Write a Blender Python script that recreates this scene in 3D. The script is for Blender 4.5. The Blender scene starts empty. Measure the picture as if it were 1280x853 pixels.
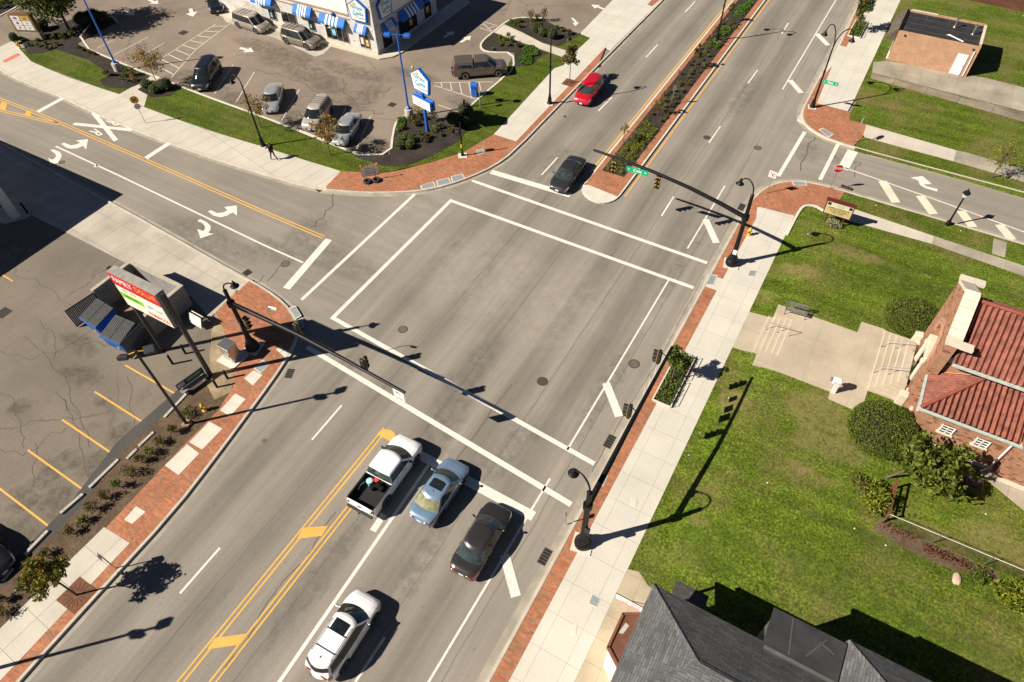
import bpy, math, random
from mathutils import Vector, Matrix
rad=math.radians; PI=math.pi
SC=bpy.context.scene; COL=SC.collection
# ---------------------------------------------------------------- camera solved from the photograph (1280x853 frame)
FPX=846.64; PITCH=rad(49.958); ROLL=rad(-1.8785); YAW=rad(-31.319); CH=37.0
CX,CY=640.0,426.5
_F=Vector((math.sin(YAW)*math.cos(PITCH),math.cos(YAW)*math.cos(PITCH),-math.sin(PITCH)))
_R0=Vector((math.cos(YAW),-math.sin(YAW),0)); _U0=_R0.cross(_F)
_R=_R0*math.cos(ROLL)+_U0*math.sin(ROLL); _U=_U0*math.cos(ROLL)-_R0*math.sin(ROLL)
def ray(px,py): return _F*FPX+_R*(px-CX)-_U*(py-CY)
def G(px,py,z=0.0):
    d=ray(px,py); t=(CH-z)/-d.z
    return Vector((d.x*t,d.y*t,z))
def P(v):
    d=Vector((v[0],v[1],v[2]-CH)); q=d.dot(_F)
    return CX+FPX*d.dot(_R)/q, CY-FPX*d.dot(_U)/q
def HT(b,t,zb=0.0):
    p=G(b[0],b[1],zb); best=(1e9,0)
    for i in range(1,400):
        z=zb+i*0.04; q=P((p.x,p.y,z)); e=(q[0]-t[0])**2+(q[1]-t[1])**2
        if e<best[0]: best=(e,z)
    return best[1]
def onx(px,py,x): 
    d=ray(px,py); t=x/d.x; return Vector((x,d.y*t,CH+d.z*t))
def ony(px,py,y):
    d=ray(px,py); t=y/d.y; return Vector((d.x*t,y,CH+d.z*t))
def sst(a,b,x):
    t=max(0,min(1,(x-a)/(b-a))); return t*t*(3-2*t)
def hz(x,y): return 0.125+0.6*sst(-2.3,1.2,x)*sst(49.0,42,y)*sst(15,22,y)
def GL(px,py):
    z=0.13
    for _ in range(8):
        p=G(px,py,z); z=hz(p.x,p.y)
    return Vector((p.x,p.y,z))
# ---------------------------------------------------------------- objects
def tag(o,label=None,cat=None,group=None,kind=None):
    if label: o['label']=label
    if cat: o['category']=cat
    if group: o['group']=group
    if kind: o['kind']=kind
    return o
def thing(name,label,cat,loc,rz=0.0,group=None):
    o=bpy.data.objects.new(name,None); COL.objects.link(o); o.empty_display_size=.3
    o.location=loc; o.rotation_euler=(0,0,rz); return tag(o,label,cat,group)
def mx(o):
    m=Matrix.Translation(o.location)@o.rotation_euler.to_matrix().to_4x4()
    return m if o.parent is None else mx(o.parent)@m
def dup(root,loc,rz=None,label=None,group=None):
    r=root.copy(); COL.objects.link(r); r.location=loc
    if rz is not None: r.rotation_euler=(0,0,rz)
    if label: r['label']=label
    if group: r['group']=group
    for ch in list(root.children):
        c=ch.copy(); COL.objects.link(c); c.parent=r
        for g in list(ch.children):
            d=g.copy(); COL.objects.link(d); d.parent=c
    return r
class MB:
    def __init__(s,T=None): s.v=[];s.f=[];s.T=T
    def add(s,vs,fs):
        n=len(s.v)
        if s.T is not None: vs=[s.T@Vector(v) for v in vs]
        s.v.extend(Vector(v) for v in vs); s.f.extend(tuple(i+n for i in f) for f in fs); return s
    def box(s,c,d,rz=0,bev=0.0):
        x,y,z=d[0]/2,d[1]/2,d[2]/2; ca,sa=math.cos(rz),math.sin(rz)
        if bev<=0:
            L=[(-x,-y),(x,-y),(x,y),(-x,y)]
            rings=[(L,-z),(L,z)]
        else:
            b=min(bev,x*.9,y*.9,z*.9)
            def oc(k): return [(-x+k,-y),(x-k,-y),(x,-y+k),(x,y-k),(x-k,y),(-x+k,y),(-x,y-k),(-x,-y+k)]
            def ins(k): return [((abs(a)-k)*(1 if a>0 else -1),(abs(q)-k)*(1 if q>0 else -1)) for a,q in oc(b)]
            rings=[(ins(b),-z),(oc(b),-z+b),(oc(b),z-b),(ins(b),z)]
        vs=[]; n=len(rings[0][0])
        for L,zz in rings:
            for a,q in L: vs.append((c[0]+a*ca-q*sa,c[1]+a*sa+q*ca,c[2]+zz))
        fs=[tuple(range(n-1,-1,-1)),tuple(range((len(rings)-1)*n,len(rings)*n))]
        for k in range(len(rings)-1):
            for i in range(n):
                j=(i+1)%n; fs.append((k*n+i,k*n+j,(k+1)*n+j,(k+1)*n+i))
        return s.add(vs,fs)
    def prism(s,poly,z0,z1,bottom=True):
        pts=[(p[0],p[1]) for p in poly]; n=len(pts)
        A=sum(pts[i][0]*pts[(i+1)%n][1]-pts[(i+1)%n][0]*pts[i][1] for i in range(n))
        if A<0: pts.reverse()
        vs=[(a,b,z0) for a,b in pts]+[(a,b,z1) for a,b in pts]
        fs=[tuple(range(n,2*n))]
        if bottom: fs.append(tuple(range(n-1,-1,-1)))
        for i in range(n):
            j=(i+1)%n; fs.append((i,j,n+j,n+i))
        return s.add(vs,fs)
    def sheet(s,poly,z=None):
        pts=[(p[0],p[1],p[2] if z is None else z) for p in poly]; n=len(pts)
        A=sum(pts[i][0]*pts[(i+1)%n][1]-pts[(i+1)%n][0]*pts[i][1] for i in range(n))
        if A<0: pts.reverse()
        return s.add(pts,[tuple(range(n))])
    def poly(s,pts): return s.add(pts,[tuple(range(len(pts)))])
    def slab(s,pts,th):
        """planar polygon pts (3d) given a thickness th along its normal (both ways sum th)"""
        p=[Vector(q) for q in pts]; nrm=Vector((0,0,0)); n=len(p)
        for i in range(n):
            a,b=p[i],p[(i+1)%n]; nrm+=a.cross(b)
        nrm.normalize()
        vs=p+[q-nrm*th for q in p]
        fs=[tuple(range(n)),tuple(range(2*n-1,n-1,-1))]
        for i in range(n):
            j=(i+1)%n; fs.append((j,i,n+i,n+j))
        return s.add(vs,fs)
    def tube(s,pts,r,n=8,cap=True):
        pts=[Vector(p) for p in pts]; m=len(pts); R=r if isinstance(r,(list,tuple)) else [r]*m
        vs=[];fs=[]; up=None
        for i in range(m):
            t=(pts[min(i+1,m-1)]-pts[max(i-1,0)])
            if t.length<1e-9: t=Vector((0,0,1))
            t.normalize()
            if up is None:
                up=Vector((1,0,0)) if abs(t.x)<.9 else Vector((0,1,0))
            a=t.cross(up); 
            if a.length<1e-6: a=t.cross(Vector((0,1,.3)))
            a.normalize(); b=a.cross(t); up=b
            for k in range(n):
                an=2*PI*k/n; vs.append(pts[i]+a*(math.cos(an)*R[i])+b*(math.sin(an)*R[i]))
        for i in range(m-1):
            for k in range(n):
                l=(k+1)%n; fs.append((i*n+k,i*n+l,(i+1)*n+l,(i+1)*n+k))
        if cap: fs+= [tuple(range(n-1,-1,-1)),tuple(range((m-1)*n,m*n))]
        return s.add(vs,fs)
    def lathe(s,prof,c=(0,0,0),n=16,M=None):
        vs=[];fs=[];m=len(prof)
        for r,z in prof:
            for k in range(n):
                a=2*PI*k/n; v=Vector((r*math.cos(a),r*math.sin(a),z))
                if M is not None: v=M@v
                vs.append(v+Vector(c))
        for i in range(m-1):
            for k in range(n):
                l=(k+1)%n; fs.append((i*n+k,i*n+l,(i+1)*n+l,(i+1)*n+k))
        fs+= [tuple(range(n-1,-1,-1)),tuple(range((m-1)*n,m*n))]
        return s.add(vs,fs)
    def ell(s,c,r,nu=12,nv=8,jit=0,rng=None,zmin=-1.0):
        vs=[];fs=[]
        for j in range(nv+1):
            ph=-PI/2+PI*j/nv; sz=max(zmin,math.sin(ph))
            for i in range(nu):
                th=2*PI*i/nu; q=1+(rng.uniform(-jit,jit) if rng and 0<j<nv else 0)
                vs.append((c[0]+r[0]*math.cos(ph)*math.cos(th)*q,c[1]+r[1]*math.cos(ph)*math.sin(th)*q,c[2]+r[2]*sz*q))
        for j in range(nv):
            for i in range(nu):
                k=(i+1)%nu; fs.append((j*nu+i,j*nu+k,(j+1)*nu+k,(j+1)*nu+i))
        return s.add(vs,fs)
    def grid(s,P_):
        m=len(P_);n=len(P_[0]); vs=[p for row in P_ for p in row]; fs=[]
        for i in range(m-1):
            for j in range(n-1): fs.append((i*n+j,(i+1)*n+j,(i+1)*n+j+1,i*n+j+1))
        return s.add(vs,fs)
    def build(s,name,mat,parent=None,local=False,smooth=0,tagp=None,fixn=False):
        vs=s.v
        if not vs: return None
        off=None
        if parent is not None:
            if not local:
                inv=mx(parent).inverted(); vs=[inv@v for v in vs]
        else:
            xs=[v.x for v in vs];ys=[v.y for v in vs];zs=[v.z for v in vs]
            off=Vector(((min(xs)+max(xs))/2,(min(ys)+max(ys))/2,min(zs))); vs=[v-off for v in vs]
        me=bpy.data.meshes.new(name); me.from_pydata([tuple(v) for v in vs],[],s.f)
        if fixn:
            import bmesh
            bm=bmesh.new(); bm.from_mesh(me); bmesh.ops.recalc_face_normals(bm,faces=bm.faces); bm.to_mesh(me); bm.free()
        me.update(); me.materials.append(mat)
        if smooth:
            me.polygons.foreach_set('use_smooth',[True]*len(me.polygons)); me.set_sharp_from_angle(angle=rad(smooth))
        o=bpy.data.objects.new(name,me); COL.objects.link(o)
        if parent is not None: o.parent=parent
        else: o.location=off
        return o
def struct(name,mb,mat,label,cat,smooth=0):
    return tag(mb.build(name,mat,smooth=smooth),label,cat,None,'structure')
# ---------------------------------------------------------------- materials
def newmat(name):
    m=bpy.data.materials.new(name); m.use_nodes=True; nt=m.node_tree
    b=nt.nodes['Principled BSDF']; return m,nt,b
def N(nt,t,**k):
    n=nt.nodes.new(t)
    for a,v in k.items():
        if a.startswith('i_'):
            key=a[2:]; key=int(key) if key.isdigit() else key.replace('_',' ')
            n.inputs[key].default_value=v
        else: setattr(n,a,v)
    return n
def lk(nt,a,b): nt.links.new(a,b)
def rgba(c): return (c[0],c[1],c[2],1)
def ramp(nt,fac,stops,interp='LINEAR'):
    r=N(nt,'ShaderNodeValToRGB'); r.color_ramp.interpolation=interp
    while len(r.color_ramp.elements)<len(stops): r.color_ramp.elements.new(.5)
    for e,(p,c) in zip(r.color_ramp.elements,stops):
        e.position=p; e.color=rgba(c) if isinstance(c,(tuple,list)) else (c,c,c,1)
    lk(nt,fac,r.inputs[0]); return r.outputs[0]
def mixc(nt,a,b,fac,mode='MIX'):
    n=N(nt,'ShaderNodeMix',data_type='RGBA',blend_type=mode)
    for key,v in (('Factor',fac),('A',a),('B',b)):
        s=[q for q in n.inputs if q.name==key and (q.type=='RGBA' or key=='Factor' and q.type=='VALUE')][0]
        if hasattr(v,'node'): lk(nt,v,s)
        elif isinstance(v,(tuple,list)): s.default_value=rgba(v)
        else: s.default_value=v
    return [o for o in n.outputs if o.type=='RGBA'][0]
def math_(nt,op,a,b=None):
    n=N(nt,'ShaderNodeMath',operation=op)
    for i,v in enumerate((a,b)):
        if v is None: continue
        if hasattr(v,'node'): lk(nt,v,n.inputs[i])
        else: n.inputs[i].default_value=v
    return n.outputs[0]
def pos(nt): return N(nt,'ShaderNodeNewGeometry').outputs['Position']
def objc(nt): return N(nt,'ShaderNodeTexCoord').outputs['Object']
def mapp(nt,vec,scale=(1,1,1),rot=(0,0,0),loc=(0,0,0)):
    n=N(nt,'ShaderNodeMapping'); n.inputs['Scale'].default_value=scale; n.inputs['Rotation'].default_value=rot; n.inputs['Location'].default_value=loc
    lk(nt,vec,n.inputs['Vector']); return n.outputs[0]
def noise(nt,vec,scale,detail=4,rough=.55,dist=0):
    n=N(nt,'ShaderNodeTexNoise'); n.inputs['Scale'].default_value=scale; n.inputs['Detail'].default_value=detail; n.inputs['Roughness'].default_value=rough; n.inputs['Distortion'].default_value=dist
    lk(nt,vec,n.inputs['Vector']); return n.outputs[0]
def bump(nt,b,h,strength=.3,dist=.02):
    n=N(nt,'ShaderNodeBump'); n.inputs['Strength'].default_value=strength; n.inputs['Distance'].default_value=dist
    lk(nt,h,n.inputs['Height']); lk(nt,n.outputs[0],b.inputs['Normal'])
def sc(c,k): return tuple(min(1,x*k) for x in c)
def flat(name,c,rough=.5,metal=0,var=.12,vs=4.0,spec=.5,coat=0,bmp=0,world=False):
    m,nt,b=newmat(name); v=pos(nt) if world else objc(nt)
    n=noise(nt,v,vs,5); col=ramp(nt,n,[(.3,sc(c,1-var)),(.7,sc(c,1+var))]); lk(nt,col,b.inputs['Base Color'])
    b.inputs['Roughness'].default_value=rough; b.inputs['Metallic'].default_value=metal; b.inputs['Specular IOR Level'].default_value=spec
    if coat: b.inputs['Coat Weight'].default_value=coat; b.inputs['Coat Roughness'].default_value=.04
    if bmp: bump(nt,b,noise(nt,v,vs*8,4),bmp)
    return m
def stains(nt,p,c,spots,col,amt=.8,ns=1.6):
    """oil and tyre stains at fixed spots of the ground: (px, py, radius along x, radius along y)"""
    m=None
    wv=N(nt,'ShaderNodeVectorMath',operation='ADD'); lk(nt,p,wv.inputs[0]); nz=N(nt,'ShaderNodeTexNoise'); nz.inputs['Scale'].default_value=.9; nz.inputs['Detail'].default_value=5; lk(nt,p,nz.inputs['Vector'])
    s2=N(nt,'ShaderNodeVectorMath',operation='SCALE'); s2.inputs['Scale'].default_value=1.4; lk(nt,nz.outputs['Color'],s2.inputs[0]); lk(nt,s2.outputs[0],wv.inputs[1])
    for (px,py,rx,ry) in spots:
        g=G(px,py); v=mapp(nt,wv.outputs[0],(1/rx,1/ry,0),(0,0,0),(-(g.x+.7)/rx,-(g.y+.7)/ry,0)); l=N(nt,'ShaderNodeVectorMath',operation='LENGTH'); lk(nt,v,l.inputs[0])
        k=math_(nt,'SUBTRACT',1.0,l.outputs['Value']); k=math_(nt,'MAXIMUM',k,0.0); m=k if m is None else math_(nt,'MAXIMUM',m,k)
    n=ramp(nt,noise(nt,p,ns,8,.82),[(.36,0),(.62,1)])
    f=math_(nt,'MULTIPLY',math_(nt,'MINIMUM',math_(nt,'MULTIPLY',m,2.2),1.0),math_(nt,'MULTIPLY',n,amt))
    return mixc(nt,c,col,f)
def m_asphalt():
    m,nt,b=newmat('road asphalt'); p=pos(nt)
    sx=N(nt,'ShaderNodeSeparateXYZ'); lk(nt,p,sx.inputs[0])
    wob=noise(nt,mapp(nt,p,(.6,.05,1)),1.0,3)
    x2=math_(nt,'ADD',sx.outputs[0],math_(nt,'MULTIPLY',math_(nt,'SUBTRACT',wob,.5),1.6))
    t=math_(nt,'DIVIDE',math_(nt,'ADD',x2,30.),25.)
    xs=[(-29,.97),(-26.9,1.0),(-25.3,.74),(-23.4,1.03),(-21.5,.76),(-19.7,1.04),(-17.2,.82),(-15.4,1.06),(-13.7,.75),(-12.1,1.07),(-10.4,.75),(-8.6,1.08),(-6.7,1.02)]
    band=ramp(nt,t,[((x+30)/25,v) for x,v in xs],'EASE')
    west=ramp(nt,math_(nt,'DIVIDE',math_(nt,'ADD',sx.outputs[0],40.),40.),[(.27,0),(.31,1),(.84,1),(.87,0)])
    sA=noise(nt,mapp(nt,p,(2.2,.07,1)),1.0,5,.6); sB=noise(nt,mapp(nt,p,(.07,1.6,1),(0,0,rad(5))),1.0,5,.6)
    smx=N(nt,'ShaderNodeMix',data_type='FLOAT'); lk(nt,west,smx.inputs[0]); lk(nt,sB,smx.inputs[2]); lk(nt,sA,smx.inputs[3])
    streak=ramp(nt,smx.outputs[0],[(.3,.84),(.7,1.12)])
    big=ramp(nt,noise(nt,p,.16,5,.6),[(.3,.88),(.7,1.1)])
    fine=ramp(nt,noise(nt,p,9.,6,.75),[(.28,.84),(.72,1.13)])
    spot=ramp(nt,noise(nt,p,2.3,3,.6),[(.22,.55),(.33,1.0)])
    c=mixc(nt,(.275,.243,.205),band,1.0,'MULTIPLY')
    for q in (streak,big,fine,spot): c=mixc(nt,c,q,.9,'MULTIPLY')
    # scattered oily patches that follow the wheel lanes
    oil=ramp(nt,noise(nt,mapp(nt,p,(1.6,.35,1)),1.0,8,.8),[(.55,0.0),(.72,1.0)])
    oilm=math_(nt,'MULTIPLY',oil,math_(nt,'MULTIPLY',math_(nt,'SUBTRACT',1.06,band),1.7))
    c=mixc(nt,c,(.1,.092,.085),oilm)
    c=stains(nt,p,c,[(250,297,6,2.2),(290,310,4,1.2),(345,315,3,1.5),(385,290,2,3),(420,325,5,2),(585,470,1.3,5),(560,520,1.3,4),(545,560,1,3),(640,560,1.2,4),(400,720,.8,6),(520,710,.8,5),(590,600,.8,3),(110,130,4,1.2),(850,330,.8,7),(760,480,.8,7),(1050,200,2,1),(1010,190,1.5,2),(930,120,1,6),(690,205,.8,4)],(.09,.083,.076),.6)
    c=stains(nt,p,c,[(600,340,6,6),(520,250,4,4),(480,300,3,4),(700,390,4,6)],(.40,.36,.30),.4,.8)
    # paving seams
    for x0 in (-12.15,-17.3,-21.7,-8.1):
        d=math_(nt,'ABSOLUTE',math_(nt,'SUBTRACT',math_(nt,'ADD',sx.outputs[0],math_(nt,'MULTIPLY',math_(nt,'SUBTRACT',noise(nt,p,.5,2),.5),.25)),x0))
        k=ramp(nt,d,[(.018,1),(.05,0)]); c=mixc(nt,c,(.11,.1,.09),math_(nt,'MULTIPLY',k,.55))
    lk(nt,c,b.inputs['Base Color']); b.inputs['Roughness'].default_value=.85; b.inputs['Specular IOR Level'].default_value=.3
    bump(nt,b,noise(nt,p,30,4,.7),.25,.01); return m
def m_lot(name,c0,stain=.5,crack=1.0,cs=.16,spots=()):
    m,nt,b=newmat(name); p=pos(nt)
    big=ramp(nt,noise(nt,p,.13,6,.62),[(.3,.74),(.7,1.15)])
    fine=ramp(nt,noise(nt,p,6,6,.75),[(.28,.84),(.72,1.13)])
    st=ramp(nt,noise(nt,p,.45,5,.7,.4),[(.60,0),(.75,1)])
    c=mixc(nt,c0,big,1,'MULTIPLY'); c=mixc(nt,c,fine,.9,'MULTIPLY')
    c=mixc(nt,c,sc(c0,.45),math_(nt,'MULTIPLY',st,stain))
    if spots: c=stains(nt,p,c,spots,sc(c0,.3),.75)
    wv=N(nt,'ShaderNodeVectorMath',operation='ADD'); lk(nt,p,wv.inputs[0])
    nz=N(nt,'ShaderNodeTexNoise'); nz.inputs['Scale'].default_value=.7; nz.inputs['Detail'].default_value=4; lk(nt,p,nz.inputs['Vector'])
    sc_=N(nt,'ShaderNodeVectorMath',operation='SCALE'); sc_.inputs['Scale'].default_value=1.6; lk(nt,nz.outputs['Color'],sc_.inputs[0]); lk(nt,sc_.outputs[0],wv.inputs[1])
    vo=N(nt,'ShaderNodeTexVoronoi',feature='DISTANCE_TO_EDGE'); vo.inputs['Scale'].default_value=cs; lk(nt,wv.outputs[0],vo.inputs['Vector'])
    k=ramp(nt,vo.outputs['Distance'],[(.0035,1),(.011,0)])
    msk=ramp(nt,noise(nt,p,.11,2),[(.45,0),(.55,1)])
    c=mixc(nt,c,sc(c0,.4),math_(nt,'MULTIPLY',math_(nt,'MULTIPLY',k,msk),crack))
    lk(nt,c,b.inputs['Base Color']); b.inputs['Roughness'].default_value=.9; b.inputs['Specular IOR Level'].default_value=.25
    bump(nt,b,noise(nt,p,25,4,.7),.2,.01); return m
def m_conc(name,c0,w=1.5,h=1.5,rot=0.0,off=(0,0),joint=.03,jd=.6,vary=.06,stain=.25):
    """concrete flags with real joints in a grid (w across the first axis, h across the second)"""
    m,nt,b=newmat(name); p=mapp(nt,pos(nt),(1,1,1),(0,0,rot),(off[0],off[1],0))
    n1=ramp(nt,noise(nt,p,.35,5,.6),[(.3,1-stain*.55),(.7,1+stain*.35)])
    n2=ramp(nt,noise(nt,p,8,5,.7),[(.3,.93),(.7,1.06)])
    st=ramp(nt,noise(nt,p,1.1,5,.65),[(.62,0),(.8,1)])
    br=N(nt,'ShaderNodeTexBrick',offset=0.0,squash=1.0); br.inputs['Scale'].default_value=1.0
    br.inputs['Brick Width'].default_value=w; br.inputs['Row Height'].default_value=h; br.inputs['Mortar Size'].default_value=joint/2; br.inputs['Mortar Smooth'].default_value=.1; br.inputs['Bias'].default_value=0
    br.inputs['Color1'].default_value=rgba(sc(c0,1-vary)); br.inputs['Color2'].default_value=rgba(sc(c0,1+vary)); br.inputs['Mortar'].default_value=rgba(sc(c0,jd))
    lk(nt,p,br.inputs['Vector'])
    c=mixc(nt,br.outputs['Color'],n1,1,'MULTIPLY'); c=mixc(nt,c,n2,1,'MULTIPLY'); c=mixc(nt,c,sc(c0,.72),math_(nt,'MULTIPLY',st,stain))
    lk(nt,c,b.inputs['Base Color']); b.inputs['Roughness'].default_value=.85; b.inputs['Specular IOR Level'].default_value=.3
    bump(nt,b,noise(nt,p,40,3,.7),.12,.005); return m
def m_paver(rot=0.0,name='brick pavers'):
    m,nt,b=newmat(name); p=mapp(nt,pos(nt),(1,1,1),(0,0,rot))
    br=N(nt,'ShaderNodeTexBrick',offset=.5); br.inputs['Scale'].default_value=1
    br.inputs['Brick Width'].default_value=.22; br.inputs['Row Height'].default_value=.11; br.inputs['Mortar Size'].default_value=.006; br.inputs['Mortar Smooth'].default_value=.2
    br.inputs['Color1'].default_value=(.37,.135,.068,1); br.inputs['Color2'].default_value=(.47,.19,.10,1); br.inputs['Mortar'].default_value=(.28,.13,.075,1)
    lk(nt,p,br.inputs['Vector'])
    # runs of grey-brown pavers
    br2=N(nt,'ShaderNodeTexVoronoi',feature='F1'); br2.inputs['Scale'].default_value=1.0
    lk(nt,mapp(nt,p,(3.0,8.5,1)),br2.inputs['Vector'])
    sep=N(nt,'ShaderNodeSeparateColor'); lk(nt,br2.outputs['Color'],sep.inputs[0])
    k=math_(nt,'MULTIPLY',ramp(nt,sep.outputs[0],[(.74,0),(.76,1)],'CONSTANT'),.7)
    c=mixc(nt,br.outputs['Color'],(.25,.165,.105),k)
    k2=ramp(nt,sep.outputs[1],[(.0,.84),(1,1.12)]); c=mixc(nt,c,k2,1,'MULTIPLY')
    c=mixc(nt,c,ramp(nt,noise(nt,p,.5,4),[(.3,.85),(.7,1.12)]),1,'MULTIPLY')
    c=mixc(nt,c,ramp(nt,noise(nt,p,18,3,.7),[(.3,.88),(.7,1.1)]),1,'MULTIPLY')
    lk(nt,c,b.inputs['Base Color']); b.inputs['Roughness'].default_value=.85; b.inputs['Specular IOR Level'].default_value=.3
    return m
def m_grass(name,dry=.5,tone=1.0,spots=(),dark=()):
    m,nt,b=newmat(name); p=pos(nt)
    f=noise(nt,p,7,6,.75); g=noise(nt,p,1.3,5,.65); d=noise(nt,p,.22,5,.62)
    c=ramp(nt,f,[(.34,sc((.018,.036,.004),tone)),(.46,sc((.062,.102,.008),tone)),(.55,sc((.125,.165,.014),tone)),(.68,sc((.26,.29,.04),tone))])
    c=mixc(nt,c,ramp(nt,g,[(.3,.7),(.7,1.22)]),1,'MULTIPLY')
    ms=noise(nt,mapp(nt,p,(.09,1.1,1),(0,0,rad(4))),1,3); c=mixc(nt,c,ramp(nt,ms,[(.35,.78),(.65,1.2)]),1,'MULTIPLY')
    dm=ramp(nt,d,[(.47,0),(.64,1)]); dm2=math_(nt,'MULTIPLY',math_(nt,'MULTIPLY',dm,ramp(nt,noise(nt,p,3.2,5,.7),[(.38,.25),(.62,1)])),dry)
    dc=ramp(nt,f,[(.3,(.11,.08,.03)),(.6,(.25,.19,.08)),(.75,(.36,.29,.15))])
    c=mixc(nt,c,dc,dm2)
    if spots: c=stains(nt,p,c,spots,(.27,.205,.09),.75,2.6)
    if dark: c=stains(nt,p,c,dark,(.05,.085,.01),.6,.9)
    lk(nt,c,b.inputs['Base Color']); b.inputs['Roughness'].default_value=.9; b.inputs['Specular IOR Level'].default_value=.15
    h=noise(nt,p,12,5,.8); bump(nt,b,h,.9,.06); return m
def m_mulch(name,c1,c2,s=9):
    m,nt,b=newmat(name); p=pos(nt)
    c=ramp(nt,noise(nt,p,s,6,.8),[(.3,c1),(.7,c2)]); c=mixc(nt,c,ramp(nt,noise(nt,p,.6,4),[(.3,.75),(.7,1.25)]),1,'MULTIPLY')
    lk(nt,c,b.inputs['Base Color']); b.inputs['Roughness'].default_value=.95; b.inputs['Specular IOR Level'].default_value=.1
    bump(nt,b,noise(nt,p,14,5,.8),.9,.05); return m
def m_paint(name,c,wear=.35):
    m,nt,b=newmat(name); p=pos(nt)
    w=ramp(nt,noise(nt,p,5,8,.8),[(.50,0),(.66,1)])
    n=ramp(nt,noise(nt,p,1.1,5),[(.3,.9),(.7,1.06)])
    col=mixc(nt,mixc(nt,c,n,1,'MULTIPLY'),(.3,.27,.24),math_(nt,'MULTIPLY',w,wear))
    lk(nt,col,b.inputs['Base Color']); b.inputs['Roughness'].default_value=.75; return m
def m_brick(name,c1,c2,mort,bw=.22,bh=.075,ms=.012,axis='auto',scale=1.0,dark=.0):
    """wall brick: coordinates run along the wall (x+y) and up z"""
    m,nt,b=newmat(name); p=objc(nt)
    sx=N(nt,'ShaderNodeSeparateXYZ'); lk(nt,p,sx.inputs[0])
    cb=N(nt,'ShaderNodeCombineXYZ'); lk(nt,math_(nt,'ADD',sx.outputs[0],sx.outputs[1]),cb.inputs[0]); lk(nt,sx.outputs[2],cb.inputs[1])
    br=N(nt,'ShaderNodeTexBrick',offset=.5); br.inputs['Scale'].default_value=scale
    br.inputs['Brick Width'].default_value=bw; br.inputs['Row Height'].default_value=bh; br.inputs['Mortar Size'].default_value=ms; br.inputs['Bias'].default_value=0
    br.inputs['Color1'].default_value=rgba(c1); br.inputs['Color2'].default_value=rgba(c2); br.inputs['Mortar'].default_value=rgba(mort)
    lk(nt,cb.outputs[0],br.inputs['Vector'])
    c=mixc(nt,br.outputs['Color'],ramp(nt,noise(nt,cb.outputs[0],1.1,5),[(.3,.86),(.7,1.12)]),1,'MULTIPLY')
    c=mixc(nt,c,ramp(nt,noise(nt,mapp(nt,cb.outputs[0],(4.5,13,1)),1,4,.7),[(.3,.78),(.7,1.18)]),1,'MULTIPLY')
    if dark:
        # individual over-burnt bricks
        v=N(nt,'ShaderNodeTexVoronoi'); v.inputs['Scale'].default_value=1; lk(nt,mapp(nt,cb.outputs[0],(3.2,8,1)),v.inputs['Vector'])
        sp=N(nt,'ShaderNodeSeparateColor'); lk(nt,v.outputs['Color'],sp.inputs[0])
        c=mixc(nt,c,sc(c1,.35),math_(nt,'MULTIPLY',ramp(nt,sp.outputs[0],[(1-dark,0),(1-dark+.02,1)]),.7))
    lk(nt,c,b.inputs['Base Color']); b.inputs['Roughness'].default_value=.9; b.inputs['Specular IOR Level'].default_value=.2
    bump(nt,b,br.outputs['Fac'],.25,-.01); return m
def m_shingle(name,c,rows=.14):
    m,nt,b=newmat(name); tc=N(nt,'ShaderNodeUVMap'); p=tc.outputs[0]
    br=N(nt,'ShaderNodeTexBrick',offset=.37,offset_frequency=3,squash=1.0); br.inputs['Scale'].default_value=1
    br.inputs['Brick Width'].default_value=.42; br.inputs['Row Height'].default_value=rows; br.inputs['Mortar Size'].default_value=.012; br.inputs['Mortar Smooth'].default_value=.3; br.inputs['Bias'].default_value=-.1
    br.inputs['Color1'].default_value=rgba(sc(c,.8)); br.inputs['Color2'].default_value=rgba(sc(c,1.2)); br.inputs['Mortar'].default_value=rgba(sc(c,.5))
    lk(nt,p,br.inputs['Vector'])
    cc=mixc(nt,br.outputs['Color'],ramp(nt,noise(nt,p,.7,5),[(.3,.8),(.7,1.15)]),1,'MULTIPLY')
    cc=mixc(nt,cc,ramp(nt,noise(nt,mapp(nt,p,(1.2,5,1)),1,4,.7),[(.3,.78),(.7,1.2)]),1,'MULTIPLY')
    lk(nt,cc,b.inputs['Base Color']); b.inputs['Roughness'].default_value=.95; b.inputs['Specular IOR Level'].default_value=.2
    bump(nt,b,br.outputs['Fac'],.5,-.015); return m
def m_leaf(name,cols,rough=.6,trans=.25):
    m,nt,b=newmat(name); g=N(nt,'ShaderNodeNewGeometry')
    n=len(cols); c=ramp(nt,g.outputs['Random Per Island'],[(i/max(1,n-1),q) for i,q in enumerate(cols)])
    lk(nt,c,b.inputs['Base Color']); b.inputs['Roughness'].default_value=rough; b.inputs['Specular IOR Level'].default_value=.25
    if trans:
        out=nt.nodes['Material Output']; t=N(nt,'ShaderNodeBsdfTranslucent'); lk(nt,c,t.inputs[0])
        mxs=N(nt,'ShaderNodeMixShader'); mxs.inputs[0].default_value=trans; lk(nt,b.outputs[0],mxs.inputs[1]); lk(nt,t.outputs[0],mxs.inputs[2]); lk(nt,mxs.outputs[0],out.inputs[0])
    return m
def m_glass(name,c=(.012,.016,.018),rough=.04):
    m,nt,b=newmat(name); v=objc(nt)
    lk(nt,ramp(nt,noise(nt,v,2.5,3),[(.3,sc(c,.6)),(.7,sc(c,1.6))]),b.inputs['Base Color'])
    b.inputs['Roughness'].default_value=rough; b.inputs['Specular IOR Level'].default_value=.7; b.inputs['IOR'].default_value=1.5
    return m
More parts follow.
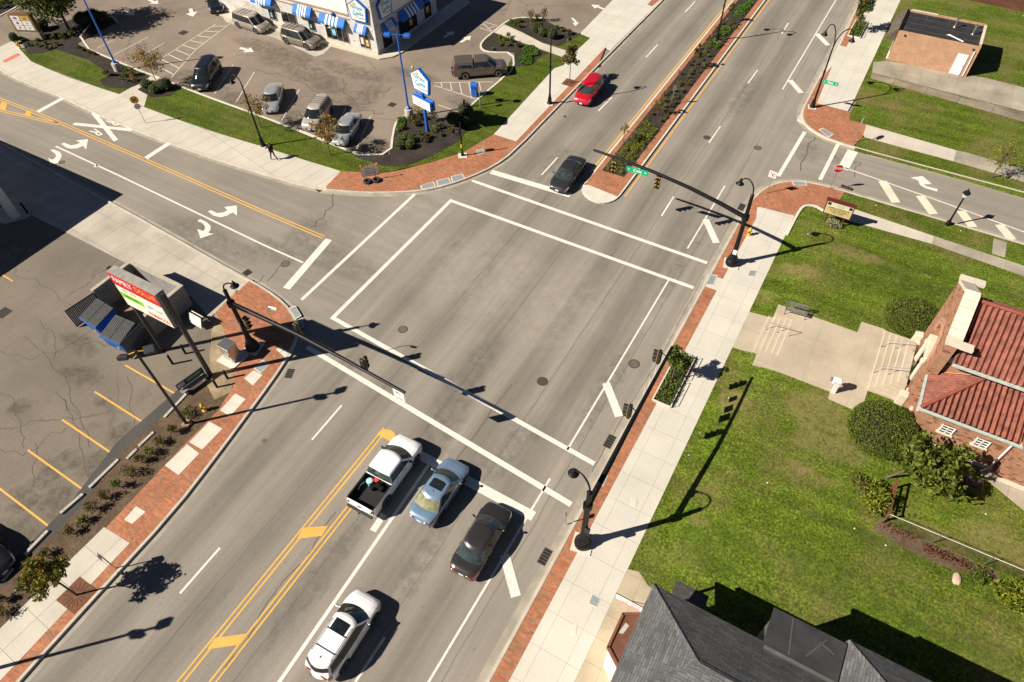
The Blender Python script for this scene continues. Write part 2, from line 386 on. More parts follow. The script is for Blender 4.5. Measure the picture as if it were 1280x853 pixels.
def m_carpaint(name,c,metal=.0,rough=.3,coat=1.0):
    m,nt,b=newmat(name); v=objc(nt)
    dust=ramp(nt,noise(nt,v,2.0,6,.7),[(.3,.93),(.7,1.05)])
    lk(nt,mixc(nt,c,dust,1,'MULTIPLY'),b.inputs['Base Color'])
    b.inputs['Metallic'].default_value=metal; b.inputs['Roughness'].default_value=rough; b.inputs['Coat Weight'].default_value=coat; b.inputs['Coat Roughness'].default_value=.05
    return m
M={}
M['road']=m_asphalt()
M['ground']=flat('far ground',(.2,.18,.15),.95,0,.2,.05,world=True)
M['lotL']=m_lot('worn lot asphalt',(.205,.172,.138),.6,.5,.13,[(70,625,1.5,1.5),(118,582,1.2,1.2),(157,543,1.2,1.2),(62,592,1.0,2.2),(30,625,1.2,1.2),(22,670,1.6,1.4),(105,470,2,.9),(85,466,1,.6),(25,508,.9,.9),(132,505,1,.5),(97,430,2.5,.8),(95,580,.6,.6)])
M['lotW']=m_lot('restaurant lot asphalt',(.255,.205,.163),.45,.4,.09,[(360,75,5,2.5),(390,95,5,2),(330,60,6,1.5),(440,90,6,1.5),(232,97,2.5,1.8),(368,148,2,1.5),(295,125,2,1.5),(470,185,3,1.6),(452,185,2,1.5),(575,128,2,1.2),(640,66,1.2,.8),(520,95,4,1),(455,125,2,4),(410,110,3,1.2)])
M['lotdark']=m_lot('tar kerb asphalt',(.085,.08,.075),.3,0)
M['walkE']=m_conc('sidewalk concrete',(.60,.56,.49),1.5,1.9,0,(.05,.2),.035,.72,.02,.18)
M['walkW']=m_conc('street sidewalk concrete',(.56,.515,.44),1.55,9,rad(12),(0,4),.05,.62,.025,.2)
M['walkP']=m_conc('path concrete',(.56,.50,.42),1.5,1.5,rad(0),(0,0),.02,.8,.03,.25)
M['apron']=m_conc('driveway concrete',(.47,.42,.355),2.1,2.6,rad(4),(.3,.2),.04,.6,.05,.4)
M['oldc']=m_conc('old weathered concrete',(.36,.315,.25),1.7,3.4,0,(.3,.2),.03,.62,.06,.6)
M['oldd']=m_conc('broken slab',(.27,.22,.165),3.1,2.0,rad(8),(.3,.2),.06,.4,.12,.9)
M['walkL']=m_conc('lower sidewalk concrete',(.56,.515,.44),1.75,1.95,rad(3),(.6,.3),.04,.6,.03,.25)
M['plaza']=m_conc('plaza concrete',(.47,.395,.30),3.0,3.0,0,(.4,.4),.03,.78,.03,.4)
M['kerb']=flat('kerb concrete',(.50,.455,.385),.9,0,.14,1.2,world=True)
M['gutter']=flat('gutter concrete',(.34,.30,.245),.9,0,.2,.9,world=True)
M['stone']=flat('cast stone',(.62,.55,.44),.8,0,.1,1.5,bmp=.1)
M['conc']=flat('plain concrete',(.45,.42,.37),.9,0,.14,2,bmp=.1)
M['cmu']=m_brick('painted block wall',(.26,.25,.24),(.28,.27,.255),(.22,.21,.2),.4,.2,.01)
M['paver']=m_paver(rad(0)); M['paver2']=m_paver(rad(24),'brick pavers laid askew')
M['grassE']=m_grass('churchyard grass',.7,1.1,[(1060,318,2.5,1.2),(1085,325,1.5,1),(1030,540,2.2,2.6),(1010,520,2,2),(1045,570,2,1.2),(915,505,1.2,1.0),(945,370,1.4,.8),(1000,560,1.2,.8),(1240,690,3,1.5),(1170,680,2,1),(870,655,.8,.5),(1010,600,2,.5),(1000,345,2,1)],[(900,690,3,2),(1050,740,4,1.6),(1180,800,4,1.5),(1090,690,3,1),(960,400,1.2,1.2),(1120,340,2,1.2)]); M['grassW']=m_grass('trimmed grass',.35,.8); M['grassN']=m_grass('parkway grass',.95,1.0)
M['mulch']=m_mulch('dark mulch',(.022,.018,.016),(.075,.062,.055)); M['soil']=m_mulch('brown soil',(.075,.05,.032),(.19,.135,.09),5); M['sand']=m_mulch('sandy soil',(.27,.2,.12),(.45,.35,.23),5); M['redmulch']=m_mulch('red brown mulch',(.08,.035,.022),(.16,.07,.045))
M['white']=m_paint('white road paint',(.76,.72,.64),.5); M['cream']=m_paint('cream road paint',(.74,.66,.52),.4); M['yellow']=m_paint('yellow road paint',(.76,.41,.075),.5); M['palewhite']=m_paint('faded white paint',(.6,.56,.5),.8)
M['black']=flat('black painted metal',(.006,.006,.007),.5,.0,.2,6,.3); M['rubber']=flat('rubber',(.018,.018,.019),.85,0,.2,8); M['dark']=flat('dark void',(.008,.008,.009),.9)
M['steel']=flat('galvanised steel',(.5,.5,.5),.42,.85,.12,5); M['alu']=flat('brushed aluminium',(.62,.6,.57),.32,.9,.1,4); M['chrome']=flat('chrome',(.7,.7,.7),.12,1,.05,4)
M['iron']=flat('cast iron',(.075,.062,.052),.75,.2,.25,8); M['rust']=flat('rusty iron',(.16,.065,.03),.85,.1,.3,5)
M['plate']=flat('steel cover plate',(.33,.36,.38),.6,.3,.15,4); M['coverc']=flat('cover concrete',(.62,.58,.5),.85,0,.08,2)
M['wht']=flat('white paint',(.78,.77,.75),.5,0,.05,3); M['red']=flat('red paint',(.5,.02,.025),.45,0,.1,3); M['yel']=flat('yellow paint',(.75,.42,.03),.45,0,.1,4); M['org']=flat('orange paint',(.75,.2,.03),.5,0,.1,4)
M['blue']=flat('bright blue paint',(.012,.13,.52),.35,0,.08,3); M['dblue']=flat('container blue',(.010,.09,.34),.5,.1,.25,3); M['green']=flat('street sign green',(.0,.38,.2),.4,0,.05,3); M['txtblack']=flat('black lettering',(.02,.02,.02),.6); M['txtteal']=flat('teal lettering',(.03,.3,.52),.5)
M['wood']=flat('grey timber',(.28,.235,.18),.8,0,.25,5); M['bark']=flat('bark',(.12,.085,.06),.95,0,.3,9,bmp=.4)
M['glass']=m_glass('dark window glass')
M['amber']=flat('amber lens',(.8,.35,.02),.3); 
# ---------------------------------------------------------------- ground, streets, kerbs, markings
def gp(L,z=0.0): return [G(x,y,z) for x,y in L]
b=MB(); b.sheet([(-420,-260,-.06),(320,-260,-.06),(320,420,-.06),(-420,420,-.06)]); struct('ground',b,M['ground'],'flat ground reaching beyond every street','ground')
b=MB(); b.sheet([(-150,-40,0),(60,-40,0),(60,170,0),(-150,170,0)]); struct('road',b,M['road'],'worn grey asphalt of the crossing streets','road')
def slabz(name,L,z,mat,label,cat,base=0.0,world=False):
    b=MB(); pts=L if world else gp(L,z); b.prism(pts,base-.02,z,bottom=False); return struct(name,b,M[mat] if isinstance(mat,str) else mat,label,cat)
def offs(path,d):
    out=[];n=len(path)
    for i in range(n):
        a=path[max(0,i-1)];c=path[min(n-1,i+1)];p=path[i]
        t1=(Vector((p[0]-a[0],p[1]-a[1]))) if i>0 else Vector((c[0]-p[0],c[1]-p[1]))
        t2=(Vector((c[0]-p[0],c[1]-p[1]))) if i<n-1 else t1
        t1.normalize();t2.normalize(); nn=Vector((-(t1.y+t2.y),t1.x+t2.x)); nn.normalize()
        k=1/max(.5,nn.dot(Vector((-t1.y,t1.x)))); out.append(Vector((p[0]+nn.x*d*k,p[1]+nn.y*d*k)))
    return out
def smooth(path,it=2):
    p=[Vector((q[0],q[1])) for q in path]
    for _ in range(it):
        o=[p[0]]
        for a,c in zip(p,p[1:]): o+=[a*.75+c*.25,a*.25+c*.75]
        o.append(p[-1]); p=o
    return p
def band(mb,path,d0,d1,z0,z1=None):
    A=offs(path,d0);B=offs(path,d1); z1=z0 if z1 is None else z1
    for i in range(len(path)-1):
        q=[(A[i].x,A[i].y,z0),(A[i+1].x,A[i+1].y,z0),(B[i+1].x,B[i+1].y,z1),(B[i].x,B[i].y,z1)]
        mb.add(q,[(0,1,2,3)] if d1>d0 else [(3,2,1,0)])
def kerb(path,side,label,w=.17,gut=.42,h=.145,top=None):
    """path: back edge of the kerb top; side=+1 road lies left of the direction of travel, -1 right"""
    k=MB(); band(k,path,0,side*w,h); 
    A=offs(path,side*w);B=offs(path,side*(w+.03))
    for i in range(len(path)-1):
        q=[(A[i].x,A[i].y,h),(A[i+1].x,A[i+1].y,h),(B[i+1].x,B[i+1].y,.0),(B[i].x,B[i].y,.0)]; k.add(q,[(0,1,2,3)] if side>0 else [(3,2,1,0)])
    C=offs(path,0)
    for i in range(len(path)-1):
        q=[(C[i].x,C[i].y,h),(C[i+1].x,C[i+1].y,h),(C[i+1].x,C[i+1].y,.0),(C[i].x,C[i].y,.0)]; k.add(q,[(3,2,1,0)] if side>0 else [(0,1,2,3)])
    struct('kerb',k,M['kerb'],label,'kerb')
    if gut>0:
        g=MB(); band(g,path,side*(w+.03),side*(w+.03+gut),.004); struct('gutter',g,M['gutter'],'concrete gutter pan along '+label,'gutter')
# --- kerb lines (world metres taken from the photograph)
Z=.145
KE=[(-6.0,-20),(-6.0,50.0)]
k_se=smooth([(-6.0,-20),(-6.0,30),(-6.0,47.6),(-5.9,50.6),(-5.1,52.9),(-3.6,54.2),(-1.6,54.75),(2,54.75),(40,54.2)],2)
k_ne=smooth([(40,61.9),(6,61.9),(-1.5,61.95),(-3.9,62.7),(-5.2,63.9),(-5.75,65.5),(-5.85,68),(-5.9,80),(-5.95,160)],2)
k_sw=[G(x,y,Z) for x,y in [(-60,945),(18,853),(120,741),(214,639),(270,567),(322,497),(350,458),(366,430),(371,412),(366,396),(353,379),(330,362),(303,347),(272,330),(190,283),(117,243),(0,180),(-120,110)]]
k_sw=smooth(k_sw,1)
k_nw=[G(x,y,Z) for x,y in [(-80,40),(-10,76),(0,84),(8,90),(33,102),(81,121),(113,137),(165,159.5),(214,177.5),(256,192.5),(320,213),(397,235),(440,239),(475,240),(524,238),(560,230),(590,219),(616,207),(640,190),(700,128),(764,63),(829,-2),(900,-75)]]
k_nw=smooth(k_nw,1)
kerb(k_se,1,'the churchyard corner kerb'); kerb(k_ne,1,'the alley corner kerb'); kerb(k_sw,-1,'the dollar store lot kerb',gut=.35); kerb(k_nw,-1,'the restaurant corner kerb',gut=.35)
# --- east side: sidewalk, brick strip, corner
def xy(L,z): return [(a,c,z) for a,c in L]
slabz('sidewalk',[(-6.0,-20),(-2.3,-20),(-2.3,15.5),(-2.3,50.8),(-4.2,52.4),(-6.0,49.8)],.125,'walkE','broad pale concrete sidewalk beside the churchyard','sidewalk',world=True)
slabz('brick_strip',[(-6.0,-20),(-5.25,-20),(-5.15,20),(-5.1,38.2),(-6.0,38.2)],.129,'paver','narrow red brick strip behind the churchyard kerb','paving',world=True)
slabz('brick_strip',[(-6.0,39.6),(-5.1,39.6),(-5.0,47.8),(-5.8,51)]+[(-6.0,48)],.129,'paver','short red brick strip behind the signal pole','paving',world=True)
ccor=[p for p in k_se if p.y>48.0 and p.x<1.5]
inner=[G(x,y,.13) for x,y in [(1055.7,240.5),(1048,252),(1036,264),(1020,260),(1009,256.5),(1002,259.5),(993,270),(950,259)]]
slabz('brick_corner',[(p.x,p.y) for p in ccor]+[(p.x,p.y) for p in inner],.133,'paver2','red brick paving on the churchyard corner','paving',world=True)
# lawn of the churchyard rising gently to the terrace
lb=MB(); rows=[]
XS=sorted([-2.32+(40+2.32)*(i/60)**1.6 for i in range(61)]+[-.67,-.64,6.4,6.43,-.95]); YS=sorted([-20+(52.9+20)*j/110 for j in range(111)]+[32.28,32.31,33.43,33.46,37.39,37.42,38.33,38.36])
def hl(x,y):
    if x<6.42 and ((x>-.655 and 32.295<y<38.345) or (x<=-.655 and 33.445<y<37.405)): return .04
    return hz(x,y)+.004
for x in XS: rows.append([(x,yy,hl(x,yy)) for yy in YS])
lb.grid(rows); lb.f=[f[::-1] for f in lb.f]
struct('churchyard_lawn',lb,M['grassE'],'patchy sunlit lawn around the brick church','lawn')
# parkway, sidewalk along the east side street
slabz('parkway_lawn',[(-.9,52.8),(-.4,54.75),(40,54.2),(40,52.8)],.13,'grassN','thin parkway grass along the side street','lawn',world=True)
slabz('side_walk',[(1061,259),(1166.5,295),(1165,305),(1050,273)],.137,'walkP','pale concrete path behind the church sign','sidewalk')
slabz('side_walk',[(1166.5,295),(1400,372),(1400,388),(1165,305)],.137,'oldc','old weathered path north of the church','sidewalk')
slabz('side_walk',[(1242,298),(1259,303),(1256,322),(1240,317)],.139,'oldc','short crossing slab through the parkway grass','sidewalk')
# --- north-east block
slabz('sidewalk',[(-5.9,64),(-5.9,160),(-1.9,160),(-1.9,70),(-2.2,62.9),(-4.5,63.4)],.125,'walkE','broad pale concrete sidewalk beside the alley','sidewalk',world=True)
cne=[p for p in k_ne if p.x<.4 and p.y<75.2]
slabz('brick_corner',[(p.x,p.y) for p in cne]+[(G(x,y,.13).x,G(x,y,.13).y) for x,y in [(1040,83),(1021,129),(1063,140),(1061,150),(1091,158)]],.131,'paver2','red brick paving on the alley corner','paving',world=True)
slabz('brick_strip',[(1050,57),(1058,59),(1087,0),(1078,-2)],.129,'paver','red brick strip beside the far planter','paving')
slabz('parkway_lawn',[(1080,157),(1077,171),(1192,202),(1400,262),(1400,282),(1280,246),(1190,220),(1068,187)],.13,'grassN','dry parkway grass by the alley corner','lawn')
slabz('alley_lawn',[(1063,140),(1088,98),(1400,180),(1400,260),(1280,226),(1091,158),(1061,150)],.128,'grassN','mottled lawn between alley and side street','lawn')
slabz('side_walk',[(1083,156),(1079,169),(1192,201),(1195,188)],.134,'walkP','pale concrete path beside the alley lawn','sidewalk')
slabz('side_walk',[(1195,188),(1192,201),(1400,264),(1400,246),(1209,191)],.134,'oldc','old cracked path beside the alley lawn','sidewalk')
slabz('alley',[(1092,78),(1108,76),(1234,98),(1400,140),(1400,170),(1090,91)],.132,'oldc','cracked concrete alley beside the small brick building','alley')
slabz('alley',[(1090,92),(1400,171),(1400,186),(1088,98)],.136,M['oldd'],'broken lower alley slab','alley')
slabz('far_lawn',[(-1.9,70),(60,73),(60,160),(-1.9,160)],.122,'grassN','grass around the small brick building','lawn',world=True)
slabz('mulch_bed',[(1190,-4),(1212,0),(1400,42),(1400,-30),(1190,-30)],.14,'redmulch','red brown bare earth in the far corner','mulch')
# --- south-west corner
ksw=[(p.x,p.y) for p in k_sw if p.x<-27.0 and p.y>-2 and p.x>-36.5]
zb=.125
brk=[G(x,y,zb) for x,y in [(314,349),(269,391),(276,402),(286,436),(291,464),(291,484),(273,513),(232,554),(152,639),(100,694),(0,800),(-80,885),(-60,945)]]
kk=[(p.x,p.y) for p in k_sw if p.y<21.9 and p.x>-36.2]
slabz('brick_sidewalk',kk+[(p.x,p.y) for p in brk[:-1]],zb,'paver','long red brick sidewalk along the dollar store lot','paving',world=True)
slabz('sidewalk',[(130,659),(162,679),(0,851),(-60,915),(-80,880),(0,786)],.13,M['walkL'],'pale concrete panels at the lower left','sidewalk')
for i,(L,lab) in enumerate([([(206,582),(234,555.5),(249,567),(223,594)],'larger pale slab in the brick sidewalk'),([(236.5,553),(261.7,527),(278,536),(252.6,562)],'pale slab beside the floodlight pole'),([(275,513),(294,492),(307,499),(287.5,520.5)],'pale slab beside the yellow hydrant'),([(305,473),(317,463),(328,469),(316,482)],'rounded pale slab beside the utility cabinet'),([(155,650),(170,633),(182,640),(165,655)],'small pale slab nearest the concrete panels')]):
    slabz('paving_slab',L,.131,M['coverc'],lab,'paving slab')
slabz('planting_bed',[(314,349.5),(269,391.5),(258,425),(262,470),(235,493),(155,562),(97,639),(0,735),(-60,800),(-80,885),(0,800),(100,694),(152,639),(232,554),(273,513),(291,484),(291,464),(286,436),(276,402)][3:],.10,'soil','brown soil bed between lot and brick sidewalk','soil')
slabz('sand_patch',[(296,362),(269,391),(262,440),(264,470),(258,480),(268,500),(288,490),(292,476),(291,464),(286,436),(300,420),(284,405)],.108,'sand','bare sandy soil by the signal pole','soil')
slabz('store_lot',[(-400,120),(-150,160),(0,250),(84,291),(158,329),(240,372),(262,398),(264,470),(235,493),(155,562),(97,639),(0,735),(-200,930),(-700,900)],.02,'lotL','cracked brown asphalt of the dollar store lot','parking lot')
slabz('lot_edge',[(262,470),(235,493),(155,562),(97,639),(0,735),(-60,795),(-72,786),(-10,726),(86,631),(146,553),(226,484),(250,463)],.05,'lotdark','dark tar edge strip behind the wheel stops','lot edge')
slabz('concrete_apron',[(-200,72),(0,181),(117,244),(190,284),(272,331),(314,349),(262,398),(240,372),(158,329),(84,291),(0,250),(-200,150)],.06,'apron','broad worn concrete apron beside the street','driveway')
# --- north-west block
inn=[(-10,64),(3,57),(16,51),(27,64),(39,77),(85,97),(149,118),(180,134),(256,162),(330,184),(380,200),(426,214)]
knw1=[(p.x,p.y) for p in k_nw if p.x<-38.2 and p.x>-93]
slabz('sidewalk',knw1+[(G(x,y,.125).x,G(x,y,.125).y) for x,y in reversed(inn)]+[],.125,M['walkW'],'curving pale sidewalk beside the restaurant lawn','sidewalk',world=True)
yl=G(764,63,Z).y; knw2=[(p.x,p.y) for p in k_nw if p.x>-39.4 and p.y<yl]
slabz('brick_sidewalk',knw2+[(G(x,y,.125).x,G(x,y,.125).y) for x,y in [(757,59),(645,177),(617,168),(578,191),(536,204),(500,213),(475,217),(426,214),(408,233)]],.129,'paver','curving red brick sidewalk at the restaurant corner','paving',world=True)
slabz('sidewalk',[(617,168),(645,177),(757,59),(764,62),(829,-2),(900,-75),(840,-75),(766,0),(726,41),(737,48),(706,71),(640,143)],.127,'walkE','pale concrete sidewalk and drive mouth','sidewalk')
slabz('brick_strip',[(809,6),(815,8),(829,-3),(870,-45),(858,-46)],.131,'paver','red brick strip beyond the drive mouth','paving')
slabz('restaurant_lot',[(-500,-200),(-150,20),(-10,64),(16,51),(60,40),(95,54),(206,98),(328,144),(449,192),(487,191),(500,146),(570,148),(627,98),(640,72),(726,41),(766,0),(840,-75),(900,-140)],.11,'lotW','brown asphalt of the restaurant parking lot','parking lot')
slabz('trimmed_lawn',[(27,64),(39,77),(149,118),(180,134),(330,184),(426,214),(475,217),(536,204),(578,191),(617,168),(640,143),(706,71),(727,56),(690,50),(640,72),(627,98),(570,150),(500,150),(487,195),(449,195),(328,147),(206,100),(95,55),(60,40)],.135,'grassW','neat green lawn curving round the restaurant lot','lawn')
for L,lab in [([(180,133.5),(149,118),(163,110),(178,103),(186,95),(200,98),(188,106)],'little concrete path through the lawn'),]:
    slabz('side_walk',L,.142,'walkP',lab,'sidewalk')
for L,lab in [([(26,50),(50,40),(100,20),(140,20),(146,28),(95,55),(130,72),(170,88),(168,98),(140,95),(110,75),(70,62),(55,66),(35,68)],'mulch under the big tree by the monument sign'),([(124,100),(140,93),(165,93),(188,95),(178,104),(160,111),(140,110),(128,106)],'mulch round the blue lamp base'),([(172,112),(190,100),(222,110),(214,120),(190,122)],'mulch under the clipped shrubs'),
   ([(487,193),(490,165),(497,147),(530,146),(570,149),(585,160),(575,176),(540,195),(510,207),(480,208),(455,200),(440,195)],'mulch bed below the restaurant pylon sign')]:
    slabz('mulch_bed',L,.148,'mulch',lab,'mulch')
z8=lambda L:[(600+x/8,y/8) for x,y in L]
slabz('island_walk',z8([(240,245),(140,325),(600,490),(850,580),(905,520),(620,430),(430,330)]),.15,'walkP','pale concrete path across the planted island','sidewalk')
slabz('planted_island',z8([(240,240),(320,195),(450,180),(620,190),(760,258),(1000,338),(1100,380),(965,505),(900,520),(620,428),(430,328)]),.145,'grassW','planted island north of the pickup','planting bed')
slabz('mulch_bed',z8([(250,243),(330,200),(450,186),(620,196),(760,264),(1000,345),(910,400),(790,465),(620,425),(430,325)]),.153,'mulch','mulch round the three ball shrubs','mulch')
slabz('planted_island',z8([(10,450),(50,395),(140,325),(600,492),(850,582),(840,650),(690,700),(350,690),(340,520),(80,515),(30,490)]),.143,'grassW','planted island beside the parked pickup','planting bed')
slabz('mulch_bed',z8([(18,452),(55,400),(142,332),(600,500),(690,530),(590,580),(530,640),(450,665),(350,665),(345,525),(80,508),(36,485)]),.151,'mulch','mulch round the yellow flowering shrubs','mulch')
# lot kerbs (pale edging)
def edging(L,label,w=.16,h=.16,side=1,close=False):
    p=smooth([G(x,y,h) for x,y in L],1); m=MB(); A=offs(p,0);B=offs(p,side*w)
    for i in range(len(p)-1):
        q=[A[i],A[i+1],B[i+1],B[i]]
        if side<0: q=q[::-1]
        m.prism([(a.x,a.y) for a in q],.0,h+.02,bottom=False)
    struct('kerb',m,M['coverc'],label,'kerb')
edging([(146,28),(138,20),(120,22),(95,54),(170,86),(206,99),(250,117),(328,145),(400,172),(449,193),(487,192),(490,165),(495,150),(505,144)],'pale kerb edging of the lawn side of the lot',.2,.16,-1)
edging([(570,149),(592,127),(627,98)],'pale kerb below the blue bin',.2,.16,-1)
edging(z8([(210,800),(350,690),(338,520),(120,520),(30,500),(10,450),(50,395),(140,322),(240,240),(320,192),(450,176),(620,186)]),'pale kerb round the planted islands',.2,.17,1)
edging([(0,20),(14,13),(32,2),(50,-10)],'pale kerb at the top left corner',.2,.16,1)
slabz('trimmed_lawn',[(-30,30),(0,21),(32,3),(50,-10),(20,-60),(-120,-20)],.14,'mulch','shrub bed in the top left corner','mulch')
# median
mz=.145
mpath=[(-19.62,165),(-19.62,60),(-19.62,45.6),(-19.5,44.6),(-19.0,43.9),(-18.2,43.5),(-17.4,43.4),(-16.7,43.7),(-16.2,44.5),(-16.08,45.6),(-16.08,60),(-16.08,165)]
mk=smooth(mpath,1); mm=MB(); mm.prism(mk,-.02,.135,bottom=False); struct('median',mm,M['coverc'],'raised median with a rounded concrete nose','median')
mm=MB()
for a,c in ((-19.44,-18.99),(-16.84,-16.26)): mm.prism([(a,47.7),(c,47.7),(c,165),(a,165)],.0,.15,bottom=False)
mm.prism([(-19.44,45.25),(-16.26,44.95),(-16.26,47.701),(-19.44,47.701)],.0,.148,bottom=False)
struct('brick_strip',mm,M['paver'],'red brick borders of the planted median','paving')
mm=MB(); mm.prism([(-18.99,47.7),(-16.84,47.7),(-16.84,165),(-18.99,165)],0,.146,bottom=False); struct('mulch_bed',mm,M['mulch'],'dark mulch strip of the median','mulch')
# --- road markings
WH=MB();YE=MB();CR=MB();PW=MB()
def line(mb,pts,w,z=.008,world=False):
    p=[Vector((q[0],q[1])) for q in pts] if world else [G(*q).xy for q in pts]
    A=offs(p,w/2);B=offs(p,-w/2)
    for i in range(len(p)-1): mb.add([(B[i].x,B[i].y,z),(B[i+1].x,B[i+1].y,z),(A[i+1].x,A[i+1].y,z),(A[i].x,A[i].y,z)],[(0,1,2,3)])
def fill(mb,L,z=.008,sc_=1,ox=0,oy=0): mb.sheet([G(ox+x/sc_,oy+y/sc_,z) for x,y in L],z)
line(WH,[(867,360),(563.5,251),(416,397.5),(743,580)],.32)
line(WH,[(518.5,243),(377,375)],.28); line(WH,[(384,434),(714,631)],.36); line(WH,[(590,226),(884,329)],.32)
line(WH,[(411,299.5),(358,361)],.62); line(WH,[(614,215),(713,244.5)],.62,.012); line(WH,[(523,568),(667,646)],.62,.012)
line(WH,[(535.5,582),(489,649.6),(349,853),(300,925)],.2); line(WH,[(480,643),(466,664)],.4)
X=-8.68
for y0,y1 in ((-15,18.2),(20.5,37.6),(41.7,50.9),(69,150)): line(WH,[(X,y0),(X,y1)],.13,world=True)
for a in [((757.5,479),(774,521)),((882,274.5),(895.5,304)),((630.6,693.6),(645,746)),((1021,42.5),(1035,57)),((987.4,100.5),(1001.5,116.5))]: line(WH,a,.55,.012)
for a in [((444,853),(481,797)),((225,742),(275,685)),((390,550),(427,507)),((677,219),(697,197)),((748,139),(765,121.7)),((807.5,72),(822,56)),((856.5,15.5),(869,2)),((886,179),(900.5,158)),((935,104.4),(947,87.6)),((977,42.5),(985.5,29)),((827,270),(842,246))]: line(WH,a,.14)
for y0 in (94,106,118,130): line(WH,[(-23.5,y0-9.2),(-23.5,y0-6)],.14,world=True); line(WH,[(-12.1,y0),(-12.1,y0+3)],.14,world=True)
line(WH,[(1006,165),(973,220.5)],.33); line(WH,[(1047.5,180.5),(1025,225)],.33); line(WH,[(1066,189),(1053.5,211.5)],.9)
line(CR,[(1056,210),(1170,250),(1400,334)],.14)
for a in [((1103,226.5),(1120,253.5)),((1150,245),(1167,268)),((1201,264),(1216,284)),((1249,281),(1265,300))]: line(CR,a,.75,.012)
line(WH,[(69.6,183),(149.5,220),(330,306.7),(379,328.6)],.16)
line(WH,[(81,121.7),(46.5,140.5)],.55); line(WH,[(212.7,178.4),(181.7,198.5)],.55)
line(WH,[(117,141.5),(145,176)],.45); line(WH,[(92,155),(165,163)],.45,.0125); line(WH,[(118,209),(122.5,206)],.3)
t1=lambda L:[(x/3.879,y/3.879) for x,y in L]
arrow=t1([(297,698),(310,693),(345,706),(375,700),(388,690),(365,683),(427,675),(418,726),(403,708),(375,720),(345,722),(320,716)])
fill(WH,arrow); fill(WH,t1([(243,728),(262,726),(290,738),(300,752),(297,765),(283,785),(305,785),(243,800),(235,765),(252,776),(265,768),(272,758),(268,747)]))
o=lambda L:[(x/3.879,210+y/3.879) for x,y in L]
fill(WH,o([(1008,212),(1022,206),(1055,220),(1085,215),(1102,207),(1088,190),(1148,182),(1150,232),(1128,216),(1100,232),(1070,240),(1035,232)]))
fill(WH,o([(957,258),(970,248),(1000,262),(1020,280),(1022,298),(1010,316),(1037,320),(972,342),(957,297),(985,306),(995,295),(992,280),(980,268)]))
o=lambda L:[(950+x/3.879,210+y/3.879) for x,y in L]
fill(WH,o([(728,47),(788,40),(833,78),(808,80),(795,76),(803,88),(862,103),(858,115),(800,98),(775,82),(768,62)]))
for s in (1,-1):
    pass
def pair(pts,gap=.14,w=.11): 
    p=[G(*q).xy for q in pts]; line(YE,offs(p,gap),w,world=True); line(YE,offs(p,-gap),w,world=True)
pair([(0,124),(40,139.5),(77,154.5),(217,215.5),(330,265.4),(405,297)]); pair([(0,138),(40,147.5),(75,155.5)])
pair([(-160,62),(0,124)]); pair([(-160,104),(0,138)])
fill(YE,[(2,127),(9,130),(7,138),(-1,136)],.012); fill(YE,[(33,138.5),(39,140.5),(39,145.5),(31,144)],.012)
Xa,Xb=-19.63,-18.2
for x in (Xa,Xb):
    for s in (-.14,.14): line(YE,[(x+s,-15),(x+s,16.2 if x==Xa else 11.5)],.11,world=True)
fill(YE,[(268,798),(309,792),(299,806),(259,812)],.012); fill(YE,[(379,660),(410,657.5),(402.5,670),(371.5,673.7)],.012)
fill(YE,[(-0,0)]*0 or [(471.6,543),(473.5,540),(477,538.2),(481,537),(485,537),(489,538.2),(492,540.2),(494,543),(494.3,546),(490,553)],.012)
line(YE,[(-19.9,46.0),(-19.9,165)],.13,world=True); line(YE,[(-15.74,45.4),(-15.74,165)],.13,world=True)
for a in [((156.7,457),(220,493)),((118.5,490),(198,540.5)),((78,525),(150,574)),((35,563),(116,621)),((-25,592),(70,665)),((2.6,343.5),(16,352)),((-90,640),(25,715))]: line(YE,a,.12,.03)
line(YE,[(221,493.5),(227,497)],.13,.031)
# restaurant lot
def L1(mb,x0,y0,x1,y1,w=.11,sc_=3.879,ox=0,oy=0): 
    p=[G(ox+x0/sc_,oy+y0/sc_,.118).xy,G(ox+x1/sc_,oy+y1/sc_,.118).xy]; line(mb,p,w,.118,world=True)
for a in [(470,235,635,150),(550,268,720,180),(635,300,797,208),(725,320,1045,118),(830,378,950,240),(950,240,1120,112),(1040,455,1130,315),(1145,495,1233,350)]: L1(PW,*a)
for i in range(9):
    f=(i+.5)/9; xa,ya=725+(1045-725)*f,320+(118-320)*f
    g_=f*2
    if g_<1: xb,yb=830+(950-830)*g_,378+(240-378)*g_
    else: xb,yb=950+170*(g_-1),240-128*(g_-1)
    L1(PW,xa,ya,xb,yb,.13)
for a in [(440,552,575,315),(885,560,930,450),(1012,770,1118,518)]: L1(PW,*a,sc_=6.095,ox=280,oy=60)
for a in [(420,188,1005,180),(420,215,830,350),(490,190,505,245),(585,190,600,280),(675,188,700,305),(768,188,798,335),(870,186,890,268),(460,410,680,485)]: L1(PW,*a,sc_=8,ox=490,oy=80)
for a in [(0,205,120,318),(0,280,120,318),(0,205,180,262),(0,255,50,238),(70,285,150,265)]: L1(PW,*a,sc_=8,ox=600,oy=0)
def farrow(px,py,L,ang,mb=WH,z=.12):
    c=G(px,py,z); ca,sa=math.cos(ang),math.sin(ang)
    mb.sheet([(c.x+(a*ca-q*sa)*L,c.y+(a*sa+q*ca)*L,z) for a,q in [(-.5,-.09),(.0,-.09),(.0,-.3),(.5,0),(0,.3),(0,.09),(-.5,.09)]],z)
def aang(x0,y0,x1,y1): a=G(x0,y0);c=G(x1,y1); return math.atan2(c.y-a.y,c.x-a.x)
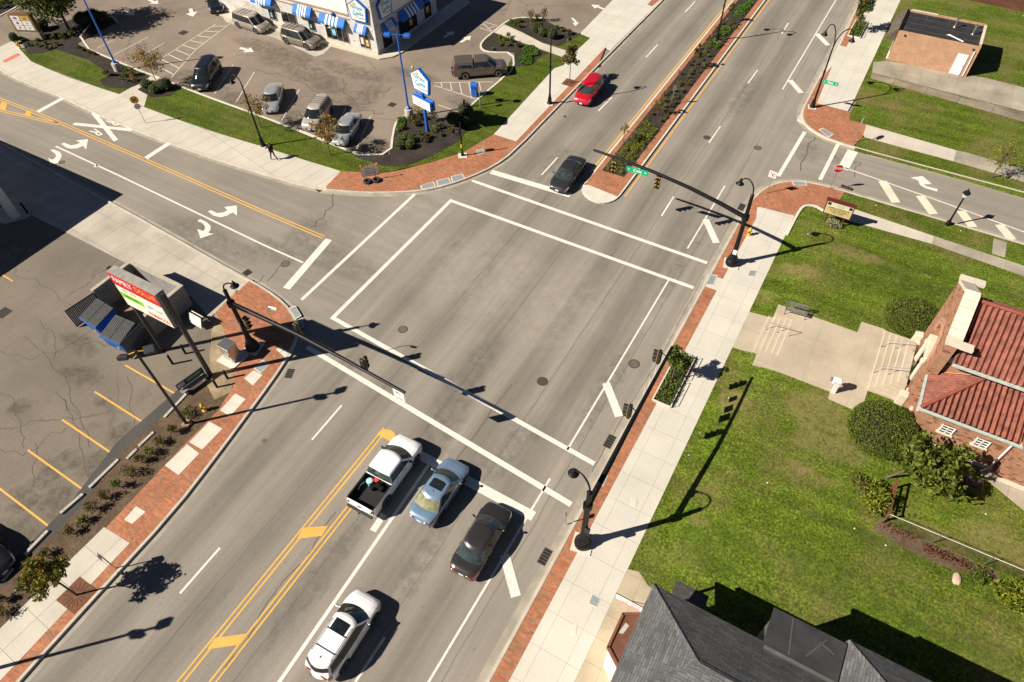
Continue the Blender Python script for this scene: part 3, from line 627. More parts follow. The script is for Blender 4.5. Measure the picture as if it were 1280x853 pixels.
for (x0,y0,x1,y1) in [(154,13.5,168.5,19),(186,0,198,5),(238,11,241,21),(300,60,317,65),(555,47,568,39),(576,53,589,45),(755,11.5,739,6)]: farrow((x0+x1)/2,(y0+y1)/2,(G(x0,y0)-G(x1,y1)).length,aang(x0,y0,x1,y1))
fill(WH,z8([(910,185),(925,178),(960,205),(970,225),(990,228),(955,262),(925,232),(945,228),(935,208)]),.12)
struct('white_marking',WH,M['white'],'white lane, crosswalk and arrow paint','road marking'); struct('yellow_marking',YE,M['yellow'],'yellow centre line and stall paint','road marking')
struct('cream_marking',CR,M['cream'],'cream hatch paint on the side street','road marking'); struct('faded_marking',PW,M['palewhite'],'thin white stall paint of the restaurant lot','road marking')
b=MB(); b.sheet([G(x,y,.131) for x,y in [(3,76),(22,66.5),(26,69),(6,78.5)]],.131); struct('tactile_strip',b,flat('tactile red',(.6,.16,.12),.8,world=True),'faded red tactile strip on the kerb ramp','paving')

edging([(1031,263),(1020,256.5),(1008,255.5),(1001,258.5),(996,266),(990,277),(982,293)],'old stone edging round the churchyard lawn corner',.2,.2,1)
# tar cracks that can be seen as single lines
TC=MB(); rng=random.Random(21)
def crack(L,w=.05,z=.005):
    p=[]
    for a,c in zip(L,L[1:]):
        n=max(2,int(math.hypot(c[0]-a[0],c[1]-a[1])/4))
        for k in range(n): q=k/n; p.append((a[0]+(c[0]-a[0])*q+rng.uniform(-.7,.7)+2.2*math.sin(q*5+a[1])*min(q,1-q)*4,a[1]+(c[1]-a[1])*q+rng.uniform(-.7,.7)+1.8*math.sin(q*7+a[0])*min(q,1-q)*4))
    p.append(L[-1]); line(TC,p,w,z)
crack([(1019,171),(1009,190),(1000,214)],.07); crack([(418,243),(411,262),(398,275),(388,284)],.06); crack([(352,331),(334,352)],.05); crack([(330,345),(320,352)],.05); crack([(1076,203),(1068,222)],.05)
crack([(880,345),(740,590)],.03); crack([(640,480),(600,535),(560,590)],.03); crack([(420,640),(330,760),(280,840)],.035)
struct('tar_crack',TC,flat('tar crack',(.06,.055,.05),.9,world=True),'dark cracks in the street asphalt','crack')
TC=MB()
for L in [[(30,420),(62,450),(85,480),(100,520),(112,560)],[(0,440),(40,450),(80,436),(120,410)],[(160,470),(163,500),(168,530),(172,548)],[(70,490),(90,520),(100,560),(112,602)],[(0,562),(30,570),(60,545),(85,535)],[(20,345),(60,360),(95,385)],[(0,490),(18,500),(26,540),(30,560)],[(50,400),(70,425),(66,450)],[(80,499),(98,520)],[(42,605),(46,570),(44,555)]]: crack(L,.035,.026)
struct('tar_crack',TC,flat('lot crack',(.10,.083,.065),.9,world=True),'dark cracks in the dollar store lot','crack')
TC=MB()
for L in [[(320,88),(360,98),(400,118),(430,132),(462,140),(480,143)],[(428,100),(430,118),(444,130)],[(430,118),(470,118),(492,110)]]: crack(L,.09,.116)
struct('tar_crack',TC,flat('restaurant lot crack',(.10,.085,.07),.9,world=True),'dark cracks in the restaurant lot','crack')
# ---------------------------------------------------------------- vehicles
def interp(K,x):
    if x<=K[0][0]: return K[0][1]
    for (a,u),(c,v) in zip(K,K[1:]):
        if x<=c:
            t=(x-a)/(c-a) if c>a else 0
            t=t*t*(3-2*t)*.5+t*.5; return u+(v-u)*t
    return K[-1][1]
G_DARK=m_glass('tinted car glass'); G_LITE=m_glass('car glass over pale interior',(.20,.20,.115),.06); G_MID=m_glass('car glass',(.03,.042,.044),.04)
P_BLACK=flat('black plastic trim',(.02,.02,.021),.5,0,.1,6); P_HEAD=flat('headlamp lens',(.62,.62,.6),.12,.4,.12,14,coat=1); P_TAIL=flat('tail lamp lens',(.42,.012,.016),.15,0,.15,12,coat=1)
P_RIM=flat('alloy rim',(.5,.5,.5),.32,.85,.1,8); P_PLATE=flat('licence plate',(.66,.68,.72),.5,0,.1,9); P_GAP=flat('panel gap',(.012,.012,.012),.8)
def make_car(name,label,cat,loc,rz,kind,L,W,H,paint,glass=None,rear_glass=None,sunroof=False,rails=False,bars=False,cap=False,two_tone=None,trim=None,wheel_r=None,group=None,fin=True,rim=None):
    root=thing(name,label,cat,loc,rz,group); glass=glass or G_DARK; rear_glass=rear_glass or glass; rim=rim or P_RIM
    h=L/2; hw=W/2
    wr=wheel_r or {'sedan':.33,'suv':.37,'van':.34,'pickup':.40}[kind]
    if kind=='sedan':
        top=[(-h,.66),(-h+.06,.86),(-h+.25,.93),(-.27*L,.955),(-.2*L,.93),(.2*L,.90),(.235*L,.90),(h-.75,.80),(h-.25,.70),(h-.06,.60),(h,.50)]
        cab=dict(xbf=.255*L,xrf=.085*L,xrr=-.165*L,xbr=-.325*L,wb=.92,wr=.69,zb=.9,ps=(.07,.50,.55,.90)); wx=(.5*L-.95,-.5*L+1.05)
    elif kind=='suv':
        top=[(-h,.62),(-h+.05,1.0),(-h+.3,1.04),(-.2*L,1.02),(.2*L,1.0),(.25*L,1.0),(h-.7,.94),(h-.22,.84),(h-.05,.70),(h,.58)]
        cab=dict(xbf=.27*L,xrf=.10*L,xrr=-.40*L,xbr=-.475*L,wb=.93,wr=.70,zb=1.0,ps=(.06,.36,.395,.66,.695,.95)); wx=(.5*L-.92,-.5*L+.98)
    elif kind=='van':
        top=[(-h,.6),(-h+.05,.98),(-h+.3,1.0),(.2*L,1.0),(.26*L,1.0),(h-.7,.92),(h-.22,.80),(h-.05,.66),(h,.55)]
        cab=dict(xbf=.315*L,xrf=.135*L,xrr=-.43*L,xbr=-.485*L,wb=.95,wr=.78,zb=1.0,ps=(.06,.30,.33,.62,.65,.96)); wx=(.5*L-.95,-.5*L+.98)
    else:
        top=[(-h,.85),(-h+.03,1.16),(-h+.2,1.18),(-.02*L,1.18),(.21*L,1.12),(.25*L,1.14),(h-.6,1.10),(h-.18,1.0),(h-.04,.85),(h,.7)]
        cab=dict(xbf=.27*L,xrf=.135*L,xrr=-.09*L,xbr=-.13*L,wb=.95,wr=.76,zb=1.14,ps=(.10,.78,.82,.97)); wx=(.5*L-.98,-.5*L+1.22)
        if cap: cab.update(ps=(.08,.50,.54,.95),xrr=-.10*L)
    gc={'sedan':.2,'suv':.24,'van':.2,'pickup':.34}[kind]
    bed=None
    if kind=='pickup': bed=(-h+.10,cab['xbr']-.04)
    def plan(x):
        d=.85; q=min(1,(h-abs(x))/d); q=max(0,q)
        k=.68+.32*math.sqrt(max(0,1-(1-q)**2))
        if kind=='pickup' and x<0: k=.955+.045*math.sqrt(max(0,1-(1-min(1,q*3))**2))
        return k
    def low(x):
        z=gc+.10*max(0,1-(h-abs(x))/.35)**2
        for w in wx:
            r=wr+.075
            if abs(x-w)<r: z=max(z,wr+math.sqrt(r*r-(x-w)**2)-.01)
        return z
    def sec(x):
        y=hw*plan(x); zt=interp(top,x); zl=low(x); zb=min(zl,zt-.06)
        q=[(0,zb),(y*.9,zb),(y*.97,zb+.03),(y*.995,max(zb+.04,.45*zt)),(y,max(zb+.05,.62*zt)),(y*.988,max(zb+.055,zt-.14)),(y*.955,zt-.05),(y*.90,zt-.012),(y*.5,zt+.012),(0,zt+.022)]
        if kind=='pickup': q[0]=(0,min(zb,.6)); q[1]=(y*.66,min(zb,.62))
        if bed and bed[0]<=x<=bed[1]:
            q[5]=(y*.99,zt-.06);q[6]=(y*.985,zt);q[7]=(y-.10,zt);q[8]=(y-.11,.72);q[9]=(0,.72)
        return q
    xs=set([-h,-h+.01,-h+.03,-h+.06,-h+.1,-h+.16,-h+.25,-h+.4,h,h-.01,h-.03,h-.06,h-.1,h-.16,h-.25,h-.4,h-.6,h-.8])
    x=-h+.5
    while x<h-.5: xs.add(round(x,3)); x+=.22
    for w in wx:
        r=wr+.075
        for k in range(-8,9): xs.add(round(w+r*math.sin(k/8*PI/2)*1.0,4))
        xs.add(round(w+r+.02,4)); xs.add(round(w-r-.02,4))
    if bed:
        for e in (bed[0]-.002,bed[0],bed[1],bed[1]+.002): xs.add(e)
    xs=sorted(v for v in xs if -h<=v<=h)
    V=[];F=[];FB=[]
    for x in xs:
        q=sec(x); ring=[(x,-a,z) for a,z in reversed(q[1:])]+[(x,a,z) for a,z in q]
        ring=[(x,-a,z) for a,z in q[::-1]][:-1]+[(x,a,z) for a,z in q]   # right top centre .. bottom .. left top centre
        V+=ring
    n=19
    for i in range(len(xs)-1):
        inb=bed and xs[i]>=bed[0]-.003 and xs[i+1]<=bed[1]+.003
        for j in range(n-1):
            f=(i*n+j,i*n+j+1,(i+1)*n+j+1,(i+1)*n+j)[::-1]
            (FB if inb and (j<3 or j>=n-4) else F).append(f)
    F.append(tuple(range(n))); F.append(tuple(range((len(xs)-1)*n,len(xs)*n))[::-1])
    B=MB(); B.add(V,F)
    # ---- greenhouse
    zr=H; c=cab
    def ring(t):
        xf=c['xbf']+(c['xrf']-c['xbf'])*t; xr=c['xbr']+(c['xrr']-c['xbr'])*t
        w=hw*(c['wb']+(c['wr']-c['wb'])*t**1.15)
        nose=.27*(1-.25*t); tail={'sedan':.24,'suv':.26,'van':.16,'pickup':.03}[kind]
        zfun=lambda x: (interp(top,x)-.05)*(1-t)+(zr-.07)*t if kind!='pickup' else (c['zb'])*(1-t)+(zr-.07)*t
        pts=[];NF=6
        for k in range(NF+1):
            s=-1+2*k/NF; y=s*w*(.985 if k in(0,NF) else 1); x=xf+nose*(1-s*s)-.0; pts.append((x,y,zfun(x)))
        side=[0]+list(c['ps'])+[1]; left=[]
        for s in side[1:-1]:
            x=xf+(xr-xf)*s; bul=1+.05*math.sin(PI*s)*(1 if kind!='pickup' else .4); left.append((x,w*bul,zfun(x)))
        rear=[]
        for k in range(NF+1):
            s=1-2*k/NF; y=s*w*.985; x=xr-tail*(1-s*s); rear.append((x,y,zfun(x)))
        right=[(a,-y,z) for a,y,z in reversed(left)]
        allp=pts+left+rear+right
        if kind!='pickup': allp=[(x,y*(plan(x)**(1-.3*t)),z) for x,y,z in allp]
        return allp, NF, len(left)
    ts=[0,.10,.5,.90,1.0]; R=[ring(t) for t in ts]; NF,ns=R[0][1],R[0][2]; m=len(R[0][0])
    PT=MB();GW=MB();GR=MB();GS=[MB() for _ in range(8)]
    segtype=[]
    for k in range(NF): segtype.append(('F',k))
    for k in range(ns+1): segtype.append(('L',k))
    for k in range(NF): segtype.append(('R',k))
    for k in range(ns+1): segtype.append(('Q',ns-k))
    for i in range(len(ts)-1):
        a,bb=R[i][0],R[i+1][0]
        for j in range(m):
            k=(j+1)%m; quad=[a[j],a[k],bb[k],bb[j]]; tp,ix=segtype[j]; glassrow=i in (1,2)
            tgt=B
            if tp=='F' and i<3: tgt=GW
            elif tp=='R' and (i in ((1,2) if kind in('sedan','pickup') else (2,))): tgt=GR
            elif tp in 'LQ' and glassrow and ix%2==1: tgt=GS[(ix//2)+(4 if tp=='Q' else 0)]
            elif tp in 'LQ' and glassrow and 0<ix<ns: tgt=PT
            tgt.add(quad,[(0,1,2,3)])
    # roof cap
    last=R[-1][0]; cx_=sum(p[0] for p in last)/m
    prev=last
    for s,dz in ((.94,.035),(.80,.058),(.45,.07),(.02,.074)):
        cur=[(cx_+(p[0]-cx_)*s,p[1]*s,zr-.07+dz) for p in last]
        for j in range(m):
            k=(j+1)%m; B.add([prev[j],prev[k],cur[k],cur[j]],[(0,1,2,3)])
        prev=cur
    B.add(prev,[tuple(range(m))])
    import bmesh
    def weld(mb):
        bm=bmesh.new(); me=bpy.data.meshes.new('t'); me.from_pydata([tuple(v) for v in mb.v],[],mb.f); bm.from_mesh(me); bmesh.ops.remove_doubles(bm,verts=bm.verts,dist=.0006); bm.normal_update()
        mb.v=[v.co.copy() for v in bm.verts]; mb.f=[tuple(v.index for v in f.verts) for f in bm.faces]; bm.free(); bpy.data.meshes.remove(me)
    for mb in [B,GW,GR,PT]+GS:
        if mb.v: weld(mb)
    B.build('body',paint,root,True,38,fixn=False)
    GW.build('windshield',glass,root,True,40); GR.build('rear_window',rear_glass,root,True,40)
    PT.build('pillar_trim',P_BLACK,root,True,40)
    for g_ in GS: g_.build('side_window',glass,root,True,40)
    if bed:
        bb=MB(); bb.add(V,FB); weld(bb); bb.build('cargo_bed',P_BLACK if not cap else paint,root,True,30)
        if cap:
            cp=MB(); x0,x1=-h+.05,bed[1]+.03; zz=1.17
            prof=[(hw*.97,zz),(hw*.95,zz+.35),(hw*.84,zr-.06),(hw*.7,zr-.01)]; cpts=[]
            for x,k in ((x0,1),(x0+.12,1),(x1-.03,1),(x1,1)):
                row=[]
                for a,z in prof: row.append((x+(.25*(z-zz) if x<x0+.2 else 0),a,z))
                cpts.append(row+[(p[0],-p[1],p[2]) for p in reversed(row)])
            for i in range(3):
                for j in range(7): cp.add([cpts[i][j],cpts[i+1][j],cpts[i+1][j+1],cpts[i][j+1]],[(0,1,2,3)])
            cp.add(cpts[0],[tuple(range(7,-1,-1))][:1]); cp.add(cpts[3],[tuple(range(8))])
            k_=cp.build('bed_cap',paint,root,True,40)
            wn=MB()
            for s in (1,-1):
                q=[(x0+.35,s*(hw*.965+.006),zz+.12),(x1-.2,s*(hw*.965+.006),zz+.12),(x1-.2,s*(hw*.935),zz+.40),(x0+.42,s*(hw*.935),zz+.40)]
                q=[(a,y+s*.012,z) for a,y,z in q]; wn.add(q if s<0 else q[::-1],[(0,1,2,3)])
            wn.build('cap_window',glass,root,True)
    # ---- surface patches on the body
    def surf(x,u):
        q=sec(x); i=min(8,int(u)); f=u-i; a,z=q[i]; c2,d=q[i+1]; return a+(c2-a)*f,z+(d-z)*f
    def patch(mb,x0,x1,u0,u1,s,off=.006,nx=6,nu=3):
        P_=[]
        for i in range(nx+1):
            row=[]
            for j in range(nu+1):
                x=x0+(x1-x0)*i/nx; u=u0+(u1-u0)*j/nu; e=.02
                p=Vector((x,)+surf(x,u)); px=Vector((min(h,x+e),)+surf(min(h,x+e),u))-Vector((max(-h,x-e),)+surf(max(-h,x-e),u)); pu=Vector((x,)+surf(x,min(9,u+.1)))-Vector((x,)+surf(x,max(0,u-.1)))
                nn=px.cross(pu)
                if nn.length>1e-9: nn.normalize()
                if nn.y<0 and nn.z<.2: nn=-nn
                if nn.z<-.3: nn=-nn
                p=p+nn*off; row.append((p.x,p.y*s,p.z))
            P_.append(row)
        mb.grid(P_)
        if s<0: mb.f=[f for f in mb.f]
    hl={'sedan':(h-.50,h-.05),'suv':(h-.46,h-.05),'van':(h-.42,h-.05),'pickup':(h-.28,h-.04)}[kind]
    tl={'sedan':(-h+.04,-h+.34),'suv':(-h+.03,-h+.26),'van':(-h+.02,-h+.15),'pickup':(-h+.02,-h+.13)}[kind]
    for s in (1,-1):
        a=MB(); patch(a,hl[0],hl[1],4.6,6.3,s); a.build('headlight',P_HEAD,root,True,40)
        a=MB(); patch(a,tl[0],tl[1],4.5 if kind in('sedan','pickup') else 4.2,6.2,s); a.box((-h+.012,s*hw*(.52 if kind!='pickup' else .84),interp(top,-h+.05)*.86),(.06,hw*(.34 if kind in('sedan','suv') else .16),.15 if kind=='sedan' else .26),0,.02); a.build('taillight',P_TAIL,root,True,40)
        m_=MB(); mxp=c['xbf']-.32; mz_=interp(top,mxp)+.10; m_.box((mxp,s*(hw*.985+.10),mz_),(.13,.20,.14),0,.045); m_.box((mxp-.01,s*(hw*.93),mz_-.04),(.06,.12,.04)); m_.build('mirror',paint if trim is None else trim,root,True,30)
    z0=interp(top,h-.02)
    gr=MB(); yw=hw*.46; gr.box((h+.004,0,z0*.62+.02),(.03,yw*1.5,.20 if kind!='pickup' else .30),0,.012); gr.build('grille',P_BLACK,root,True)
    pl=MB(); pl.box((h+.018,0,.40 if kind!='pickup' else .52),(.02,.31,.155)); pl.build('license_plate',P_PLATE,root,True)
    pl=MB(); zz={'sedan':.60,'suv':.72,'van':.72,'pickup':.62}[kind]; pl.box((-h-.008,0,zz),(.02,.31,.155)); pl.build('license_plate',P_PLATE,root,True)
    if kind=='pickup':
        bp=MB(); bp.box((-h-.07,0,.56),(.16,W*.93,.18),0,.03); bp.box((-h-.19,0,.5),(.12,.09,.07)); bp.build('rear_bumper',P_BLACK if not cap else M['chrome'],root,True)
        hd=MB(); hd.box((-h-.012,0,1.0),(.03,.26,.08),0,.01); hd.build('handle',P_BLACK,root,True)
    # panel gaps, handles
    gp_=MB()
    ps=c['ps']; doors=[c['xbf']-.38]+[c['xbf']+(c['xbr']-c['xbf'])*v for v in ((.46,.80) if kind in('sedan','pickup') else (.385,.68))]
    for s in (1,-1):
        for x in doors: patch(gp_,x-.008,x+.008,2.6,6.6,s,.003,1,8)
        patch(gp_,doors[-1],doors[0],2.55,2.62,s,.003,14,1)
    xh=c['xbf']+.03
    patch(gp_,h-.30,xh,6.95,7.0,1,.004,10,1); patch(gp_,h-.30,xh,6.95,7.0,-1,.004,10,1); 
    for s in (1,-1): patch(gp_,h-.30,h-.288,6.95,9,s,.004,1,4)
    if kind=='sedan':
        for s in (1,-1): patch(gp_,c['xbr']-.16,c['xbr']-.148,6.9,9,s,.004,1,4); patch(gp_,-h+.2,c['xbr']-.15,6.9,6.95,s,.004,6,1)
    gp_.build('panel_gap',P_GAP,root,True)
    for s in (1,-1):
        for x in doors[1:]:
            hd=MB(); y,z=surf(x+.16,5.2); hd.box((x+.16,s*(y+.012),z),(.17,.025,.03),0,.008); hd.build('door_handle',trim or paint,root,True)
    if kind in('suv','pickup'):
        cl=MB()
        for s in (1,-1): patch(cl,-h+.35,h-.35,1.7,2.35,s,.008,40,1)
        if kind=='suv' and two_tone is None: cl.build('sill_trim',P_BLACK,root,True,30)
    if two_tone is not None:
        cl=MB()
        for s in (1,-1): patch(cl,-h+.06,h-.06,1.5,3.0,s,.008,60,2)
        cl.build('lower_panel',two_tone,root,True,30)
    for s in (-.35,.25):
        wp=MB(); wp.tube([(c['xbf']+.05,s*hw*1.2,interp(top,c['xbf'])+.02),(c['xbf']-.06,(s+.4)*hw,interp(top,c['xbf'])+.07)],.009,5); wp.build('wiper',P_BLACK,root,True)
    zc=zr+.004
    if sunroof:
        q=MB(); xf=c['xrf']-.12; pts=[]
        for i in range(7):
            xx=xf-(.62*i/6); row=[]
            for j in range(7):
                y=-.44+.88*j/6; row.append((xx,y,zr+.012-.03*(abs(y)/.44)**2*.55-(.012 if i==0 else 0)))
            pts.append(row)
        q.grid(pts); q.build('sunroof',G_DARK,root,True,40)
    if rails:
        for s in (1,-1):
            q=MB(); y=s*hw*c['wr']*.93; q.tube([(c['xrf']-.25,y,zr-.03),(c['xrf']-.32,y,zr+.03),(c['xrr']+.35,y,zr+.03),(c['xrr']+.28,y,zr-.03)],.018,6); q.build('roof_rail',P_BLACK,root,True,40)
    if bars:
        for f in bars:
            q=MB(); x=c['xrf']+(c['xrr']-c['xrf'])*f; y=hw*c['wr']*.93; q.tube([(x,-y,zr+.035),(x,y,zr+.035)],.022,6); q.build('crossbar',P_BLACK,root,True,40)
    if fin:
        q=MB(); xa=c['xrr']+.22; q.add([(xa+.09,0,zr),(xa-.08,.03,zr-.005),(xa-.08,-.03,zr-.005),(xa-.07,0,zr+.07)],[(0,1,3),(0,3,2),(1,2,3),(0,2,1)]); q.build('antenna',P_BLACK if kind!='sedan' else paint,root,True)
    # ---- wheels
    for x in wx:
        for s in (1,-1):
            Mx=Matrix.Translation((x,s*(hw-.12),wr))@Matrix.Rotation(-s*PI/2,4,'X')
            t=MB(Mx); r0=wr*.66
            t.lathe([(r0,-.10),(wr-.03,-.11),(wr,-.08),(wr,.08),(wr-.03,.11),(r0,.10)],(0,0,0),26); wo=t.build('wheel',M['rubber'],root,True,35)
            r_=MB(Mx); r_.lathe([(r0+.004,.04),(r0+.004,.102),(r0-.03,.102),(r0-.045,.06),(.08,.075),(.06,.098),(.0,.1)],(0,0,0),26)
            for k in range(5):
                a=2*PI*k/5; ca,sa=math.cos(a),math.sin(a); wd=.045
                qq=[(.05*ca-wd*sa,.05*sa+wd*ca,.1),(.05*ca+wd*sa,.05*sa-wd*ca,.1),((r0-.02)*ca+wd*.8*sa,(r0-.02)*sa-wd*.8*ca,.095),((r0-.02)*ca-wd*.8*sa,(r0-.02)*sa+wd*.8*ca,.095)]
                r_.add([p for p in qq],[(3,2,1,0),(0,1,2,3)])
            r_.build('rim',rim,wo,True,35)
    un=MB(); un.box((0,0,gc+.12),(L*.86,W*.78,.16)); un.build('underbody',P_BLACK,root,True)
    return root
def hdg(a,c,z=0): p=G(a[0],a[1],z);q=G(c[0],c[1],z); return math.atan2(q.y-p.y,q.x-p.x)
C_WHITE=m_carpaint('white car paint',(.90,.90,.90),0,.35); C_BLUE=m_carpaint('ice blue metallic',(.22,.33,.47),.35,.28); C_BROWN=m_carpaint('dark brown metallic',(.048,.041,.041),.35,.3)
C_BLACK=m_carpaint('black car paint',(.012,.012,.014),.1,.3); C_GREY=m_carpaint('charcoal metallic',(.05,.048,.05),.45,.32); C_RED=m_carpaint('bright red car paint',(.50,.008,.02),.05,.3); C_TAUPE=m_carpaint('brown grey metallic',(.16,.125,.10),.4,.35); C_GOLD=m_carpaint('pale gold metallic',(.36,.31,.25),.3,.35); C_TAN=m_carpaint('tan metallic',(.25,.21,.165),.35,.35)
C_NAVY=m_carpaint('navy car paint',(.012,.018,.03),.2,.3); C_SILV=m_carpaint('silver metallic',(.46,.47,.48),.45,.32); C_BEIGE=m_carpaint('beige car paint',(.48,.42,.36),.2,.35); C_GREYLOW=m_carpaint('grey lower paint',(.16,.16,.16),.3,.4)
up=PI/2
def mid(fr,re,z=.6): a=G(fr[0],fr[1],z);c=G(re[0],re[1],z); return ((a.x+c.x)/2,(a.y+c.y)/2,0)
make_car('pickup_truck','white pickup truck with open black bed holding buckets','pickup truck',mid((514,551),(452,637)),rad(91),'pickup',5.35,1.96,1.84,C_WHITE,glass=G_MID,trim=P_BLACK,fin=False)
make_car('sedan','ice blue sedan with black sunroof waiting beside the white pickup','car',mid((572,579),(526,649)),rad(91),'sedan',4.45,1.80,1.43,C_BLUE,glass=G_MID,rear_glass=G_LITE,sunroof=True)
make_car('sedan','dark brown sedan waiting at the stop line','car',mid((624,634),(579,716)),rad(92),'sedan',4.62,1.82,1.45,C_BROWN,glass=G_MID,fin=False)
make_car('crossover','white crossover with sunroof and dark crossbars driving up the lane','car',mid((459,746),(400,841)),rad(92),'suv',4.5,1.85,1.66,C_WHITE,sunroof=True,rails=True,bars=(.34,.74))
make_car('sedan','charcoal sedan stopped beside the median nose','car',(-21.2,45.3,0),rad(-87),'sedan',4.75,1.84,1.44,C_GREY,fin=False,glass=G_MID)
make_car('crossover','bright red compact crossover coming down the far street','car',(-25.55,58.6,0),rad(-86),'suv',4.4,1.82,1.62,C_RED,glass=G_MID,fin=False)
def side_car(front,rear,left_side,W,*a,**k):
    """place from the ground contact of the two wheels on the seen side"""
    p=G(front[0],front[1],.11);q=G(rear[0],rear[1],.11); hd=math.atan2(p.y-q.y,p.x-q.x); m_=(p+q)/2
    s=-1 if left_side else 1
    c=Vector((m_.x-math.sin(hd)*s*(W/2-.08),m_.y+math.cos(hd)*s*(W/2-.08),.11)); return c,hd
c_,h_=side_car((622,96.7),(580.6,100),False,1.98); make_car('pickup_truck','brown grey pickup with a hard bed cap by the planted islands','pickup truck',c_,h_,'pickup',5.7,1.98,1.88,C_TAUPE,cap=True,fin=False)
c_,h_=side_car((322,43),(298,35),False,1.9); make_car('minivan','pale gold minivan with grey lower sides in the drive-through lane','van',c_,h_,'van',4.9,1.92,1.76,C_GOLD,two_tone=C_GREYLOW,bars=(.3,.5,.7),fin=False)
c_,h_=side_car((384,63),(359,55.5),False,1.95); make_car('sport_utility','tan sport utility with roof rack in the drive-through lane','car',c_,h_,'suv',4.95,1.95,1.86,C_TAN,rails=True,bars=(.35,.55,.75),wheel_r=.39,fin=False)
c_=G(272,8,.11); make_car('pickup_truck','navy pickup at the corner of the drive-through','pickup truck',c_,hdg((271,0),(275,25)),'pickup',5.5,1.95,1.82,C_NAVY,fin=False)
c_,h_=side_car((265,110.5),(277,91.4),True,1.95); make_car('sport_utility','black sport utility parked across the lot from the gold minivan','car',c_,h_,'suv',5.0,1.98,1.84,C_BLACK,wheel_r=.39,fin=False)
c_,h_=side_car((350,139),(356,117),True,1.78); make_car('sedan','silver sedan parked beside the leaning street lamp','car',c_,h_,'sedan',4.75,1.8,1.42,C_SILV,fin=False)
c_,h_=side_car((402.5,160),(414.5,142.5),True,1.8); make_car('sport_utility','beige sport utility with roof rack between two silver sedans','car',c_,h_,'suv',4.6,1.8,1.72,C_BEIGE,rails=True,bars=(.3,.45,.6,.75),fin=False)
c_,h_=side_car((438,179.5),(451.5,158),True,1.78); make_car('sedan','silver sedan parked nearest the planted bed','car',c_,h_,'sedan',4.75,1.8,1.42,C_SILV,fin=False)
p=G(7,716,.3); hd=hdg((0,611),(70,665)); make_car('sedan','black sedan nosing up to the wheel stop at the left edge','car',(p.x-math.cos(hd)*2.25,p.y-math.sin(hd)*2.25,.02),hd,'sedan',4.6,1.8,1.44,C_BLACK,fin=False)
# load in the white pickup
for (px,py,r,hh_,mt,lab) in [(462,602,.19,.45,flat('pale aqua lid',(.42,.66,.68),.5),'pale aqua bucket in the white pickup bed'),(471,600,.16,.42,flat('red lid',(.6,.06,.04),.5),'red bucket in the white pickup bed'),(465,608,.16,.36,M['black'],'black bucket beside the aqua bucket'),(472,606.5,.16,.36,M['black'],'black bucket below the red bucket'),(478,601.5,.15,.36,M['black'],'black bucket nearest the cab side wall'),(476,610,.15,.34,M['black'],'black bucket nearest the tailgate')]:
    g_=G(px,py,1.12); q=thing('bucket',lab,'bucket',(g_.x,g_.y,.73),0,'buckets in the pickup bed')
    e=MB(); e.lathe([(r*.8,0),(r,hh_),(r*1.06,hh_),(r*1.06,hh_+.03),(r*.9,hh_+.03)],(0,0,0),14); e.build('body',M['black'] if 'black' in lab else mt,q,True,30)
    e=MB(); e.lathe([(r*.89,hh_+.031),(r*.88,hh_+.04),(r*.6,hh_+.045)],(0,0,0),14); e.build('lid',mt,q,True,30)
# ---------------------------------------------------------------- vegetation
L_DK=m_leaf('dark evergreen leaves',[(.018,.038,.007),(.05,.085,.012),(.09,.14,.02)],.55,.15)
L_MID=m_leaf('mid green leaves',[(.035,.06,.009),(.10,.145,.018),(.19,.23,.04)],.5,.25)
L_TREE=m_leaf('broad tree leaves',[(.02,.035,.008),(.06,.08,.015),(.12,.14,.025),(.17,.17,.03)],.5,.25)
L_YG=m_leaf('yellow green leaves',[(.06,.10,.009),(.19,.22,.02),(.36,.34,.04)],.5,.3)
L_OLV=m_leaf('olive brown leaves',[(.05,.048,.014),(.13,.11,.028),(.22,.17,.05)],.6,.2)
L_AUT=m_leaf('autumn twig leaves',[(.22,.07,.03),(.36,.19,.06),(.34,.28,.06),(.20,.20,.04)],.6,.3)
L_TURN=m_leaf('turning maple leaves',[(.05,.07,.01),(.14,.155,.018),(.25,.22,.03),(.34,.15,.03)],.5,.3)
L_LIME=m_leaf('bright groundcover leaves',[(.045,.10,.012),(.09,.19,.02),(.15,.27,.04)],.5,.25)
L_HEDGE=m_leaf('yew hedge leaves',[(.055,.08,.010),(.085,.115,.012),(.11,.145,.016),(.095,.13,.014),(.08,.11,.012),(.2,.15,.025)],.55,.12)
L_PALE=m_leaf('pale dry foliage',[(.25,.22,.13),(.34,.32,.20),(.20,.22,.09)],.7,.2)
L_RED=m_leaf('red vine leaves',[(.10,.025,.015),(.19,.06,.03),(.09,.05,.02)],.6,.2)
L_BUSH=m_leaf('bright bush leaves',[(.03,.05,.008),(.11,.14,.018),(.24,.26,.045)],.45,.3)
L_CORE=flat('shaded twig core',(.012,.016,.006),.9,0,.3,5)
def leaf(mb,p,s,rng,up=.35,asp=.55):
    n=Vector((rng.gauss(0,1),rng.gauss(0,1),rng.gauss(0,1)+up)); 
    if n.length<1e-4: n=Vector((0,0,1))
    n.normalize(); a=n.cross(Vector((rng.gauss(0,1),rng.gauss(0,1),rng.gauss(0,1))))
    if a.length<1e-4: return
    a.normalize(); b=n.cross(a); a=a*s; b=b*(s*asp)
    k=len(mb.v); mb.v+= [p-a,p-b*.9+a*.1,p+a,p+b*.9+a*.1]; mb.f.append((k,k+1,k+2,k+3))
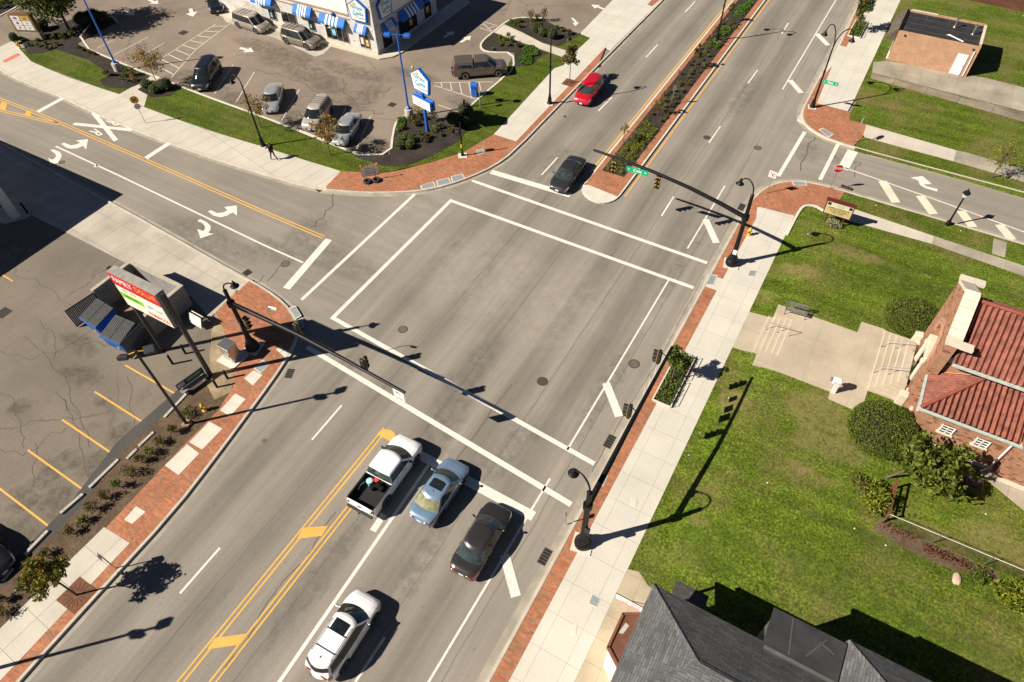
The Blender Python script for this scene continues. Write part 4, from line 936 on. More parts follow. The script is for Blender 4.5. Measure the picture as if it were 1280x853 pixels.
def cloud(mb,c,r,n,s,rng,shell=.55,zmin=-1,up=.35,asp=.55,flatb=None):
    c=Vector(c)
    for _ in range(n):
        while True:
            d=Vector((rng.gauss(0,1),rng.gauss(0,1),rng.gauss(0,1)))
            if d.length>1e-3: break
        d.normalize()
        if d.z<zmin: d.z=-d.z*.5
        q=shell+(1-shell)*rng.random()**.6
        p=c+Vector((d.x*r[0]*q,d.y*r[1]*q,d.z*r[2]*q))
        leaf(mb,p,s*rng.uniform(.65,1.35),rng,up,asp)
def ball_shrub(loc,r,h,mat,label,group=None,n=260,s=.07,name='shrub',rng=None,core=True,cat='shrub'):
    rng=rng or random.Random(int(abs(loc[0]*91+loc[1]*57)*10)); t=thing(name,label,cat,loc,0,group)
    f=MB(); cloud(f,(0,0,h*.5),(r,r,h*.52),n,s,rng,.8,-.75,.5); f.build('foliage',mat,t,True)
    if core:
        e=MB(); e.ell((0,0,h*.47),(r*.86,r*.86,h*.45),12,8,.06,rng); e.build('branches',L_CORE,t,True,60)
    return t
def loose_shrub(loc,r,h,mat,label,group=None,n=180,s=.08,name='shrub',cat='shrub'):
    rng=random.Random(int(abs(loc[0]*71+loc[1]*37)*10)); t=thing(name,label,cat,loc,0,group); f=MB()
    for k in range(6):
        a=rng.uniform(0,2*PI); q=rng.uniform(.1,.6)*r; cloud(f,(math.cos(a)*q,math.sin(a)*q,h*rng.uniform(.35,.7)),(r*.5,r*.5,h*.38),n//6,s,rng,.2,-.8,.4)
    f.build('foliage',mat,t,True)
    e=MB()
    for k in range(5):
        a=rng.uniform(0,2*PI); e.tube([(0,0,-.02),(math.cos(a)*r*.3,math.sin(a)*r*.3,h*.45),(math.cos(a)*r*.55,math.sin(a)*r*.55,h*.8)],[.02,.014,.006],5)
    e.build('stems',M['bark'],t,True); return t
def tree(loc,h,tr,cc,cr,mat,label,n=2600,s=.13,clumps=26,name='tree',group=None,seed=1,limbs=9,sparse=False,lean=(0,0),cat='tree'):
    """cc: crown centre height, cr: crown radii; limbs end inside leaf clumps"""
    rng=random.Random(seed); t=thing(name,label,cat,loc,0,group); T=MB(); F=MB()
    top=Vector((lean[0],lean[1],cc)); T.tube([(0,0,-.05),(0,0,.12),(lean[0]*.4,lean[1]*.4,cc*.5),tuple(top),(lean[0]*1.1,lean[1]*1.1,cc+cr[2]*.5)],[tr*1.5,tr,tr*.82,tr*.6,tr*.25],9)
    ctr=[]
    for k in range(clumps):
        while True:
            d=Vector((rng.gauss(0,1),rng.gauss(0,1),rng.gauss(0,1)))
            if d.length>.1: break
        d.normalize(); q=rng.uniform(.35,.88); ctr.append(top+Vector((d.x*cr[0]*q,d.y*cr[1]*q,d.z*cr[2]*q)))
    for k,c in enumerate(ctr):
        rr=rng.uniform(.22,.42)*min(cr[0],cr[1]); cloud(F,c,(rr,rr,rr*.8),int(n/clumps*rng.uniform(.6,1.4)),s,rng,.15 if not sparse else .1,-1,.35)
        if k<limbs:
            b0=Vector((lean[0]*.7,lean[1]*.7,cc*rng.uniform(.55,.95))); mpt=(b0+c)*.5+Vector((0,0,.08*h)); T.tube([b0,mpt,c],[tr*.42,tr*.28,tr*.08],6)
            if sparse:
                for _ in range(5):
                    e=c+Vector((rng.uniform(-1,1)*rr*1.4,rng.uniform(-1,1)*rr*1.4,rng.uniform(-.3,1)*rr*1.3)); T.tube([mpt,(mpt+e)*.5+Vector((0,0,.05)),e],[tr*.22,tr*.14,tr*.04],4)
    T.build('trunk',M['bark'],t,True,50); F.build('crown',mat,t,True); return t
def stuff(name,mb,mat,label,cat): return tag(mb.build(name,mat),label,cat,None,'stuff')
# trees
p=G(87,38,.15); tree(p,8.0,.17,4.6,(4.3,4.3,2.9),L_TREE,'large broad dark green tree behind the monument sign',9000,.20,60,seed=3,limbs=14)
p=G(198,108,.15); tree(p,4.5,.05,2.9,(1.9,1.9,1.5),L_AUT,'sparse twiggy autumn tree above the three clipped shrubs',1100,.095,22,seed=5,limbs=18,sparse=True)
p=G(327,160,.14); tree(p,4.0,.045,2.6,(1.5,1.5,1.3),L_AUT,'sparse rust coloured tree in front of the silver sedan by the lamp',950,.095,18,seed=8,limbs=15,sparse=True)
p=G(413,194,.14); tree(p,4.2,.05,2.5,(1.6,1.6,1.5),L_AUT,'sparse yellow and rust tree in front of the beige sport utility',1200,.10,20,seed=9,limbs=16,sparse=True)
p=G(839.5,476,.13); tree(p,4.0,.05,2.35,(.78,.78,1.75),L_MID,'young dense tree in the planter under the signal arm',1500,.10,22,seed=12,limbs=10)
p=G(1070.6,40,.13); tree(p,4.8,.06,3.1,(1.15,1.15,1.9),L_TREE,'young tree in the far planter by the alley sidewalk',2300,.12,28,seed=14,limbs=10)
p=G(712,104,.13); tree(p,4.2,.05,2.9,(.95,.95,1.3),L_OLV,'young brown leaved street tree in the rusty grate beside the restaurant lawn',1400,.12,22,seed=15,limbs=10)
p=G(96,744,.13); tree(p,4.2,.06,3.1,(1.15,1.15,1.25),L_TURN,'small street tree turning red at the lower left corner',1900,.12,26,seed=18,limbs=11)
p=G(1240,222,.14); tree(p,3.6,.05,2.3,(1.5,1.5,1.3),L_YG,'thin young yellow green tree on the alley side parkway',560,.085,20,seed=20,limbs=16,sparse=True)
q=[((869,85),(874,62),.55,L_OLV,900),((822,144),(826,122),.5,L_AUT,260),((911,28),(917,8),.5,L_OLV,500),((779,178),(784,166),.55,L_AUT,240)]
for (bx,tx,r,mt,n),lab in zip(q,['olive sapling in the median beyond the small sign','rusty sapling in the median before the small sign','brown sapling in the median by the far street lamp','twiggy sapling nearest the median nose']):
    p=G(bx[0],bx[1],.16); tree(p,2.6,.03,max(1.5,HT(bx,tx,.16)-.3),(r,r,.75),mt,lab,n,.075,12,group='saplings in the median',seed=int(bx[0]),limbs=9,sparse=True)
# leafy bush and brush by the church corner
p=GL(1108,598); tree(p,4.6,.08,2.3,(2.3,2.0,1.6),L_BUSH,'large leafy bush beside the church wall',2300,.17,40,seed=31,limbs=14,name='leafy_bush',lean=(1.5,.5),cat='bush')
p=GL(1085,628); loose_shrub(p,1.3,1.5,L_YG,'tangled yellow green vine heap on the fence corner',None,900,.1,'vine_heap','bush')
p=GL(1075,610); loose_shrub(p,.9,1.0,L_OLV,'heap of dry brush beside the rounded hedge',None,420,.09,'brush_heap','bush')
def hedge(px,ax,ay,h,label,seed):
    c=GL(*px); rng=random.Random(seed); t=thing('rounded_hedge',label,'hedge',c,0); f=MB(); cloud(f,(0,0,h*.36),(ax,ay,h*.66),17000,.055,rng,.9,-.5,.7); f.build('foliage',L_HEDGE,t,True)
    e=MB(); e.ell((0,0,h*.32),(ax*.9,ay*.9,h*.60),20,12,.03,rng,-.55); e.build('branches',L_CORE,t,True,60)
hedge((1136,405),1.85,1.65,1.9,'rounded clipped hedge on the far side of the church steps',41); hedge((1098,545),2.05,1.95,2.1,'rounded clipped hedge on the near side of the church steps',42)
p=GL(1040,283); loose_shrub(p,.75,.7,L_PALE,'pale dry bush under the church sign',None,420,.08)
# restaurant shrubs  (x,y,r,h,kind)
def many(Ls,z,dx,dy,s,gname):
    for (x,y,r,h,k,lab) in Ls:
        loc=G(dx+x/s,dy+y/s,z)
        if k=='b': ball_shrub(loc,r,h,L_DK if 'dark' in lab else L_MID,lab,None,420,.065)
        elif k=='y': loose_shrub(loc,r,h,L_YG,lab,None,220,.06)
        elif k=='o': loose_shrub(loc,r,h,L_OLV,lab,None,300,.07)
        elif k=='g': loose_shrub(loc,r,h,L_MID,lab,None,260,.065)
        elif k=='r': loose_shrub(loc,r,h,L_AUT,lab,None,260,.07)
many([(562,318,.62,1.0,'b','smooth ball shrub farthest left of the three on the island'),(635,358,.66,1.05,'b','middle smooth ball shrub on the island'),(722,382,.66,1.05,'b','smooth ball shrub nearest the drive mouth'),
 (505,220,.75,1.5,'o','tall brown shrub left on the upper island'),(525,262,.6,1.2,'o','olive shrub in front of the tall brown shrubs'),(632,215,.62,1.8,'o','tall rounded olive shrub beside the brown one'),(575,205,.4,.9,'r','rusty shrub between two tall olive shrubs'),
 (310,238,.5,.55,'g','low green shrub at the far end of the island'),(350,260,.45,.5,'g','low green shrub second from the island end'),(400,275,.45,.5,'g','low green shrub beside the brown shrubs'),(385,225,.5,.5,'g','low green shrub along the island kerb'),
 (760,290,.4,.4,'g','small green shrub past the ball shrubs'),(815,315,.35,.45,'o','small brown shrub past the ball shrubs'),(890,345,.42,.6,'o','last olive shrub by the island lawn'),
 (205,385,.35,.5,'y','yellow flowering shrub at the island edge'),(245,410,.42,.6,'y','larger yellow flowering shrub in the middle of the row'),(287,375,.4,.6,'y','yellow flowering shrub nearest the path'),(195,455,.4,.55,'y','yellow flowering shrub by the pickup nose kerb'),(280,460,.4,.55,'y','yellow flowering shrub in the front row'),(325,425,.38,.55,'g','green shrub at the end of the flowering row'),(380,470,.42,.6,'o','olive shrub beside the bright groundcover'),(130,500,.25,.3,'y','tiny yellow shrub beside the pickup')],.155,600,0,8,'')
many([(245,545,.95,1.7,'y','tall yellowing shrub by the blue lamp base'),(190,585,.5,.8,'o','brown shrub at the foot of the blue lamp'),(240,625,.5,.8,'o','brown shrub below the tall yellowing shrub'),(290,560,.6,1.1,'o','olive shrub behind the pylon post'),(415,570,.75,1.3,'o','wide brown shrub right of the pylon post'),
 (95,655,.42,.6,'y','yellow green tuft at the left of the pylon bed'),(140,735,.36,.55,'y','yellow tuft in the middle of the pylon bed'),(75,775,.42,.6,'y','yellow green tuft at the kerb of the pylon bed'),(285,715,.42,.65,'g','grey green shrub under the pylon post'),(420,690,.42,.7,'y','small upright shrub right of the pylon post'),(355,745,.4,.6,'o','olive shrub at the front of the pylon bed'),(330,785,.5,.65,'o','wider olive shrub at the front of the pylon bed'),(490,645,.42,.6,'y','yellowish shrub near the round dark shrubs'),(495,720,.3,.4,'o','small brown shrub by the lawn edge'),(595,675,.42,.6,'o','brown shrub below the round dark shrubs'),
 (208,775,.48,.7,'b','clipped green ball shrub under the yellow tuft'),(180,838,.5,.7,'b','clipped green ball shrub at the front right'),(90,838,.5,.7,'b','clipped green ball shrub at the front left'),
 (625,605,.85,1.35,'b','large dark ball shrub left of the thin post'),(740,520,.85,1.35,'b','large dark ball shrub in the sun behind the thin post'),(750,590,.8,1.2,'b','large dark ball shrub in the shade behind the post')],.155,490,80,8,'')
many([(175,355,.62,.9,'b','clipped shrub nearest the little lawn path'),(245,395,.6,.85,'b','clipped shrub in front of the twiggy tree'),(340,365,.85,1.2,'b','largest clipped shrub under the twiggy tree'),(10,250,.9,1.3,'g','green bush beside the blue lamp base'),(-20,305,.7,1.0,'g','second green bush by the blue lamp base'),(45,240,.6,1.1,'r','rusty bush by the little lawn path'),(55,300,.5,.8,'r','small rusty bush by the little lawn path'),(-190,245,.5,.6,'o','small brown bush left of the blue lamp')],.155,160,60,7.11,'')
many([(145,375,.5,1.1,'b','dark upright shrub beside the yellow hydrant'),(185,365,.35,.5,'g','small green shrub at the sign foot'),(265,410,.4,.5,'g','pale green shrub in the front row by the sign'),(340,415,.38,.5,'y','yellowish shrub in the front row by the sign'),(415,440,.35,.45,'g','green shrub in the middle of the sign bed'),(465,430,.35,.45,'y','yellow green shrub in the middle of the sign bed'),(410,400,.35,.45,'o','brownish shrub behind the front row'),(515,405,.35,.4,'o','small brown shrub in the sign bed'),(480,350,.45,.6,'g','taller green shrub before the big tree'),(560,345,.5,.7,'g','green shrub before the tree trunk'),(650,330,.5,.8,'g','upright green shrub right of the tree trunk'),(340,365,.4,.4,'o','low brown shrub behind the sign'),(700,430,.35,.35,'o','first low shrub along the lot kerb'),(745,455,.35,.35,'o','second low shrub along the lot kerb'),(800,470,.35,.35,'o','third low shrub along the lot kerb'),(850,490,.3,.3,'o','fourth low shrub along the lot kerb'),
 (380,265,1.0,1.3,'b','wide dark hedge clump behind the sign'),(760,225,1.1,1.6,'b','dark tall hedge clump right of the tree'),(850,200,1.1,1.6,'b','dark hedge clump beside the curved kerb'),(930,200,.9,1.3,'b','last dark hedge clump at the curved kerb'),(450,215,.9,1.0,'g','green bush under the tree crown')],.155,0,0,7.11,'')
for i,(x,y) in enumerate([(10,3),(22,-4),(2,10),(-12,12),(-8,-2)]): loose_shrub(G(x,y,.15),.9,.9,L_MID,['green bush at the very corner by the pale kerb','second corner bush behind the pale kerb','corner bush nearest the street drive','corner bush cut by the frame edge','rear corner bush half hidden by its neighbours'][i],None,420,.1)
# soil strip shrubs
rng=random.Random(77)
lots=[(235,519,'lone green shrub beside the yellow hydrant'),(218,540,'shrub beside the floodlight pole base'),(202,555,'shrub above the double pale slab'),(191,568,'yellowing shrub beside the double pale slab'),(179,578,'yellowing shrub left of the double pale slab'),(164,595,'shrub in the middle of the soil strip'),(150,609,'dark shrub left of the soil strip middle'),(132,624,'shrub before the small pale slab'),(120,636,'shrub beside the small pale slab'),(106,652,'shrub above the concrete panels'),(90,668,'shrub at the start of the concrete panels'),(58,695,'shrub right of the turning tree crown'),(29,733,'shrub left of the turning tree'),(5,748,'shrub at the left frame edge'),(6,768,'lower shrub at the left frame edge')]
for i,(x,y,lab) in enumerate(lots): loose_shrub(G(x,y,.11),rng.uniform(.42,.72),rng.uniform(.5,.95),L_OLV if i%3 else L_MID,lab,'shrubs in the soil strip',320,.06)
# bright groundcover, grasses: nobody could count these
f=MB(); rng=random.Random(5)
def cover(mb,poly,h,n,s):
    xs=[p.x for p in poly];ys=[p.y for p in poly]; k=0; it=0
    while k<n and it<n*8:
        it+=1; x=rng.uniform(min(xs),max(xs));y=rng.uniform(min(ys),max(ys)); ins=False; j=len(poly)-1
        for i in range(len(poly)):
            a,c=poly[i],poly[j]
            if (a.y>y)!=(c.y>y) and x<(c.x-a.x)*(y-a.y)/(c.y-a.y)+a.x: ins=not ins
            j=i
        if ins: 
            hh_=h*(.55+.45*math.sin(x*2.3+y*1.1)*math.sin(y*2.9-x)); leaf(mb,Vector((x,y,.16+rng.random()**.5*hh_)),s*rng.uniform(.6,1.4),rng,.6,.6); k+=1
cover(f,[G(x,y,.3) for x,y in z8([(455,450),(520,445),(590,500),(575,550),(500,565),(530,610),(500,640),(440,640),(365,610),(400,550),(440,520),(420,480)])],.4,3200,.07)
cover(f,[G(x,y,.3) for x,y in [(505,146),(498,149),(495,158),(496,165),(503,160),(507,152)]],.5,600,.08)
stuff('groundcover',f,L_LIME,'low bright green groundcover on the island and in the pylon bed','groundcover')
f=MB()
for (x,y,a,c,n) in [(905,40,.75,1.6,520),(926,14,.8,1.9,700),(897,58,.5,1.0,330),(888,57,.4,.8,240),(935,6,.6,1.2,380),(950,-20,.6,3,500),(975,-40,.6,3,500)]:
    w_=G(x,y,.2); cloud(f,(max(-18.3,min(-17.5,w_.x)),w_.y,.18),(min(a,.85),c,.42),n,.09,rng,.3,-.1,.6)
for k in range(7): cloud(f,(-17.9+rng.uniform(-.2,.2),103+k*7,.18),(.8,2.2,.4),420,.09,rng,.3,-.1,.6)
stuff('groundcover',f,L_LIME,'bright spreading groundcover in the far median','groundcover')
f=MB()
for k in range(150):
    y=rng.uniform(48.0,56.5); x=rng.uniform(-18.8,-17.0); c=Vector((x,y,.15)); r=rng.uniform(.14,.28)
    for _ in range(34):
        a=rng.uniform(0,2*PI); q=rng.uniform(.2,1)*r; leaf(f,c+Vector((math.cos(a)*q,math.sin(a)*q,rng.uniform(.05,.34))),.075,rng,.1,.3)
stuff('ornamental_grass',f,L_YG,'yellow green grass clumps at the near end of the median','grass')
rng=random.Random(9); k=0
for y in [57.4+i*.95 for i in range(25)]:
    for sx in (-18.6,-17.95,-17.3):
        if rng.random()<.8:
            loose_shrub((sx+rng.uniform(-.25,.25),y+rng.uniform(-.3,.3),.15),rng.uniform(.24,.46),rng.uniform(.3,.62),L_OLV if rng.random()<.75 else L_YG,'low olive dwarf shrub in the dark median mulch','dwarf shrubs in the median',110,.055); k+=1
# planters
def planter(px,label,L=4.6,Wd=1.35,rail=True):
    c=G(px[0],px[1],.13); t=thing('planter',label,'planter',c,0)
    b=MB(); w=.09
    for dx in (-Wd/2,Wd/2): b.box((dx,0,.06),(w,L,.16))
    for dy in (-L/2,L/2): b.box((0,dy,.06),(Wd-w,w,.16))
    b.build('kerb_frame',M['coverc'],t,True)
    s_=MB(); s_.sheet([(-Wd/2,-L/2,.03),(Wd/2,-L/2,.03),(Wd/2,L/2,.03),(-Wd/2,L/2,.03)]); s_.build('soil',M['mulch'],t,True)
    rg=random.Random(int(px[0])); f=MB()
    for _ in range(1500):
        p=Vector((rg.uniform(-Wd/2+.08,Wd/2-.08),rg.uniform(-L/2+.1,L/2-.1),rg.uniform(.05,.4))); leaf(f,p,rg.uniform(.05,.1),rg,.4,.5)
    f.build('plants',L_MID,t,True)
    r=MB(); x=Wd/2+.07
    for a,c2 in ((-L/2+.05,-.15),(.1,L/2-.1)):
        r.tube([(x,a,.42),(x,c2,.42)],.022,6); 
        for q in (a,(a+c2)/2,c2): r.tube([(x,q,0),(x,q,.42)],.018,6)
        r.tube([(x,a,.16),(x,c2,.16)],.014,6)
    r.build('low_rail',M['black'],t,True)
planter((843,474),'planter box with low black rail beside the signal arm',4.7,1.25); planter((1072,37),'planter box with low black rail on the far sidewalk',4.2,1.3)
# ---------------------------------------------------------------- lettering
def lettering(text,size,mat,parent,Mw,name='lettering',ext=.004,align='CENTER',sx=1.0,font_shear=0,bold=0.0):
    """Mw: world matrix whose X runs along the text, Y up, Z out of the face"""
    cu=bpy.data.curves.new('t','FONT'); cu.body=text; cu.size=size; cu.align_x=align; cu.align_y='CENTER'; cu.extrude=ext; cu.shear=font_shear; cu.offset=bold; cu.resolution_u=2
    o=bpy.data.objects.new('t',cu); COL.objects.link(o); bpy.context.view_layer.update()
    me=bpy.data.meshes.new_from_object(o); bpy.data.objects.remove(o); bpy.data.curves.remove(cu)
    Q=(mx(parent).inverted() if parent else Matrix())@Mw@Matrix.Diagonal((sx,1,1,1)); me.transform(Q); me.materials.clear(); me.materials.append(mat)
    o=bpy.data.objects.new(name,me); COL.objects.link(o)
    if parent: o.parent=parent
    return o
def frame(o,xd,yd):
    x=Vector(xd).normalized(); z=x.cross(Vector(yd)).normalized(); y=z.cross(x)
    return Matrix.Translation(o)@Matrix((x,y,z)).transposed().to_4x4()
def uvroof(o,udir):
    """UVs in metres along and up the slope for shingles"""
    me=o.data; uv=me.uv_layers.new(name='UVMap')
    for f in me.polygons:
        n=f.normal; u=Vector((0,0,1)).cross(n)
        if u.length<1e-3: u=Vector((1,0,0))
        u.normalize(); v=n.cross(u)
        for li in f.loop_indices:
            c=me.vertices[me.loops[li].vertex_index].co; uv.data[li].uv=(c.dot(u),c.dot(v))
# ---------------------------------------------------------------- restaurant
BX,BY=-49.66,55.2; BH=6.9
W_B=m_brick('white painted brick',(.60,.575,.54),(.66,.64,.61),(.50,.47,.43),.4,.13,.012,dark=.07); W_S=flat('white stucco',(.74,.73,.70),.8,0,.05,1.2); W_BELT=flat('tan belt course',(.42,.27,.18),.7); W_C=flat('cream base course',(.55,.49,.38),.8,0,.1,2)
M_AWB=flat('awning blue canvas',(.012,.15,.50),.7,0,.06,3); M_AWW=flat('awning white canvas',(.75,.75,.76),.7,0,.05,3)
t=thing('restaurant','white brick fast food restaurant with striped blue awnings','restaurant',(BX-12,BY+6,.1))
b=MB(); b.prism([(BX-24,BY),(BX,BY),(BX,BY+11.6),(BX-24,BY+11.6)],.1,BH); b.build('wall',W_B,t)
b=MB(); b.box((BX-12,BY+5.8,BH+.02),(24.3,11.9,.16)); b.build('roof',M['alu'],t)
b=MB(); 
b.box((BX-13.6,BY-.03,5.0),(20.6,.1,2.0)); b.box((BX+.03,BY+7.3,4.6),(.1,7.8,2.2)); b.build('stucco_panel',W_S,t)
b=MB(); b.box((BX-13.6,BY-.045,3.88),(20.6,.14,.09)); b.box((BX-13.6,BY-.045,3.45),(20.6,.12,.07)); b.box((BX+.045,BY+7.3,3.42),(.14,7.8,.09)); b.build('belt_course',W_BELT,t)
b=MB(); b.box((BX-12,BY-.05,.3),(24.1,.14,.5)); b.box((BX+.05,BY+5.8,.25),(.14,11.6,.4)); b.build('base_course',W_C,t)
def win(par,side,a0,a1,z0,z1,n=1,posters=()):
    """window on the south ('S') or east ('E') wall"""
    fr=MB(); gl=MB(); th=.1
    def bx(mb,a,c,za,zb_,d0,d1):
        if side=='S': mb.box(((a+c)/2,BY-(d0+d1)/2,(za+zb_)/2),(c-a,d1-d0,zb_-za))
        else: mb.box((BX+(d0+d1)/2,(a+c)/2,(za+zb_)/2),(d1-d0,c-a,zb_-za))
    bx(gl,a0+.05,a1-.05,z0+.05,z1-.05,.01,.03)
    for (a,c,za,zb_) in [(a0,a1,z0,z0+.07),(a0,a1,z1-.07,z1),(a0,a0+.06,z0+.07,z1-.07),(a1-.06,a1,z0+.07,z1-.07)]+[(a0+(a1-a0)*k/n-.03,a0+(a1-a0)*k/n+.03,z0+.07,z1-.07) for k in range(1,n)]: bx(fr,a,c,za,zb_,.0,.07)
    w_=gl.build('window',M['glass'],par); fr.build('frame',P_BLACK if side=='E' else M['alu'],w_)
    for (a,c,za,zb_,mt) in posters:
        q=MB(); bx(q,a,c,za,zb_,.035,.045); q.build('poster',mt,w_)
def awning(par,side,a0,a1,zb_,zt,d):
    th=.04; aw=MB(); wst=MB()
    def pt(a,o,z): return (a,BY-o,z) if side=='S' else (BX+o,a,z)
    def face(mb,q,off=0): mb.add(q,[(0,1,2,3)])
    aw.add([pt(a0,.12,zt),pt(a1,.12,zt),pt(a1,d,zb_+.22),pt(a0,d,zb_+.22),pt(a1,d,zb_),pt(a0,d,zb_),pt(a0,.12,zb_),pt(a1,.12,zb_)],[(0,1,2,3),(3,2,4,5),(0,3,5,6),(1,7,4,2),(6,5,4,7)])
    o=aw.build('awning',M_AWB,par)
    W_=a1-a0; c=(a0+a1)/2; k=[-.20,-.065,.065,.20]; hwid=.036*W_
    for f in k:
        x0,x1=c+f*W_-hwid,c+f*W_+hwid; e=.012
        wst.add([pt(x0,.12+e,zt+e),pt(x1,.12+e,zt+e),pt(x1,d+e,zb_+.22+e),pt(x0,d+e,zb_+.22+e),pt(x1,d+e,zb_),pt(x0,d+e,zb_)],[(0,1,2,3),(3,2,4,5)])
    wst.build('stripe',M_AWW,o)
pA=flat('yellow poster',(.65,.45,.12),.6,0,.4,4); pB=flat('pale blue poster',(.2,.5,.65),.6,0,.4,4); pC=flat('white red poster',(.7,.55,.5),.6,0,.4,5)
win(t,'S',-52.0,-50.62,.55,2.3,2,[(-51.85,-51.45,1.0,1.75,pC),(-51.15,-50.8,.9,1.6,pA)]); awning(t,'S',-52.15,-50.55,2.42,3.25,.6)
win(t,'S',-56.8,-53.6,.55,2.4,4,[(-55.9,-55.4,1.1,1.9,pB)]); awning(t,'S',-57.1,-53.5,2.5,3.4,.65)
win(t,'S',-63.4,-61.1,1.0,2.3,2); win(t,'S',-59.3,-58.4,.9,2.1,1,[(-59.15,-58.9,1.2,1.6,pB)]); awning(t,'S',-60.8,-58.2,2.7,3.7,.7)
win(t,'S',-65.4,-64.3,.9,2.2,2,[(-65.2,-64.9,1.2,1.7,pB)]); awning(t,'S',-67.1,-64.0,2.8,3.8,.75)
win(t,'E',56.3,57.8,.25,2.0,2); awning(t,'E',56.3,58.5,2.2,3.1,.6)
win(t,'E',59.3,62.7,.45,2.2,4,[(61.3,61.8,.9,1.6,pA)]); awning(t,'E',59.4,63.6,2.25,3.2,.7)
win(t,'E',64.3,65.6,.4,2.2,1,[(64.6,65.2,1.0,1.7,pA)]); awning(t,'E',64.2,66.2,2.45,3.25,.65)
b=MB(); b.box((-55.1,BY-.2,3.62),(.35,.3,.3),0,.05); b.build('wall_lamp',M['dblue'],t)
def castle_face(par,Mw,w,h,text1='White',text2='Castle'):
    """pentagon sign face with lettering; Mw frame centred on the face"""
    def P5(k,z=0): return [Mw@Vector((x*w*k,y*h*k,z)) for x,y in [(-.40,-.5),(.40,-.5),(.5,.16),(0,.5),(-.5,.16)]]
    b=MB(); f=P5(1,.0); g_=P5(1,-.28); b.add(f+g_,[(0,1,2,3,4),(9,8,7,6,5)]+[((i+1)%5,i,5+i,5+(i+1)%5) for i in range(5)]); b.build('sign_frame',M['blue'],par)
    b=MB(); b.poly(P5(.90,.012)); fc=b.build('sign_face',M['wht'],par)
    lettering(text1,h*.26,M['txtteal'],par,Mw@Matrix.Translation((.02*w,.10*h,.02)),sx=.9,bold=.01); lettering(text2,h*.26,M['txtteal'],par,Mw@Matrix.Translation((.03*w,-.13*h,.02)),sx=.9,bold=.01)
    b=MB(); 
    for q in ([(-.33,.06),(-.27,.06),(-.26,.22),(-.30,.25),(-.35,.2)],[(-.22,.2),(-.05,.2),(-.03,.33),(-.08,.29),(-.12,.34),(-.16,.28),(-.22,.27)],[(-.12,-.30),(.08,-.36),(.07,-.32),(-.10,-.25)]): b.poly([Mw@Vector((x*w,y*h,.02)) for x,y in q])
    b.build('emblem',M['yel'],par)
    b=MB(); b.poly([Mw@Vector((x*w,y*h,.018)) for x,y in [(-.33,-.12),(-.2,-.24),(.05,-.36),(.36,-.34),(.36,-.30),(.05,-.31),(-.18,-.19)]]); b.build('swoosh',M['txtteal'],par)
castle_face(t,frame(Vector((-51.35,BY-.29,4.85)),(1,0,0),(0,0,1)),2.5,2.4); castle_face(t,frame(Vector((BX+.29,57.2,4.85)),(0,1,0),(0,0,1)),2.3,2.4)
b=MB(); b.prism([(BX-24,BY-1.1),(BX-2,BY-.75),(BX+.6,BY-.7),(BX+1.6,BY+.3),(BX+2.0,BY+1.6),(BX+2.0,BY+16),(BX-.0,BY+16),(BX-.0,BY),(BX-24,BY)],.09,.24); struct('sidewalk',b,M['walkP'],'concrete walk round the restaurant wall','sidewalk')
slabz('drive_pad',[(289,8),(277,20),(283,28),(345,48),(394,71),(404,68),(414,58),(300,12)],.118,'apron','pale concrete pad of the drive-through lane','driveway')
p=G(297,9,.11); t2=thing('waste_container','small blue container by the restaurant wall end','container',(p.x,p.y,.11)); b=MB(); b.box((0,0,.75),(1.2,.9,1.4),0,.05); b.build('body',M['blue'],t2,True); b=MB(); b.box((0,0,1.49),(1.26,.96,.08),0,.02); b.build('lid',M['dblue'],t2,True)
# ---------------------------------------------------------------- small brick building beyond the alley
S0=Vector((-.63,79.78,.13)); SBW,SBD,SBH=7.75,5.6,3.25
t=thing('brick_building','small tan brick building with flat black roof and white door','building',(S0.x+3.9,S0.y+2.8,.13))
TB=m_brick('tan brick wall',(.43,.235,.145),(.50,.29,.18),(.40,.27,.18),.22,.075,.008)
x0,x1,y0,y1=S0.x,S0.x+SBW,S0.y,S0.y+SBD
b=MB(); b.prism([(x0,y0),(x1,y0),(x1,y1),(x0,y1)],.1,SBH-.28); b.build('wall',TB,t)
b=MB()
for (cx_,cy_,dx,dy) in [((x0+x1)/2,y0+.1,SBW,.2),((x0+x1)/2,y1-.1,SBW,.2),(x0+.1,(y0+y1)/2,.2,SBD-.4),(x1-.1,(y0+y1)/2,.2,SBD-.4)]: b.box((cx_,cy_,SBH-.14+.002),(dx,dy,.28))
b.build('parapet',TB,t)
RF=flat('black roof membrane',(.022,.022,.024),.75,0,.3,1.5); b=MB(); b.box(((x0+x1)/2,(y0+y1)/2,SBH-.2),(SBW-.41,SBD-.41,.06)); b.build('roof',RF,t)
b=MB()
for k in range(1,4): b.box(((x0+x1)/2,y0+SBD*k/4,SBH-.165),(SBW-.6,.03,.008))
for k in (2.1,4.3): b.box((x0+k,y1-1.2,SBH-.165),(.03,1.9,.009))
b.build('roof_seam',flat('grey seam',(.11,.11,.11),.8),t)
for q in (((x1-.12,y0+2.9,SBH+.03),(.26,4.4,.06)),((x0+1.7,y1-.1,SBH+.025),(2.6,.24,.05))): b=MB(); b.box(*q); b.build('coping',M['stone'],t)
for (ax,ay,hh_) in ((4.9,3.7,.75),(6.7,2.9,.7)):
    b=MB(); b.tube([(x0+ax,y0+ay,SBH-.2),(x0+ax,y0+ay,SBH+hh_)],.08,8); b.tube([(x0+ax,y0+ay,SBH-.19),(x0+ax,y0+ay,SBH-.1)],.2,8); b.lathe([(.08,hh_),(.2,hh_),(.2,hh_+.09),(.05,hh_+.16)],(x0+ax,y0+ay,SBH),10); b.build('roof_vent',M['alu'],t,smooth=40)
